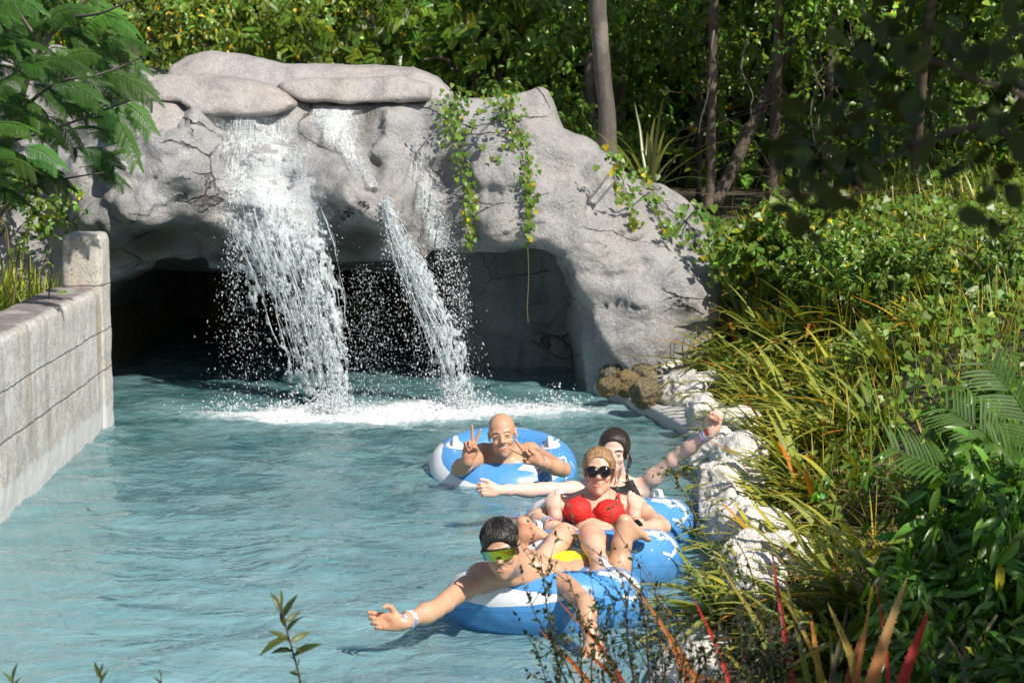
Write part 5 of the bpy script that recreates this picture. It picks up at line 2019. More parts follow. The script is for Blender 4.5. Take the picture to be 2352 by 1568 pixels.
# --- D: young man lying on his chest on the near tube
def man_young():
    base = np.array((.60, .36, .235))
    root = person('young man in mirrored sports sunglasses lying chest down on the near tube, arms spread', TD)
    F = Field(TD + (-.80, -.80, -.12), TD + (.62, .86, .60), .0046)
    h = Head(C4(1088, 374, 7.16), yaw=-6, pitch=2, roll=10, size=.92)
    neck = C4(1180, 545, 7.33)
    chest = C4(1255, 580, 7.48)
    hip = C4(1600, 600, 7.86)
    waist = C4(1430, 600, 7.68)
    torso(F, hip, waist, chest, neck, (1, .35, .0), (.145, .125, .155), (.09, .08, .085), .045)
    F.cone(h(.005, -.02, -.06), neck + (0, .02, .01), .055, .06, .03)
    sL, sR = C4(930, 605, 7.36), C4(1490, 600, 7.42)
    for s_ in (sL, sR):
        F.cone(neck + (0, .06, .0), s_, .05, .052, .045)
        F.ell(s_, (.056, .055, .054), None, .035)
    F.cone(neck + (0, .05, .0), C4(1330, 500, 7.55), .055, .06, .045)     # upper back and trapezius
    for q in (1060, 1330): F.ell(C4(q, 612, 7.36), (.080, .045, .045), None, .035)
    for s_ in (sL, sR): F.cone(neck + (0, -.05, -.03), s_ + (0, -.04, .015), .012, .012, .025)
    eL, wL = C4(575, 850, 7.10), C4(300, 955, 6.94)
    eR, wR = C4(1745, 800, 7.14), C4(1795, 1080, 7.02)
    ra = (.048, .042, .035, .033, .036, .024)
    limb(F, sL, eL, wL, ra, (1, 1), (0, -.3, .8))
    limb(F, sR, eR, wR, ra, (1, 1), (.4, -.3, .6))
    hand(F, wL, (-1, -.05, .10), (-.05, -1, .22), True, .92, [(32, 34, 22), (46, 50, 28), (54, 52, 28), (58, 52, 30)], (-10, -3, 5, 12), (52, 38, 30))
    hand(F, wR, (.35, -.4, -.85), (-.2, .5, -.4), False, 1.0, [(15, 20, 12)] * 4, (-8, -3, 3, 9), (35, 15, 15))
    # legs: knees down behind the tube, shins raised
    kL, aL = C4(1250, 620, 8.10) + (-.10, 0, -.10), C4(1262, 250, 8.06)
    kR, aR = C1(1590, 1105, 7.90) + (0, 0, -.02), C1(1640, 815, 7.93)
    rl = (.078, .066, .054, .049, .049, .033)
    limb(F, hip + (-.08, .03, -.02), kL, aL, rl, (0, 1), (0, 1, 0), .03)
    limb(F, hip + (.08, .03, -.02), kR, aR, rl, (0, 1), (0, 1, 0), .03)
    foot(F, aL + (0, 0, .0), (.70, .25, -.55), (-.1, -.15, 1), .84, (.2, -1, 0))
    foot(F, aR + (0, 0, .0), (.62, .35, -.60), (.0, -.1, 1), .82, (-.3, 1, 0))
    head_sdf(F, h, smile=.62, nose=1.1)
    pads = [(C4(160, 930, 6.90), .07, (1.12, .92, .86)), (C4(1262, 200, 8.02), .08, (1.1, .9, .85))]
    body_mesh(F, root, base, [(h, dict(lips=(1.02, .72, .68), stubble=(.30, .185, .125)))], pads)
    teeth(root, h, .014, -.0665, .004)

    hair_cap(root, h, M_HAIRBLACK, .007, [(0, .107, -.026, .070, .072, .082), (.088, .014, -.03, .022, .036, .045), (-.088, .014, -.03, .022, .036, .045)], None, 1, .003, low=-.055)
    rng = np.random.RandomState(4)
    b = Bag()
    for k in range(420):
        az = rng.uniform(-math.pi, math.pi)          # 0 = towards the brow
        fr = max(0, math.cos(az))
        end = (1.02 + .26 * rng.rand()) if fr > .55 else (1.25 + .45 * rng.rand()) if fr > -.1 else (1.9 + .3 * rng.rand())
        st = rng.uniform(.02, .75)
        lift = rng.uniform(.004, .013)
        q = []
        for t in np.linspace(st, min(end, st + .75), 7):
            a = az + .10 * math.sin(3 * t + k)
            x, y, z = math.sin(t) * math.sin(a) * (.0765 + lift), math.sin(t) * math.cos(a) * (.0975 + lift) - .006, .036 + math.cos(t) * (.086 + lift)
            q.append(h(x, y, z))
        b.tube(spline(q, 9), np.array([.0022, .0032, .0036, .0036, .0034, .003, .0024, .0016, .0006]) * rng.uniform(.7, 1.2), 5, caps=False)
    b.build('hair_strands', M_HAIRBLACK, root)
    # visor sunglasses
    sg = empty('sunglasses', h(0, .1, 0)); sg.parent = root; sg.location = [float(q) for q in (h(0, .1, 0) - np.array(parent_loc(root)))]
    n, m = 41, 11
    V, Cc = [], []
    for i in range(n):
        q = i / (n - 1) * 2 - 1
        x = q * .071
        top = .0245 - .004 * q * q
        notch = .017 * max(0, 1 - abs(q) / .20) ** .8
        bot = -.0235 + notch + .010 * abs(q) ** 4
        for j in range(m):
            t = j / (m - 1)
            z = bot + (top - bot) * t
            y = .1195 - 4.6 * x * x - 14 * x ** 4 * 10 + .002 * math.sin(t * 3.1)
            V.append(h(x, y, z + .001))
            c0 = np.array((.02, .42, .52)); c1 = np.array((.50, .56, .03)); c2 = np.array((.13, .13, .02))
            g = (q + 1) / 2 + .12 * (t - .5)
            c = c0 + (c1 - c0) * np.clip(g / .38, 0, 1)
            c = c + (c2 - c) * np.clip((g - .62) / .38, 0, 1)
            Cc.append(c)
    i = np.arange(n * m).reshape(n, m)
    Fq = np.stack([i[:-1, :-1], i[1:, :-1], i[1:, 1:], i[:-1, 1:]], -1).reshape(-1, 4)
    V = np.array(V)
    nv = len(V)
    ring = np.concatenate([i[:, 0], i[-1, 1:], i[::-1, -1][1:], i[0, ::-1][1:-1]])
    rim = np.stack([ring, np.roll(ring, -1), np.roll(ring, -1) + nv, ring + nv], -1)
    build('visor_lens', np.vstack([V, V - h.f * .003]), [Fq, Fq[:, ::-1] + nv, rim], M_VISOR, sg, np.array(Cc + Cc))
    b = Bag()
    P = V.reshape(n, m, 3)
    b.tube(P[:, -1] + h.u * .001, .0032, 8)
    b.tube(np.array([h(q, .1185 - 4.6 * q * q, -.0045 - abs(q) * .35) for q in np.linspace(-.013, .013, 9)]), .0034, 6)
    for s in (-1, 1): b.tube(spline([h(s * .071, .094, .018), h(s * .079, .06, .014), h(s * .083, .0, .008)], 10), .0042, 6)
    b.build('frame', M_BLACKPLASTIC, sg)
    # bright swim shorts
    def prims(g):
        g.ell(hip, (.160, .115, .112), np.array([unit((1, .35, 0)), unit((-.35, 1, 0)), UP]), .03)
        g.cone(hip + (-.085, .03, -.02), hip + (-.085, .03, -.02) + (kL - hip - np.array((-.08, .03, -.02))) * .6, .098, .09, .03)
        g.cone(hip + (.085, .03, -.02), hip + (.085, .03, -.02) + (kR - hip - np.array((.08, .03, -.02))) * .6, .098, .09, .03)
    fabric(root, 'swim_shorts', M_YELLOW, prims, hip - .35, hip + .4, [], .005, .006, 14)
    ax = wL - eL
    ring_band(root, wL - unit(ax) * .006, ax, .0308, .020, M_BANDL)
    ring_band(root, wL - unit(ax) * .050, ax, .0352, .020, M_BANDW)


man_bald(); woman_black(); woman_red(); man_young()
print('people', time.time() - T0)
# ------------------------------------------------------------------ falling water
def spray_material():
    t = NT('white_water')
    p = t.pos()
    n = t.noise(45, 4, 0.65, t.pos((1, 1, 0.5)))
    c = t.mix(t.ramp(n, [(0.3, 0), (0.7, 1)]), (0.62, 0.68, 0.70), (0.90, 0.92, 0.93))
    b = t.bsdf(c, 0.18, Normal=t.bump(n, 0.8, 0.01), IOR=1.33)
    tr = t.node('ShaderNodeBsdfTranslucent', {'Color': (0.8, 0.85, 0.87, 1)})
    m = t.node('ShaderNodeMixShader', {0: 0.3, 1: b, 2: tr.outputs[0]})
    return t.done(m.outputs[0])


def film_material():
    t = NT('water_film')
    n = t.noise(1.0, 5, 0.7, t.pos((55, 55, 9)))
    n2 = t.noise(130, 3, 0.6, t.pos((1, 1, 0.6)))
    a = t.math('ADD', n, t.math('MULTIPLY', t.math('SUBTRACT', n2, 0.5), 0.7))
    dens = t.node('ShaderNodeSeparateColor', {0: t.attr()}).outputs[0]
    a = t.ramp(t.math('ADD', a, t.math('SUBTRACT', dens, 0.5)), [(0.30, 0.10), (0.56, 0.90)])
    b = t.bsdf((0.66, 0.69, 0.71), 0.10, Normal=t.bump(n2, 1.0, 0.012), IOR=1.33)
    tp = t.node('ShaderNodeBsdfTransparent')
    m = t.node('ShaderNodeMixShader', {0: a, 1: tp.outputs[0], 2: b})
    return t.done(m.outputs[0])


def sheet_material():
    t = NT('falling_sheet')
    n = t.noise(1.0, 5, 0.7, t.pos((26, 26, 4.5)))
    n2 = t.noise(60, 4, 0.65, t.pos((1, 1, 0.35)))
    a = t.ramp(t.math('ADD', n, t.math('MULTIPLY', t.math('SUBTRACT', n2, 0.5), 0.9)), [(0.38, 0.05), (0.62, 0.93)])
    b = t.bsdf((0.82, 0.85, 0.87), 0.14, Normal=t.bump(n2, 1.0, 0.015), IOR=1.33)
    tr = t.node('ShaderNodeBsdfTranslucent', {'Color': (0.8, 0.85, 0.87, 1)})
    m1 = t.node('ShaderNodeMixShader', {0: 0.35, 1: b, 2: tr.outputs[0]})
    tp = t.node('ShaderNodeBsdfTransparent', {'Color': (0.93, 0.96, 0.97, 1)})
    m = t.node('ShaderNodeMixShader', {0: a, 1: tp.outputs[0], 2: m1.outputs[0]})
    return t.done(m.outputs[0])


M_SPRAY, M_FILM, M_SHEET = spray_material(), film_material(), sheet_material()


def rock_front(u, v, lo=12.8, hi=16.2):
    ys = np.arange(lo, hi, .02)
    P = np.array([W(u, v, y) for y in ys])
    i = np.round((P - GROT.lo) / GROT.h).astype(int)
    ok = ((i >= 0) & (i < GROT.n)).all(1)
    i = np.clip(i, 0, GROT.n - 1)
    m = (GROT.D[i[:, 0], i[:, 1], i[:, 2]] < 0) & ok
    return float(ys[np.argmax(m)]) if m.any() else None


def drops(bag, P, D, rad, stretch):
    V, F = ico(1)
    n = len(P)
    D = D / np.linalg.norm(D, axis=1)[:, None]
    A = np.cross(D, np.array((.3, 1, .2))); A /= np.linalg.norm(A, axis=1)[:, None]
    B = np.cross(D, A)
    S = V[None] * rad[:, None, None]
    Q = S[..., 0:1] * A[:, None] + S[..., 1:2] * B[:, None] + S[..., 2:3] * stretch[:, None, None] * D[:, None] + P[:, None]
    k = len(V)
    bag.add(Q.reshape(-1, 3), (F[None] + (np.arange(n) * k)[:, None, None]).reshape(-1, 3))


def stream(bag, rng, path, n, rmin=.003, rmax=.011, clump=2.2, thr=-.05, jit=.02, depth=.12, bias=0.0, sig=.5):
    """path rows: (u, v, Y, half width in view units, weight)"""
    path = np.array(path, float)
    cum = np.concatenate([[0], np.cumsum(np.hypot(np.diff(path[:, 0]), np.diff(path[:, 1])))]); cum /= cum[-1]
    w = np.interp(np.linspace(0, 1, 200), cum, path[:, 4]); w /= w.sum()
    t = rng.choice(200, n * 4, p=w) / 200 + rng.uniform(0, .005, n * 4)
    g = [np.interp(t, cum, path[:, k]) for k in range(4)]
    s = np.clip(rng.normal(bias, sig, n * 4), -1.7, 1.7)
    P = np.array([W(u + q * h_, v, Y) for u, v, Y, h_, q in zip(g[0], g[1], g[2], g[3], s)])
    P[:, 1] += rng.uniform(-depth, depth, n * 4)
    k = fbm(P * np.array((1, 1, .38)) + 3.3, clump * 3, 3) > thr
    P = P[k][:n]; t = t[k][:n]
    a = np.array([W(*path[0][:3]), W(*path[-1][:3])])
    i = np.clip(np.searchsorted(cum, t) - 1, 0, len(path) - 2)
    PW = np.array([W(*q[:3]) for q in path])
    D = PW[i + 1] - PW[i]
    D = D / np.linalg.norm(D, axis=1)[:, None] + rng.normal(0, .28, D.shape)
    rad = rmin + (rmax - rmin) * rng.rand(len(P)) ** 3.0
    drops(bag, P + rng.normal(0, jit, P.shape) * .3, D, rad, rng.uniform(.9, 3.4, len(P)))


def lace(bag, rng, path, thr, seed, n=110, m=34, amp=.03, sc=11.0, top_fade=1.0, tear=.10):
    """ragged sheet of falling water, torn open by noise"""
    path = np.array(path, float)
    c = spline(path[:, :4], n)
    V = np.zeros((n, m, 3)); T = np.linspace(-1, 1, m)
    for i in range(n):
        for j in range(m):
            V[i, j] = W(c[i, 0] + c[i, 3] * T[j], c[i, 1], c[i, 2] + .06 * T[j] ** 2)
    q = V + seed
    V = V + amp * np.stack([fbm(q, 6, 3), 1.4 * fbm(q + 5, 6, 3), .5 * fbm(q + 9, 8, 2)], -1) * np.linspace(.25, 1.6, n)[:, None, None]
    h_ = np.abs(fbm(q * np.array((1, 1, .42)), sc, 3))
    i = np.arange(n * m).reshape(n, m)
    F = np.stack([i[:-1, :-1], i[1:, :-1], i[1:, 1:], i[:-1, 1:]], -1).reshape(-1, 4)
    edge = np.abs(T)[None, :] ** 3 * tear + np.linspace(0, .10, n)[:, None] + .22 * np.clip(1 - np.arange(n) / (n * .22), 0, 1)[:, None] * (top_fade)
    keep = (h_ < (thr - edge)).ravel()
    keep = keep[F].mean(1) > .45
    F = F[keep]
    used = np.unique(F)
    mp = np.full(n * m, -1); mp[used] = np.arange(len(used))
    V2 = V.reshape(-1, 3)[used]
    F = mp[F]
    # thickness
    N = np.array((0, 1.0, 0)) * .007
    k = len(V2)
    e = {}
    for f in F:
        for a, b in zip(f, np.roll(f, -1)): e[(a, b)] = 1
    rim = np.array([(b, a, a + k, b + k) for a, b in e if (b, a) not in e])
    bag.add(np.vstack([V2, V2 + N]), [F, F[:, ::-1] + k, rim])


def film(root, rows, n=46, m=30, dens=.5):
    """thin water running on the rock; rows: (v, u left, u right, density)"""
    rows = np.array(rows, float)
    v = np.linspace(rows[0, 0], rows[-1, 0], n)
    L = np.interp(v, rows[:, 0], rows[:, 1]); Rr = np.interp(v, rows[:, 0], rows[:, 2]); dn = np.interp(v, rows[:, 0], rows[:, 3])
    Y = np.zeros((n, m)); U = np.zeros((n, m))
    for i in range(n):
        for j in range(m):
            U[i, j] = L[i] + (Rr[i] - L[i]) * j / (m - 1) + 8 * math.sin(i * .7 + j)
            y = rock_front(U[i, j], v[i])
            Y[i, j] = y if y is not None else np.nan
    for i in range(n): 
        r = Y[i]; r[np.isnan(r)] = np.nanmean(r) if not np.isnan(r).all() else 14
    # water bridges hollows of the rock
    K = Y.copy()
    for _ in range(3):
        K[1:-1] = np.minimum(K[1:-1], (K[:-2] + K[2:]) / 2 + .02)
        K[:, 1:-1] = np.minimum(K[:, 1:-1], (K[:, :-2] + K[:, 2:]) / 2 + .02)
    K -= .07
    V = np.array([[W(U[i, j], v[i], K[i, j]) for j in range(m)] for i in range(n)])
    T = np.abs(np.linspace(-1, 1, m)) ** 2
    C = dn[:, None] - .45 * T[None]
    C = np.repeat(C.reshape(-1, 1), 3, 1)
    i = np.arange(n * m).reshape(n, m)
    F = np.stack([i[:-1, :-1], i[1:, :-1], i[1:, 1:], i[:-1, 1:]], -1).reshape(-1, 4)
    build('water_film', V.reshape(-1, 3), F, M_FILM, root, C)


def strands(root, rng, path, n):
    """long glassy threads inside a fall"""
    c = spline(path, 60)
    b = Bag()
    for k in range(n):
        s = np.clip(rng.normal(0, .5), -1.05, 1.05)
        i0 = rng.randint(0, 42); i1 = min(59, i0 + rng.randint(8, 24))
        q = c[i0:i1]
        P = np.array([W(u + w * s, v, y + .08 * rng.rand() * 0) for u, v, y, w in q])
        P[:, 1] += rng.uniform(-.08, .08)
        a = .034 * np.linspace(.4, 1.3, len(P))[:, None]
        P = P + a * np.stack([fbm(P + k, 5, 3), fbm(P + k + 7, 5, 3), 0 * P[:, 0]], -1)
        r = rng.uniform(.0010, .0028) * np.clip(np.sin(np.linspace(.05, 3.05, len(P))) * (1 + .6 * fbm(P + k, 16, 2)), .12, 2)
        b.tube(P, r, 5)
    o = b.build('water_thread', M_SPRAY, root)
    o['kind'] = 'stuff'


def falls():
    rng = np.random.RandomState(21)
    A = empty('waterfall', (*FALL_A, 0), 'broad white waterfall on the left, spreading over the rock before it drops into the pool', 'waterfall')
    film(A, [(266, 466, 705, .48), (330, 476, 735, .56), (420, 500, 755, .66), (500, 515, 762, .76), (575, 530, 755, .82)])
    core = [(590, 330, 13.80, 85, .12), (600, 400, 13.68, 90, .3), (622, 470, 13.45, 108, .7), (640, 540, 13.33, 112, 1.0), (668, 620, 13.30, 98, 1.1), (705, 720, 13.26, 88, 1.1), (735, 820, 13.22, 82, 1.0), (758, 935, 13.18, 82, 1.0)]
    b = Bag()
    lace(b, rng, [(622, 430, 13.5, 96, 1), (650, 560, 13.30, 105, 1), (690, 680, 13.26, 88, 1), (725, 800, 13.22, 76, 1), (755, 945, 13.17, 72, 1)], .155, 0.0)
    lace(b, rng, [(690, 500, 13.38, 62, 1), (705, 600, 13.26, 58, 1), (738, 730, 13.2, 50, 1), (765, 850, 13.16, 42, 1), (780, 945, 13.12, 40, 1)], .20, 4.0)
    lace(b, rng, [(560, 460, 13.52, 45, 1), (580, 560, 13.4, 60, 1), (620, 680, 13.34, 60, 1), (670, 800, 13.28, 60, 1), (705, 945, 13.22, 60, 1)], .15, 13.0)
    lace(b, rng, [(640, 440, 13.46, 100, 1), (665, 560, 13.28, 98, 1), (705, 680, 13.22, 84, 1), (738, 800, 13.19, 70, 1), (765, 945, 13.14, 66, 1)], .165, 21.0)
    b.build('water_sheet', M_SHEET, A)
    b = Bag()
    stream(b, rng, core, 2600, .0012, .0052)
    stream(b, rng, [(700, 500, 13.35, 45, .7), (712, 600, 13.24, 50, 1), (745, 740, 13.18, 42, 1.1), (775, 930, 13.12, 38, 1.1)], 1500, .0014, .006)
    stream(b, rng, [(535, 470, 13.55, 12, .6), (540, 600, 13.40, 22, 1), (560, 760, 13.36, 70, 1), (600, 930, 13.3, 110, .8)], 1500, .0012, .0046, thr=-.3, depth=.3)
    stream(b, rng, [(840, 610, 13.5, 70, .8), (850, 760, 13.4, 75, 1), (870, 930, 13.3, 85, 1)], 2200, .0011, .0038, thr=-.5, depth=.4)
    o = b.build('spray', M_SPRAY, A); o['kind'] = 'stuff'
    strands(A, rng, [(622, 440, 13.5, 95), (650, 540, 13.3, 105), (690, 660, 13.26, 92), (725, 800, 13.22, 80), (755, 945, 13.16, 78)], 190)
    B = empty('waterfall', (*FALL_B, 0), 'narrow slanting white waterfall on the right, jetting off a beak of rock', 'waterfall')
    film(B, [(240, 700, 838, .62), (280, 705, 830, .62), (330, 735, 835, .5), (380, 790, 855, .4), (430, 840, 885, .45)], 26, 18)
    film(B, [(320, 925, 985, .25), (400, 925, 1005, .42), (480, 950, 1030, .5), (570, 975, 1050, .5)], 34, 18)
    b = Bag()
    lace(b, rng, [(884, 452, 13.28, 8, 1), (905, 520, 13.18, 22, 1), (945, 610, 13.14, 40, 1), (990, 710, 13.1, 48, 1), (1030, 810, 13.08, 50, 1), (1062, 935, 13.05, 46, 1)], .235, 9.0, amp=.035, top_fade=0, tear=.22)
    lace(b, rng, [(884, 452, 13.26, 8, 1), (907, 520, 13.16, 20, 1), (949, 610, 13.12, 36, 1), (994, 710, 13.08, 44, 1), (1034, 810, 13.06, 46, 1), (1066, 935, 13.03, 42, 1)], .20, 31.0, amp=.038, top_fade=0, tear=.22)
    b.build('water_sheet', M_SHEET, B)
    b = Bag()
    stream(b, rng, [(884, 455, 13.27, 8, 1.0), (905, 520, 13.17, 22, 1.2), (945, 610, 13.13, 36, 1.2), (990, 710, 13.1, 46, 1.1), (1030, 810, 13.08, 50, 1.0), (1065, 935, 13.05, 48, 1.0)], 3000, .0013, .0058, thr=-.12, sig=.72)
    stream(b, rng, [(985, 430, 13.9, 26, .5), (1015, 540, 13.75, 34, 1), (1040, 640, 13.6, 40, 1), (1058, 760, 13.5, 40, .8)], 1500, .0013, .0052, thr=-.15, depth=.2)
    stream(b, rng, [(960, 640, 13.3, 60, .7), (985, 780, 13.2, 90, 1), (1010, 930, 13.1, 120, 1)], 1200, .0011, .004, thr=-.5, depth=.4)
    o = b.build('spray', M_SPRAY, B); o['kind'] = 'stuff'
    strands(B, rng, [(884, 455, 13.27, 8), (905, 520, 13.17, 20), (945, 610, 13.13, 34), (990, 710, 13.1, 42), (1030, 810, 13.08, 46), (1064, 935, 13.05, 44)], 130)
    # splash thrown up where the falls strike
    b = Bag()
    for c, r_, n in ((FALL_A + np.array((.15, -.05)), .55, 2600), (FALL_B + np.array((.05, -.1)), .5, 2600), (FALL_B + np.array((.75, -.2)), .5, 700), (FALL_A + np.array((-.5, .05)), .4, 500)):
        a = rng.uniform(0, 6.28, n); q = np.abs(rng.normal(0, .5, n))
        hgt = np.abs(rng.normal(0, .055, n)) * (1.3 - np.minimum(q, 1)) + .012
        P = np.stack([c[0] + r_ * q * np.cos(a), c[1] + r_ * .5 * q * np.sin(a), hgt], 1)
        k = fbm(P, 6, 2) > -.1
        P = P[k]
        drops(b, P, rdir(rng, len(P)), .0016 + .0065 * rng.rand(len(P)) ** 2.5, rng.uniform(.8, 1.6, len(P)))
    tag(b.build('splash_foam', M_SPRAY), kind='stuff')


falls()
print('falls', time.time() - T0)
# ------------------------------------------------------------------ plants of the banks
def blade(bag, P, w, c0, c1, c2=None, spines=0, fold=.35, up=(0, 0, 1)):
    """one strap leaf along the points P; colours run from base to tip"""
    P = np.asarray(P, float)
    n = len(P)
    T = np.gradient(P, axis=0); T /= np.linalg.norm(T, axis=1)[:, None]
    S = np.cross(T, np.array(up) + np.array((.01, .02, 0))); S /= np.maximum(np.linalg.norm(S, axis=1), 1e-6)[:, None]
    N = np.cross(S, T)
    t = np.linspace(0, 1, n)
    ww = w * np.minimum(1, .55 + 2.2 * t) * np.clip((1 - t) * 1.55, 0, 1) ** .62
    L = P - S * ww[:, None] + N * (fold * ww)[:, None]
    Rr = P + S * ww[:, None] + N * (fold * ww)[:, None]
    V = np.stack([L, P, Rr], 1).reshape(-1, 3)
    i = np.arange(n * 3).reshape(n, 3)
    F = np.concatenate([np.stack([i[:-1, k], i[:-1, k + 1], i[1:, k + 1], i[1:, k]], -1) for k in (0, 1)])
    c0, c1 = np.array(c0), np.array(c1)
    c2 = c1 if c2 is None else np.array(c2)
    C = np.where(t[:, None] < .6, c0 + (c1 - c0) * (t[:, None] / .6), c1 + (c2 - c1) * ((t[:, None] - .6) / .4))
    bag.add(V, F, np.repeat(C, 3, 0))
    if spines:
        sv, sf, sc = [], [], []
        for q in np.linspace(.08, .92, spines):
            k = min(int(q * (n - 1)), n - 2)
            f = q * (n - 1) - k
            for E, s in ((L, -1), (Rr, 1)):
                a = E[k] + (E[k + 1] - E[k]) * f
                wl = ww[k]
                l = max(.0035, w * .22)
                b = len(sv)
                sv += [a - T[k] * l * .7, a + T[k] * l * .7, a + S[k] * s * l * 1.1 + T[k] * l * .9]
                sf.append((b, b + 1, b + 2) if s > 0 else (b + 1, b, b + 2))
                sc += [C[k] * .9] * 3
        bag.add(np.array(sv), np.array(sf), np.array(sc))


GREENS = [((.55, .75, .6), (1.0, 1.05, .8), (1.25, 1.05, .5)), ((.6, .85, .6), (.9, 1.05, .9), (1.3, 1.2, .6)), ((.7, .9, .7), (1.2, 1.25, .8), (1.6, 1.4, .7)),
          ((.5, .62, .5), (.75, .9, .75), (1.0, .9, .5)), ((.8, .85, .55), (1.5, 1.35, .65), (2.0, 1.5, .6)), ((.7, .8, .7), (1.1, 1.15, 1.1), (1.4, 1.2, .9))]
REDS = [((1.2, .9, .5), (2.3, .75, .4), (2.2, .5, .3)), ((1.1, 1.0, .5), (2.0, 1.1, .4), (2.5, .8, .4))]


def rosette(base, n, L, w, label, rng, red=.06, az=None, spread=math.pi, el=(.25, 1.25), spines=9, group='spiky strap leaved plants on the right bank', name='spiky_plant', droop=(.3, 1.0), tone=1.0):
    base = np.array(base, float)
    root = empty(name, base, label, 'plant', group)
    g, r_ = Bag(), Bag()
    for k in range(n):
        a = rng.uniform(-spread, spread) + (az if az is not None else 0)
        e = rng.uniform(*el)
        l = L * rng.uniform(.65, 1.15)
        d = np.array((math.cos(a) * math.cos(e), math.sin(a) * math.cos(e), math.sin(e)))
        dr = rng.uniform(*droop) * l * .55
        s = np.linspace(0, 1, 11)[:, None]
        P = base + np.array((rng.normal(0, .03), rng.normal(0, .03), 0)) + d * s * l + np.array((0, 0, -1)) * dr * s ** 2.3 + np.array((d[0], d[1], 0)) * dr * .35 * s ** 2
        P += .01 * np.stack([fbm(P + k, 3, 2)] * 3, -1)
        if rng.rand() < red:
            c = REDS[rng.randint(len(REDS))]
        else:
            c = GREENS[rng.randint(len(GREENS))]
        blade(g, P, w * rng.uniform(.75, 1.15), *[np.array(q) * tone * rng.uniform(.85, 1.3) for q in c], spines=spines)
    g.build('leaf_blades', M_BLADE, root)
    return root


def on_bank(u, v, z=.5):
    for _ in range(12):
        p = W0(u, v, z)
        z = .6 * z + .4 * float(ground_z(np.array([p[0]]), np.array([p[1]]))[0])
    return W0(u, v, z)


SPIKY = [(1545, 835, 22, .55, 'spiky plant reaching left across the grotto foot above the brown rocks'), (1640, 800, 24, .60, 'spiky plant at the grotto corner with two pale upright blades'),
         (1700, 860, 26, .62, 'olive spiky plant above the largest limestone block'), (1790, 800, 22, .58, 'grey green spiky plant inland of the grotto corner'),
         (1800, 930, 28, .66, 'dense spiky plant whose yellow blades arch over the limestone beside the raised fist'), (1870, 870, 26, .62, 'spiky plant with a long pale blade near the middle of the bank'),
         (1850, 990, 30, .66, 'thick olive spiky plant right of the raised fist'), (1950, 930, 24, .60, 'dull green spiky plant left of the palm fronds, high on the bank'),
         (1930, 1060, 28, .64, 'spiky plant left of the palm fronds, half way down the bank'), (2040, 860, 20, .58, 'spiky plant with an orange tipped blade above the palm fronds'),
         (1850, 1075, 28, .66, 'spiky plant throwing yellow blades over the white rocks level with the swimsuit'), (1860, 1160, 26, .62, 'spiky plant with pale stiff blades behind the large rounded rock'),
         (1960, 1175, 22, .58, 'spiky plant among the dry grass below the palm fronds'), (1830, 1260, 22, .58, 'spiky plant with yellow blades level with the middle tube'),
         (1960, 1290, 22, .56, 'shaded spiky plant left of the dark leafy shrub'), (1880, 1370, 22, .55, 'spiky plant low on the bank behind the red blades'),
         (1690, 690, 16, .60, 'upright pale bladed plant beside the right end of the grotto'), (1730, 600, 12, .62, 'tall thin bladed plant in the vines by the grotto end'),
         (2120, 640, 12, .5, 'thin bladed plant among the bank vines near the wire fence'), (2260, 520, 14, .6, 'tall grassy bladed plant at the far right of the bank')]


SPIKY += [(1690, 620, 18, .5, 'slim bladed plant in the vines close to the sloping end of the grotto'), (1770, 660, 20, .52, 'slim bladed plant in the vines a little right of the grotto end'), (1850, 650, 18, .5, 'slim bladed plant in the vines below the tip of the blurred branch'), (1920, 700, 20, .52, 'slim bladed plant in the middle of the vine covered bank'),
          (1990, 670, 18, .5, 'slim bladed plant in the vines below the wire fence'), (2080, 730, 20, .52, 'slim bladed plant in the vines above the palm tips'), (2150, 790, 20, .52, 'slim bladed plant in the vines just above the top palm frond'), (2220, 700, 18, .5, 'slim bladed plant in the vines near the right edge'),
          (1650, 690, 18, .5, 'slim bladed plant right against the lower ledge of the grotto end'),
          (1800, 1330, 22, .5, 'spiky plant growing over the low rocks behind the thin twigs'), (1790, 1420, 22, .5, 'spiky plant at the water edge behind the crimson upright blade'), (1690, 1440, 20, .46, 'low spiky plant at the water edge left of the crimson upright blade'), (1880, 1190, 22, .56, 'spiky plant with straw coloured blades hanging over the rounded rock'),
          (1840, 1290, 22, .5, 'small spiky plant beside the rock with dry stems'), (1725, 890, 24, .56, 'spiky plant spilling over the rock right of the largest limestone block'), (1800, 1000, 26, .6, 'dense spiky plant set back from the fist rocks'), (1920, 1000, 26, .6, 'dense spiky plant in the middle of the slope left of the palm tips'),
          (1830, 1480, 22, .5, 'spiky plant among dry litter behind the red blades at the bottom'), (1940, 1520, 22, .5, 'spiky plant between the orange blades and the dark shrub at the bottom'),
          (1765, 985, 26, .6, 'yellowing spiky plant right behind the raised fist'), (1800, 1050, 26, .62, 'spiky plant whose lower blades lie across the white rocks under the fist'), (1850, 1130, 26, .62, 'spiky plant inland of the pitted rock by the hindmost tube'),
          (2010, 1000, 24, .6, 'spiky plant just left of the longest palm frond'), (1720, 760, 22, .56, 'spiky plant tangled in vines right of the grotto corner'), (1610, 760, 20, .5, 'small spiky plant against the grey rock face at the bank top'),
          (1890, 780, 22, .58, 'spiky plant in the vines at the middle of the bank'), (1990, 760, 20, .56, 'spiky plant with thin blades in the vines above the palm'), (1870, 1230, 24, .6, 'spiky plant leaning left from the dry grass, level with the red bikini'),
          (2080, 1420, 24, .6, 'shaded spiky plant just right of the wide orange blades'), (1970, 1440, 24, .6, 'spiky plant behind the orange blades at the lower right')]


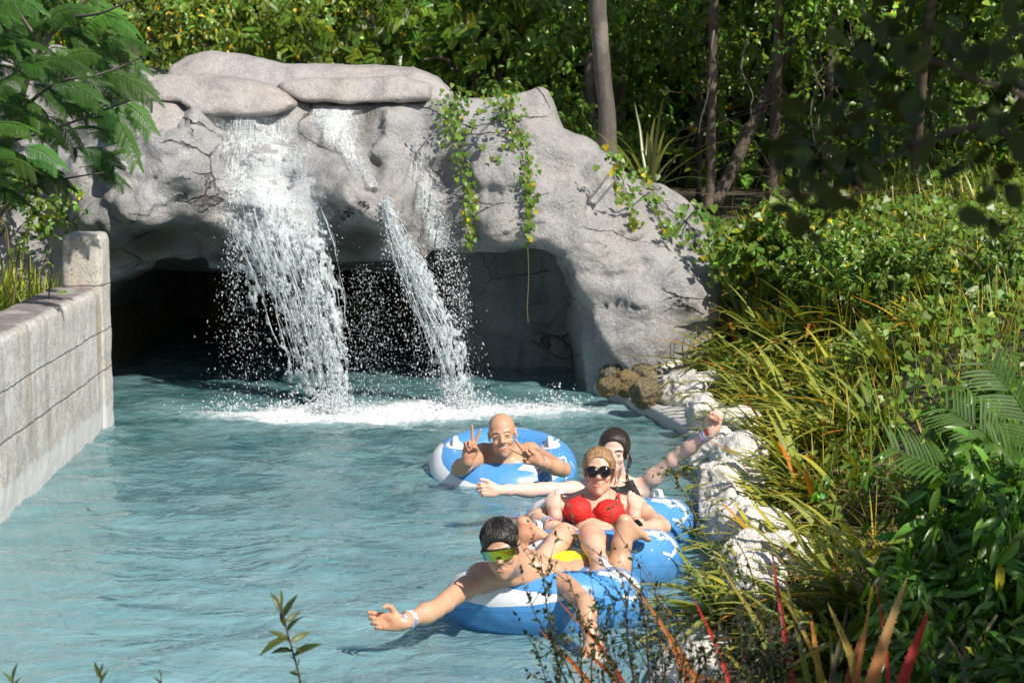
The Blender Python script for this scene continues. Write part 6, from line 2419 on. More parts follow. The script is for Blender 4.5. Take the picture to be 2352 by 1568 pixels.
def bank_plants():
    rng = np.random.RandomState(31)
    for i, (u, v, n, L, lab) in enumerate(SPIKY):
        p = on_bank(u, v)
        az = math.pi * 1.12 + .12 * math.sin(i * 2.3)
        rosette(p - (0, 0, .04), int(n * 1.9), L * 1.2, .0225, lab, rng, .07, az, math.pi if 'tall' in lab or 'thin bladed' in lab else 1.9, (.8, 1.45) if 'tall' in lab or 'thin bladed' in lab else (.35, 1.3) if 'slim' in lab else (.15, 1.1))
    # tall blades behind the rock shoulder
    p = W(1490, 445, 15.3)
    rosette(p, 22, 1.0, .016, 'dark long bladed plant rising behind the right shoulder of the grotto', rng, .0, None, math.pi, (.6, 1.4), 0, tone=.42)

    # ground vines: a mat nobody could count
    b = Bag()
    n = 24000
    x = rng.uniform(.6, 7.0, n); y = rng.uniform(8.0, 17.5, n)
    P2 = np.stack([x, y], 1)
    s = poly_sdf(x, y, POOL)
    far = y > 11.2
    k = (s > .42) & ((rng.rand(n) < .9) & far | (rng.rand(n) < np.where(x > .17 * y, .42, .20))) & ~((y > 13.2) & (x < 1.75)) & (x < .38 * y + .2)
    x, y = x[k], y[k]
    hm = .10 + .30 * np.clip(.5 + fbm(np.stack([x, y, 0 * x], 1), .8, 3), 0, 1)
    z = ground_z(x, y) + hm * rng.rand(len(x)) ** .6
    P = np.stack([x, y, z], 1)
    D = rdir(rng, len(P)); D[:, 2] = -np.abs(D[:, 2]) * .5; D[:, 1] -= .4
    U = rdir(rng, len(P)) * .55 + np.array((.15, -.55, .75))
    scatter(b, HEART, P, D, U, rng.uniform(.034, .074, len(P)), tints(rng, len(P), .012, .32))
    tag(b.build('vine_ground_cover', M_VINE), kind='stuff')
    # grass and thin herbs
    b = Bag()
    n = 6200
    x = rng.uniform(.7, 6.5, n); y = rng.uniform(7.0, 17, n)
    s = poly_sdf(x, y, POOL)
    k = (s > .4) & (x < .38 * y + .2) & ~((y > 13.2) & (x < 1.75))
    x, y = x[k], y[k]
    z = ground_z(x, y)
    for q in range(len(x)):
        l = rng.uniform(.18, .55)
        a = rng.uniform(0, 6.28); t = rng.uniform(.05, .5)
        o = np.array((math.cos(a) * t, math.sin(a) * t, 1)) * l
        s_ = np.linspace(0, 1, 5)[:, None]
        Pb = np.array((x[q], y[q], z[q])) + o * s_ + np.array((o[0], o[1], -l * t)) * .5 * s_ ** 2
        dry = rng.rand() < .42
        c = np.array((2.3, 1.5, .9)) * rng.uniform(.5, 1.1) if dry else np.array((.75, .9, .6)) * rng.uniform(.5, 1.2)
        blade(b, Pb, rng.uniform(.0025, .006), c, c * 1.1, spines=0, fold=.2)
    tag(b.build('bank_grass', M_GRASS), kind='stuff')
    # dry stem litter near the water edge
    b = Bag()
    for q in range(620):
        p = on_bank(rng.uniform(1780, 2150), rng.uniform(1120, 1480), .45)
        p = p + np.array((0, 0, rng.uniform(.0, .22)))
        d = rdir(rng, 1)[0] * rng.uniform(.06, .20); d[2] *= .5
        b.tube(spline([p - d, p + rng.normal(0, .02, 3), p + d], 6), [.0012, .002, .002, .002, .0016, .0008], 4, np.array((1, 1, 1)) * rng.uniform(.5, 1.3), False)
    tag(b.build('dry_stem_litter', M_DRY), kind='stuff')


def leafy_shrub(c, r, n, leaf, mat, size, label, seed, per=10, spread=.22, droop=.3, name='leafy_shrub', yellow=.01, stems=5, group='leafy shrubs on the right bank', var=.32):
    rng = np.random.RandomState(seed)
    c = np.array(c, float)
    g = float(ground_z(np.array([c[0]]), np.array([c[1]]))[0])
    root = empty(name, (c[0], c[1], g), label, 'shrub', group)
    b = Bag()
    for k in range(stems):
        t = c + rdir(rng, 1)[0] * np.array(r) * .7
        b.tube(spline([(c[0] + rng.normal(0, .05), c[1] + rng.normal(0, .05), g - .05), (c + t) / 2 * np.array((1, 1, .8)) + (0, 0, g * .2), t], 10), np.linspace(.014, .004, 10), 6)
    b.build('stem', M_STEM, root)
    b = Bag()
    P = ell_points(rng, n, c, r, .25)
    P = P[P[:, 2] > ground_z(P[:, 0], P[:, 1])]
    crown(b, rng, P, per, spread, size, leaf, yellow, droop, var, 3)
    b.build('foliage', mat, root)
    return root


def shrubs():
    leafy_shrub(W(2275, 990, 8.0), (.26, .34, .30), 120, LANCE, M_LANCE, .10, 'bright green narrow leaved shrub behind the palm fronds at the right edge', 51)
    leafy_shrub(on_bank(2280, 1360) + (0, 0, .16), (.30, .40, .42), 210, LANCE, M_LANCE, .10, 'dark narrow leaved shrub in shade at the lower right corner', 52, droop=.7)
    leafy_shrub(on_bank(2330, 1510) + (0, 0, .16), (.28, .35, .30), 160, LANCE, M_LANCE, .095, 'dark leafy shrub filling the extreme lower right corner', 62, droop=.7)
    leafy_shrub(on_bank(2200, 1600) + (0, 0, .16), (.26, .3, .22), 130, LANCE, M_LANCE, .085, 'low dark shrub at the bottom edge right of the crimson blade', 63, droop=.6)
    leafy_shrub(on_bank(2180, 1370) + (0, 0, .16), (.22, .3, .26), 120, LANCE, M_LANCE, .09, 'dark drooping shrub under the lowest palm frond', 64, droop=.7)
    leafy_shrub(on_bank(2150, 1510) + (0, 0, .16), (.24, .3, .26), 110, LANCE, M_LANCE, .085, 'low shaded shrub beside the wide red blades', 53, droop=.7)
    leafy_shrub(W(2120, 640, 12.6), (.62, .5, .34), 300, OVATE, M_VINE, .055, 'rounded green shrub below the wire fence, right of the blurred branch tip', 54)
    leafy_shrub(W(1800, 560, 13.8), (.50, .45, .30), 240, HEART, M_VINE, .055, 'low vine covered shrub beside the grotto end', 55, yellow=.03)
    leafy_shrub(on_bank(2330, 1590) + (0, 0, .12), (.30, .35, .22), 170, LANCE, M_LANCE, .09, 'dark leafy shrub cut off by the lower right corner of the view', 66, droop=.6)
    leafy_shrub(on_bank(2250, 1650) + (0, 0, .12), (.3, .35, .2), 150, OVATE, M_LANCE, .06, 'small leaved dark shrub at the bottom edge near the right corner', 67, droop=.6)
    leafy_shrub(W(2300, 620, 12.2), (.5, .5, .4), 270, OVATE, M_VINE, .054, 'green shrub at the right edge above the palm fronds', 56)
    leafy_shrub(W(1960, 600, 13.2), (.55, .5, .30), 240, OVATE, M_LEAF, .054, 'low green shrub in the middle of the far bank', 57)
    leafy_shrub(W(1960, 1120, 8.9), (.20, .2, .17), 60, OVATE, M_LANCE, .055, 'small grey green shrub among dry stems in the middle of the bank', 58)
    leafy_shrub(W(2070, 1230, 8.0), (.20, .2, .2), 60, LANCE, M_LANCE, .08, 'small light green shrub under the palm fronds', 59)


def frond(root, pts, nl, ll, w, rng, up, side=(1, 1)):
    P = spline([W(*q) for q in pts], 40)
    st = empty('frond', P[0]); st.parent = root
    st.location = [float(q) for q in (P[0] - np.array(parent_loc(root)))]
    b = Bag(); b.tube(P, np.linspace(.009, .003, 40), 7, (.9, 1, .6)); b.build('midrib', M_PALM, st)
    b = Bag()
    T = np.gradient(P, axis=0); T /= np.linalg.norm(T, axis=1)[:, None]
    up = unit(up)
    for k in range(nl):
        q = .06 + .92 * k / nl
        i = min(int(q * 39), 38)
        p = P[i]; t = T[i]
        s = unit(np.cross(t, up)); n = np.cross(s, t)
        for sd in (-1, 1):
            if not side[0 if sd < 0 else 1]: continue
            l = ll * (1 - .55 * abs(q - .4) ** 1.3) * rng.uniform(.9, 1.08)
            d = unit(t * .62 + s * sd * .8 + n * .28)
            ss = np.linspace(0, 1, 7)[:, None]
            L = p + d * l * ss + np.array((0, 0, -.18)) * l * ss ** 2
            c = np.array((1, 1, 1)) * rng.uniform(.75, 1.2)
            blade(b, L, w * rng.uniform(.85, 1.1), c * .8, c, c * np.array((1.2, 1.1, .7)), fold=.25, up=n)
    b.build('leaflets', M_PALM, st)


def palm():
    rng = np.random.RandomState(61)
    base = W(2440, 1250, 6.7)
    root = empty('palm', base, 'palm with glossy comb like fronds leaning in from the right edge', 'palm')
    B = (2440, 1240, 6.7)
    tops = [([B, (2340, 1180, 6.7), (2220, 1130, 6.7), (2080, 1120, 6.7)], 24, .20), ([B, (2400, 1060, 6.9), (2345, 930, 7.0), (2250, 820, 7.1)], 24, .20),
            ([B, (2320, 1150, 6.6), (2180, 1085, 6.5), (2030, 1020, 6.5)], 26, .19), ([B, (2360, 1100, 6.7), (2270, 1000, 6.7), (2160, 930, 6.8)], 24, .19),
            ([B, (2370, 1230, 6.5), (2260, 1205, 6.4), (2140, 1230, 6.3)], 20, .17), ([B, (2390, 1150, 6.6), (2340, 1060, 6.5), (2260, 1010, 6.5)], 20, .17)]
    for pts, nl, ll in tops: frond(root, pts, int(nl * 1.3), ll, .0068, rng, (-.35, -.45, .8))
    b = Bag(); b.tube(spline([base - (0, 0, .5), base - (0, 0, .2), base], 8), np.linspace(.07, .05, 8), 10)
    b.build('trunk', M_BARK2, root)


# ------------------------------------------------------------------ vines on the grotto
def rock_vine(paths, dens, label, seed, yellow=.035, size=.034, stray=()):
    rng = np.random.RandomState(seed)
    root = None
    st, lv = Bag(), Bag()
    LP = []
    for path in paths:
        Q = []
        for u, v in spline([(a, b_, 0) for a, b_ in path], 26)[:, :2]:
            y = rock_front(u, v)
            Q.append(W(u, v, (y if y else 13.75) - .035))
        Q = np.array(Q)
        Q[:, 1] = np.minimum(Q[:, 1], np.median(Q[:, 1]) + .25)
        if root is None: root = empty('hanging_vine', Q[0], label, 'vine', 'leafy vines hanging on the grotto')
        for k in range(3):
            st.tube(Q + .018 * np.stack([fbm(Q + k * 3, 5, 2), .3 * fbm(Q + k * 3 + 1, 5, 2), 0 * Q[:, 0]], -1) * (1 + k), np.linspace(.0026, .0012, len(Q)), 5)
        LP.append(Q)
    for Q, d in zip(LP, dens):
        n, wd0, wd1 = d
        t = rng.rand(n) ** 1.3
        i = np.clip((t * (len(Q) - 1)).astype(int), 0, len(Q) - 1)
        wd = wd0 + (wd1 - wd0) * t
        P = Q[i] + np.stack([rng.normal(0, 1, n) * wd, -rng.uniform(.0, .06, n), rng.normal(0, .03, n)], 1)
        D = np.stack([rng.normal(0, .45, n), rng.normal(-.25, .2, n), -np.ones(n)], 1)
        U = np.stack([rng.normal(0, .35, n), -np.ones(n), rng.normal(.35, .3, n)], 1)
        scatter(lv, HEART, P, D, U, size * rng.uniform(.5, 1.25, n), tints(rng, n, yellow, .28))
    for u, v, s in stray:
        y = rock_front(u, v) or 13.7
        p = W(u, v, y - .04)
        for k in range(3):
            scatter(lv, HEART, [p + rng.normal(0, .02, 3)], np.array([(rng.normal(0, .4), -.2, -1)]), np.array([(rng.normal(0, .3), -1, .3)]), s * rng.uniform(.7, 1.1), tints(rng, 1, 0, .2))
    st.build('stem', M_STEM, root)
    lv.build('foliage', M_VINE, root)


def vines():
    rock_vine([[(1052, 212), (1040, 280), (1058, 340), (1072, 420), (1080, 500), (1078, 565)]], [(330, .085, .012)], 'leafy vine curtain at the left edge of the right rock mass', 71,
              stray=[(1100, 250, .05), (1132, 270, .05), (1103, 325, .06), (1085, 285, .05), (1145, 360, .04), (1118, 240, .05)])
    rock_vine([[(1160, 222), (1180, 285), (1205, 350), (1216, 430), (1214, 500), (1212, 560)]], [(270, .055, .016)], 'long narrow leafy vine falling down the middle of the right rock mass', 72,
              stray=[(1140, 250, .05), (1170, 275, .05), (1165, 335, .05)])
    rock_vine([[(1412, 352), (1432, 420), (1450, 480), (1462, 520)], [(1470, 402), (1498, 450), (1530, 510), (1548, 528)], [(1412, 380), (1412, 430), (1414, 462)]], [(80, .07, .03), (60, .05, .03), (14, .02, .01)], 'vine with yellow leaves draped over the sloping right shoulder of the grotto', 73, .10, .044)
    rock_vine([[(1600, 470), (1585, 520), (1600, 560), (1640, 600)], [(1650, 500), (1652, 580), (1655, 650)]], [(55, .09, .09), (70, .06, .08)], 'dense leafy vine on the far right end of the grotto', 74, .02, .052)
    b = Bag()
    Q = spline([W(1212, 560, 13.62), W(1214, 640, 13.62), W(1211, 700, 13.6), W(1213, 742, 13.6)], 24)
    b.tube(Q, .0035, 5)
    tag(b.build('dangling_stem', M_STEM), 'thin bare stem dangling into the right hand cave mouth', 'vine')


# ------------------------------------------------------------------ feathery tree at the left
def feathery_tree():
    rng = np.random.RandomState(81)
    base = W(-60, 900, 11.3)
    root = empty('feathery_tree', base, 'feathery leaved green tree hanging in at the upper left over the grotto', 'tree')
    b = Bag()
    lim = [[(-60, 900, 11.3), (-10, 480, 11.2), (40, 260, 11.0), (95, 110, 10.9), (190, 5, 10.8), (260, -80, 10.8)], [(-20, 520, 11.2), (60, 430, 10.9), (150, 410, 10.7), (240, 395, 10.6)], [(50, 250, 11.0), (130, 190, 10.7), (230, 170, 10.5), (330, 130, 10.5)],
           [(0, 330, 11.1), (110, 300, 10.8), (220, 260, 10.6), (300, 230, 10.5)], [(100, 110, 10.9), (40, 20, 10.9), (10, -60, 10.9)], [(150, 40, 10.8), (230, 30, 10.6), (300, 0, 10.5)]]
    L = []
    for k, l in enumerate(lim):
        P = spline([W(*q) for q in l], 30)
        b.tube(P, np.linspace(.028 if k == 0 else .012, .004, 30), 8)
        L.append(P)
    b.build('branch', M_BARK, root)
    lv = Bag()
    PV, PF = PINNA
    tips = [(60, 60, 0), (130, 110, -20), (40, 170, 0), (250, 60, 10), (300, 120, 20), (200, 150, 30), (110, 230, 10), (330, 160, 30), (240, 220, 30), (60, 290, 10), (150, 300, 25), (290, 260, 40), (340, 230, 40), (200, 330, 40), (90, 380, 20),
            (160, 420, 40), (260, 380, 35), (300, 350, 25), (30, 440, 20), (20, 110, -10), (170, 20, 0), (280, 20, 10), (350, 90, 20), (10, 240, 0), (120, 350, 30), (230, 290, 40), (70, 10, -10), (190, 90, 10), (30, 350, 10), (310, 60, 15),
            (90, 150, 0), (150, 200, 20), (270, 160, 30), (330, 200, 35), (200, 250, 35), (50, 230, 0), (20, 20, 0), (110, 60, 0), (240, 110, 20), (160, 260, 20), (290, 310, 45), (60, 340, 20), (110, 300, 10), (10, 300, 0), (20, 380, 10), (350, 265, 50), (265, 250, 30), (215, 200, 20), (75, 105, 0)]
    extra = [(rng.uniform(-60, 320), rng.uniform(-40, 420), rng.uniform(0, 40)) for _ in range(60)]
    for k, (u, v, da) in enumerate(tips + extra):
        front = k < len(tips)
        Y = rng.uniform(10.2, 10.9) if front else rng.uniform(10.9, 11.8)
        tip = W(u + rng.normal(0, 12), v + rng.normal(0, 12), Y)
        a = R(da + rng.normal(0, 18))
        d = np.array((math.cos(a), -.25, -math.sin(a) + .15)); d /= np.linalg.norm(d)
        ln = rng.uniform(.22, .34)
        s = np.linspace(0, 1, 14)[:, None]
        P = tip - d * ln * (1 - s) + np.array((0, 0, .22)) * ln * (1 - s) * s * 2 - np.array((0, 0, .12)) * ln * s ** 2
        lv.tube(P, np.linspace(.0028, .0012, 14), 4, (.9, .9, .5), False)
        T = np.gradient(P, axis=0)
        nrm = unit(np.array((rng.normal(0, .25), -.55 + rng.normal(0, .2), .8)))
        PP, DD, UU, SS = [], [], [], []
        m = 12
        for j in range(m):
            q = .2 + .8 * j / (m - 1); i = min(int(q * 13), 12)
            t = unit(T[i]); sd = unit(np.cross(t, nrm))
            for s_ in (-1, 1):
                dd = unit(t * (.55 + .5 * q) + sd * s_ * .85 + np.array((0, 0, -.32)))
                PP.append(P[i]); DD.append(dd); UU.append(nrm + rng.normal(0, .12, 3)); SS.append(.112 * (1 - .35 * abs(q - .45)) * rng.uniform(.85, 1.1))
        c = np.tile(np.array((1, 1, 1)) * np.exp(rng.normal(0, .28)) * np.array((1 + rng.normal(0, .1), 1, 1)), (len(PP), 1))
        scatter(lv, PINNA, np.array(PP), np.array(DD), np.array(UU), np.array(SS), c)
    lv.build('crown', M_FEATHER, root)


def left_bank():
    rng = np.random.RandomState(91)
    b = Bag()
    for k in range(1500):
        x = rng.uniform(-3.85, -3.03); y = rng.uniform(10.0, 13.3)
        z = float(ground_z(np.array([x]), np.array([y]))[0])
        l = rng.uniform(.25, .72) if x < -3.1 else rng.uniform(.2, .5)
        a = rng.uniform(0, 6.28); t = rng.uniform(.05, .45)
        o = np.array((math.cos(a) * t, math.sin(a) * t, 1)) * l
        s_ = np.linspace(0, 1, 6)[:, None]
        P = np.array((x, y, z)) + o * s_ + np.array((o[0], o[1], -l * t)) * .7 * s_ ** 2
        c = np.array((1.15, 1.2, .6)) * rng.uniform(.7, 1.5)
        blade(b, P, rng.uniform(.005, .013), c * .9, c, c * np.array((1.3, 1.1, .7)), fold=.3)
    tag(b.build('tall_grass', M_GRASS), kind='stuff')
    def weed(u0, v0, u1, v1, Y, n, size, label, mat=M_LANCE, leaf=LANCE, sd=0, group='weeds behind the left wall'):
        r = np.random.RandomState(sd)
        P = spline([W(u0, v0, Y), W((u0 + u1) / 2 + r.normal(0, 8), (v0 + v1) / 2, Y - .04), W(u1, v1, Y - .08)], 20)
        root = empty('weed_stalk', P[0], label, 'plant', group)
        q = Bag(); q.tube(P, np.linspace(.006, .002, 20), 5, caps=False); q.build('stem', M_STEM, root)
        q = Bag()
        i = np.clip((np.linspace(.15, 1, n) * 19).astype(int), 0, 19)
        D = np.stack([np.cos(np.arange(n) * 2.4), np.sin(np.arange(n) * 2.4) - .2, r.uniform(-.1, .7, n)], 1)
        U = np.tile(np.array((0, -.3, 1.0)), (n, 1)) + r.normal(0, .2, (n, 3))
        scatter(q, leaf, P[i], D, U, size * r.uniform(.6, 1.15, n), tints(r, n, .02, .2))
        q.build('foliage', mat, root)
    weed(95, 620, 130, 430, 11.6, 12, .075, 'leafy weed with pointed bright leaves just left of the pillar top', sd=1)
    weed(150, 560, 205, 470, 12.3, 12, .085, 'bright pointed leaves drooping above the pillar', sd=2)
    weed(30, 700, 20, 470, 11.0, 13, .06, 'tall flowering weed at the far left above the wall', sd=3)
    weed(70, 720, 62, 540, 11.2, 12, .055, 'shorter weed in the grass left of the pillar', sd=4)
    weed(110, 700, 118, 560, 11.4, 12, .045, 'thin weed touching the left face of the pillar', sd=5)
    leafy_shrub(W(30, 470, 13.8), (.6, .25, .3), 90, OVATE, M_VINE, .06, 'shaded bush behind the grass at the far left', 92, group='bushes on the left bank')
    # small creeper on the pillar joint
    q = Bag(); lv = Bag()
    P = spline([W(140, 672, 11.75), W(170, 683, 11.72), W(195, 690, 11.74), W(208, 720, 11.9), W(214, 790, 11.9)], 24)
    root = empty('creeper', P[0], 'tiny heart leaved creeper on the wall at the pillar joint', 'vine')
    q.tube(P, .003, 5); q.build('stem', M_STEM, root)
    scatter(lv, HEART, P[[1, 9, 13, 15]] + np.array((0, -.02, .02)), np.array([(0, -.3, -1.0)] * 4), np.array([(0.1, -1, .4)] * 4), [.055, .055, .04, .04], np.ones((4, 3)) * 1.2)
    lv.build('foliage', M_VINE, root)


# ------------------------------------------------------------------ foreground
def root_point(P, pull=.35):
    """where a stem that passes P enters the soil"""
    g = max(float(ground_z(np.array([P[0]]), np.array([P[1]]))[0]), .0) - .03
    return np.array((P[0], P[1] + .02, min(g, P[2] - .02)))


def twig(st, lv, rng, pts, r0, nleaf, size, leaf=OVATE_S, side=.9, tint=1.0, sub=0):
    P = spline([W(*q) for q in pts], 30)
    g = root_point(P[0])
    st.tube(spline([g, (g + P[0]) / 2 + (.01, 0, 0), P[0]], 6), np.linspace(r0 * 1.2, r0, 6), 6, caps=False)
    P = P + .006 * np.stack([fbm(P, 6, 2), fbm(P + 3, 6, 2), 0 * P[:, 0]], -1)
    st.tube(P, np.linspace(r0, r0 * .3, 30), 6, caps=False)
    T = np.gradient(P, axis=0); T /= np.linalg.norm(T, axis=1)[:, None]
    t = np.sort(rng.uniform(.18, 1, nleaf)); i = np.clip((t * 29).astype(int), 0, 29)
    D = T[i] * .5 + rdir(rng, nleaf) * side
    U = rdir(rng, nleaf) * .6 + np.array((0, -.3, .8))
    scatter(lv, leaf, P[i] + rng.normal(0, .002, (nleaf, 3)), D, U, size * rng.uniform(.5, 1.2, nleaf), tints(rng, nleaf, .03, .25) * tint)
    for k in range(sub):
        i = rng.randint(8, 27)
        d = unit(T[i] * .8 + rdir(rng, 1)[0] * .7)
        l = rng.uniform(.06, .16)
        Q = spline([P[i], P[i] + d * l * .5 + (0, 0, .01), P[i] + d * l + (0, 0, .03)], 8)
        st.tube(Q, np.linspace(r0 * .45, r0 * .2, 8), 4, caps=False)
        m = 7
        j = rng.randint(1, 8, m)
        scatter(lv, leaf, Q[j], d + rdir(rng, m) * side, rdir(rng, m) * .6 + np.array((0, -.3, .8)), size * rng.uniform(.5, 1.1, m), tints(rng, m, .03, .25) * tint)


def foreground():
    rng = np.random.RandomState(101)

    def bush(label, twigs, leaf=OVATE_S, size=.024, tint=1.0, mat=M_TWIG_LEAF, group='thin twiggy bushes in the foreground', name='twiggy_bush', stem=None):
        p = W(*twigs[0][0][0])
        root = empty(name, p, label, 'bush', group)
        st, lv = Bag(), Bag()
        for pts, r0, n, sub in twigs: twig(st, lv, rng, pts, r0, n, size, leaf, tint=tint, sub=sub)
        st.build('stem', stem or M_DARKSTEM, root); lv.build('foliage', mat, root)
    Y = 5.4
    bush('dark small leaved twiggy bush in front of the near tube', [
        ([(1340, 1640, Y), (1275, 1500, Y), (1258, 1390, Y), (1242, 1275, Y)], .0035, 46, 6), ([(1350, 1640, Y), (1300, 1520, Y), (1240, 1430, Y), (1205, 1345, Y)], .003, 40, 5), ([(1345, 1640, Y), (1335, 1500, Y), (1330, 1400, Y), (1300, 1310, Y)], .003, 36, 4),
        ([(1360, 1640, Y), (1360, 1520, Y), (1375, 1430, Y), (1362, 1350, Y)], .003, 30, 4), ([(1300, 1640, Y), (1260, 1570, Y), (1235, 1500, Y), (1215, 1470, Y)], .0025, 26, 3), ([(1330, 1640, Y), (1290, 1600, Y), (1280, 1540, Y), (1300, 1490, Y)], .0025, 26, 3)])
    bush('dark bare stemmed bush with tufted tips right of the young man\'s lowered arm', [
        ([(1480, 1640, Y), (1450, 1530, Y), (1440, 1420, Y), (1446, 1350, Y)], .0045, 22, 5), ([(1500, 1640, Y), (1490, 1530, Y), (1484, 1440, Y), (1470, 1370, Y)], .005, 22, 5), ([(1520, 1640, Y), (1530, 1540, Y), (1510, 1430, Y), (1530, 1370, Y)], .0035, 22, 4),
        ([(1540, 1640, Y), (1560, 1560, Y), (1575, 1480, Y), (1560, 1420, Y)], .003, 26, 4), ([(1460, 1640, Y), (1420, 1560, Y), (1400, 1500, Y), (1385, 1440, Y)], .003, 30, 4), ([(1560, 1640, Y), (1600, 1560, Y), (1640, 1480, Y), (1650, 1430, Y)], .003, 30, 5)])
    bush('long thin arching twigs with tiny leaves in front of the red bikini legs', [
        ([(1640, 1640, 5.6), (1560, 1480, 5.6), (1490, 1330, 5.7), (1415, 1215, 5.7), (1400, 1130, 5.7)], .0028, 16, 2), ([(1600, 1600, 5.6), (1500, 1400, 5.7), (1400, 1290, 5.7), (1330, 1235, 5.7), (1305, 1150, 5.7)], .0022, 30, 2),
        ([(1580, 1600, 5.6), (1530, 1470, 5.6), (1440, 1340, 5.7), (1340, 1270, 5.7), (1262, 1220, 5.7)], .002, 26, 2), ([(1520, 1500, 5.7), (1510, 1400, 5.7), (1520, 1330, 5.7)], .0018, 10, 1)], size=.018, tint=np.array((1.3, 1.2, .9)), stem=M_BARK2)
    bush('slender olive leaved twigs leaning over the water right of the three tubes', [
        ([(1740, 1420, 7.0), (1650, 1290, 7.0), (1600, 1190, 7.0), (1555, 1100, 7.0), (1530, 1075, 7.0)], .0032, 40, 4), ([(1745, 1420, 7.0), (1690, 1330, 7.0), (1650, 1260, 7.0), (1585, 1215, 7.0), (1545, 1190, 7.0)], .0028, 44, 5),
        ([(1750, 1430, 7.0), (1720, 1300, 7.0), (1655, 1180, 7.0), (1585, 1090, 7.0), (1562, 1085, 7.0)], .0028, 34, 3), ([(1760, 1440, 7.0), (1700, 1370, 7.0), (1620, 1330, 7.0), (1570, 1310, 7.0)], .0026, 40, 5), ([(1765, 1440, 7.0), (1730, 1380, 7.0), (1690, 1290, 7.0), (1670, 1220, 7.0)], .0026, 44, 5)],
        size=.026, tint=np.array((2.2, 1.9, 1.1)), stem=M_STEM)
    bush('dark dense feathery bush at the bottom right of centre', [
        ([(1720 + 14 * k, 1640, 5.3), (1715 + 13 * k, 1530, 5.3), (1690 + 16 * k + (k % 3) * 12, 1400 + (k % 4) * 25, 5.3)], .003, 60, 5) for k in range(8)], leaf=LANCE, size=.026, tint=.8)
    bush('dark tangled twig thicket filling the bottom edge below the near tube', [
        ([(1290 + 38 * k, 1660, 5.2), (1285 + 40 * k + (k % 3) * 10, 1560, 5.2), (1270 + 42 * k + (k % 4) * 16, 1440 + (k * 37) % 70, 5.2)], .0026, 34, 6) for k in range(13)], size=.022, tint=.85)
    # single leafy stalks rising from the near bank
    def stalk(pts, n, size, label):
        P = spline([W(*q) for q in pts], 24)
        g = root_point(P[0])
        root = empty('leafy_stalk', g, label, 'plant', 'stalks rising from the near bank')
        b = Bag(); b.tube(np.vstack([g, (g + P[0]) / 2, P]), np.linspace(.0045, .0016, 26), 6); b.build('stem', M_DARKSTEM, root)
        lv = Bag()
        t = np.linspace(.05, 1, n); i = np.clip((t * 23).astype(int), 0, 23)
        s = np.where(np.arange(n) % 2 == 0, 1, -1)
        D = np.stack([s * rng.uniform(.3, 1, n), rng.normal(-.2, .6, n), rng.uniform(-.2, 1.0, n)], 1)
        D[-3:] = np.array([(.35, -.1, 1), (-.4, -.1, 1), (.0, .1, 1)])[:min(3, n)]
        sz = size * np.where(t > .55, 1.0, .42) * rng.uniform(.55, 1.1, n)
        scatter(lv, LANCE, P[i], D, np.tile(np.array((0, -.5, .8)), (n, 1)) + rng.normal(0, .3, (n, 3)), sz, tints(rng, n, .0, .2) * np.array((1.3, 1.25, .9)))
        lv.build('foliage', M_TWIG_LEAF, root)
    stalk([(700, 1700, 4.6), (690, 1568, 4.6), (668, 1480, 4.6), (645, 1395, 4.6)], 26, .078, 'tall leafy stalk alone against the water at the bottom left')
    stalk([(228, 1640, 4.55), (230, 1580, 4.55), (232, 1545, 4.55)], 7, .04, 'small sprout poking up at the bottom edge, second from the left')
    stalk([(22, 1650, 4.55), (30, 1590, 4.55), (30, 1560, 4.55)], 7, .04, 'small sprout at the bottom left corner')
    stalk([(372, 1650, 4.55), (371, 1590, 4.55), (370, 1556, 4.55)], 5, .03, 'tiny dry sprout at the bottom edge left of the tall stalk')

    # near spiky plants with red and orange blades
    RED, ORG, YEL, GRN, DRK = (.36, .028, .02), (.36, .11, .03), (.36, .25, .05), (.17, .20, .05), (.06, .05, .025)
    def near(label, base, blades_):
        root = empty('red_bladed_plant', W(*base), label, 'plant', 'red and orange bladed plants in the foreground')
        b = Bag()
        for (u0, v0, u1, v1, w, c0, c1, c2, bend) in blades_:
            A, B = W(u0, v0, base[2]), W(u1, v1, base[2] + .25)
            M = (A + B) / 2 + np.array((bend * .05, -.05, abs(bend) * .02 + .03))
            G = root_point(A); G[0] += .25 * (W(*base)[0] - A[0])
            blade(b, spline([G, A, M, B], 20), w, c0, c1, c2, spines=22, fold=.5, up=(0, -.9, .45))
        b.build('leaf_blades', M_REDBLADE, root)
    near('orange and red bladed plant among the dark twigs at the bottom', (1560, 1660, 5.5), [
        (1600, 1660, 1420, 1300, .010, ORG, ORG, (.30, .16, .06), .6), (1470, 1660, 1275, 1370, .010, ORG, RED, (.28, .12, .05), .4), (1420, 1680, 1235, 1440, .012, RED, ORG, ORG, .2), (1490, 1680, 1330, 1480, .012, RED, RED, ORG, .2),
        (1620, 1660, 1510, 1420, .013, ORG, ORG, YEL, .3), (1700, 1690, 1590, 1365, .011, DRK, RED, RED, .2), (1660, 1680, 1480, 1440, .008, RED, ORG, YEL, .3), (1700, 1620, 1540, 1530, .010, RED, ORG, YEL, .2)])
    near('tall red bladed plant with one upright crimson blade right of the twigs', (1830, 1680, 5.6), [
        (1835, 1680, 1772, 1262, .013, GRN, RED, (.20, .03, .02), -.2), (1850, 1680, 1650, 1290, .014, GRN, GRN, YEL, .2), (1880, 1690, 1800, 1310, .013, GRN, GRN, DRK, -.2), (1810, 1690, 1700, 1360, .014, (.10, .13, .05), GRN, GRN, .2),
        (1900, 1690, 1860, 1400, .016, GRN, YEL, ORG, -.2), (1790, 1690, 1640, 1470, .012, DRK, GRN, YEL, .2), (1930, 1690, 1750, 1290, .010, GRN, YEL, YEL, .3)])
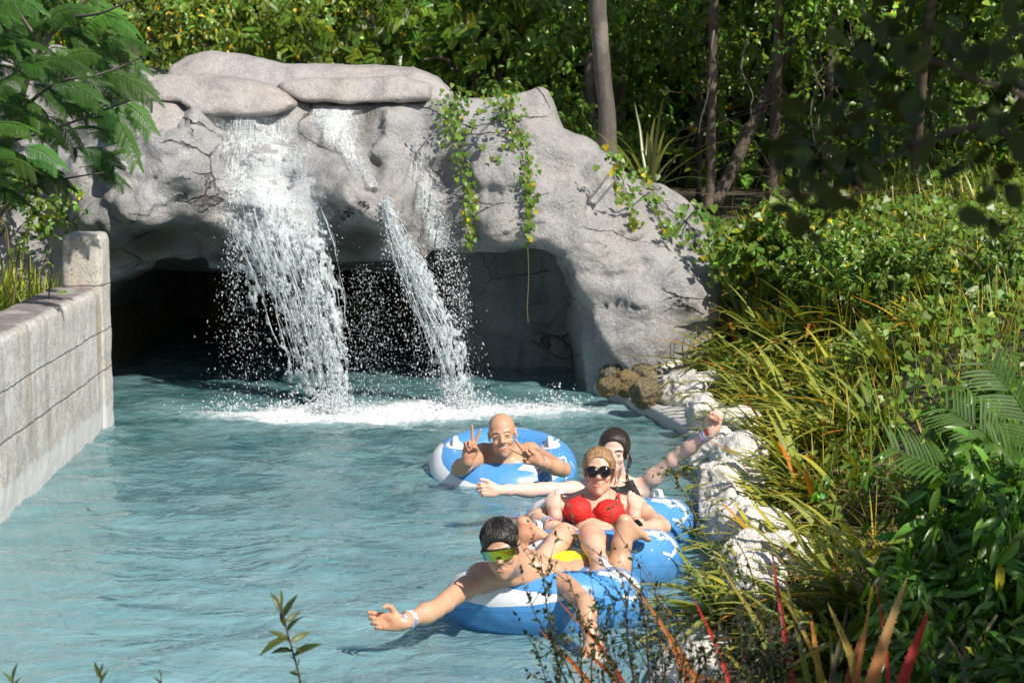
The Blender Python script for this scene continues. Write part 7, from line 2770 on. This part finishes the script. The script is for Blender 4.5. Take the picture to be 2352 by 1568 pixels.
    near('wide orange and crimson bladed plant at the bottom right', (1990, 1700, 5.3), [
        (1960, 1720, 2085, 1320, .026, (.30, .10, .05), (.42, .17, .06), (.36, .30, .12), -.3), (2020, 1720, 2135, 1395, .024, (.34, .02, .02), RED, RED, -.2), (1925, 1720, 1985, 1440, .024, DRK, (.28, .10, .05), (.34, .12, .07), -.3), (1900, 1700, 1905, 1440, .014, (.08, .08, .04), (.15, .14, .06), GRN, .1),
        (1985, 1720, 1900, 1380, .020, GRN, YEL, (.45, .33, .10), .3), (1880, 1720, 1950, 1380, .012, DRK, DRK, DRK, -.2), (2040, 1720, 2010, 1330, .008, DRK, RED, RED, .1), (1940, 1700, 2005, 1340, .010, GRN, ORG, YEL, -.1)])

    # overhanging tree whose thick leaves blur in the upper right; leaves out of view are added to shade it and the near bank
    tr = empty('foreground_tree', (2.3, 1.9, .9), 'dark blurred branches with thick oval leaves reaching in at the upper right', 'tree')
    Yb = 2.25
    paths = [[(2560, 330, 2.3), (2352, 320, Yb), (2243, 290, Yb), (2097, 335, Yb), (1962, 395, Yb), (1905, 378, Yb), (1852, 366, Yb)], [(2560, 330, 2.3), (2360, 225, Yb), (2225, 176, Yb), (2170, 146, Yb), (2060, 132, Yb)], [(2190, 165, Yb), (2178, 100, Yb), (2195, 65, Yb), (2225, 60, Yb)],
             [(1962, 395, Yb), (1975, 440, Yb), (1900, 470, Yb), (1840, 480, Yb)], [(2097, 335, Yb), (2040, 300, Yb), (1990, 270, Yb), (1930, 265, Yb)], [(2560, 330, 2.3), (2430, 110, Yb), (2300, 40, Yb)]]
    b = Bag(); lv = Bag()
    for k, l in enumerate(paths):
        P = spline([W(*q) for q in l], 26)
        b.tube(P, np.linspace(.0055 if k < 2 else .003, .0016, 26), 7)
    b.build('branch', M_BARK2, tr)
    b = Bag()
    b.tube(spline([(2.3, 1.9, .8), (2.15, 2.0, 1.6), (1.95, 2.2, 2.1), (1.5, 2.34, 2.12), (1.05, 2.33, 2.07), W(2560, 330, 2.3)], 24), np.linspace(.07, .006, 24), 10)
    b.build('trunk', M_BARK2, tr)
    clus = [(1850, 350, 30, 9), (1830, 440, 42, 12), (1860, 480, 36, 9), (1900, 420, 30, 6), (1800, 350, 25, 4), (1960, 300, 45, 10), (1990, 260, 40, 8), (2040, 130, 45, 9), (2100, 80, 50, 10), (2190, 40, 45, 8), (2220, 110, 40, 6), (2060, 240, 40, 5),
            (2100, 300, 40, 5), (2290, 230, 60, 11), (2330, 330, 60, 12), (2320, 120, 60, 9), (2290, 380, 55, 8), (2340, 40, 50, 12), (2300, 480, 40, 6), (2000, 350, 35, 5), (2150, 200, 40, 4), (1880, 300, 40, 7), (1930, 350, 40, 7), (2060, 60, 45, 8), (2260, 300, 50, 8), (2335, 420, 45, 8), (2300, 160, 55, 7), (2180, 250, 45, 6), (2030, 190, 40, 6)]
    TPL = tpl([(0, .03), (.2, .20), (.55, .33), (.85, .26), (1, .02)], .12, .15)
    for u, v, sp, n in clus:
        P = np.array([W(u + rng.normal(0, sp), v + rng.normal(0, sp * .8), Yb + rng.normal(0, .08)) for _ in range(n)])
        D = rdir(rng, n); D[:, 0] -= .5
        U = rdir(rng, n) + np.array((0, -.3, .8))
        scatter(lv, TPL, P, D, U, rng.uniform(.025, .042, n), tints(rng, n, 0, .25))
    for (c, r_, n) in (((2.0, 1.0, 3.35), (1.2, 1.1, .45), 2600), ((3.9, 2.9, 3.5), (1.0, 1.2, .5), 2200)):  # unseen leaf masses, put in to shade the branch and lower right plants
        v = rdir(rng, n) * rng.rand(n, 1) ** .4
        P = np.array(c) + v * np.array(r_)
        fr = P[:, 1] * .289 + .06
        ok = (P[:, 2] > CAM_H + P[:, 1] * .075 + .12) | (P[:, 0] > fr)
        P = P[ok]
        scatter(lv, TPL, P, rdir(rng, len(P)), rdir(rng, len(P)) * .5 + np.array((0, 0, 1.0)), rng.uniform(.07, .13, len(P)), tints(rng, len(P), 0, .2))
    lv.build('foliage', M_BIGLEAF, tr)


bank_plants(); shrubs(); palm(); vines(); feathery_tree(); left_bank(); foreground()
print('green', time.time() - T0)
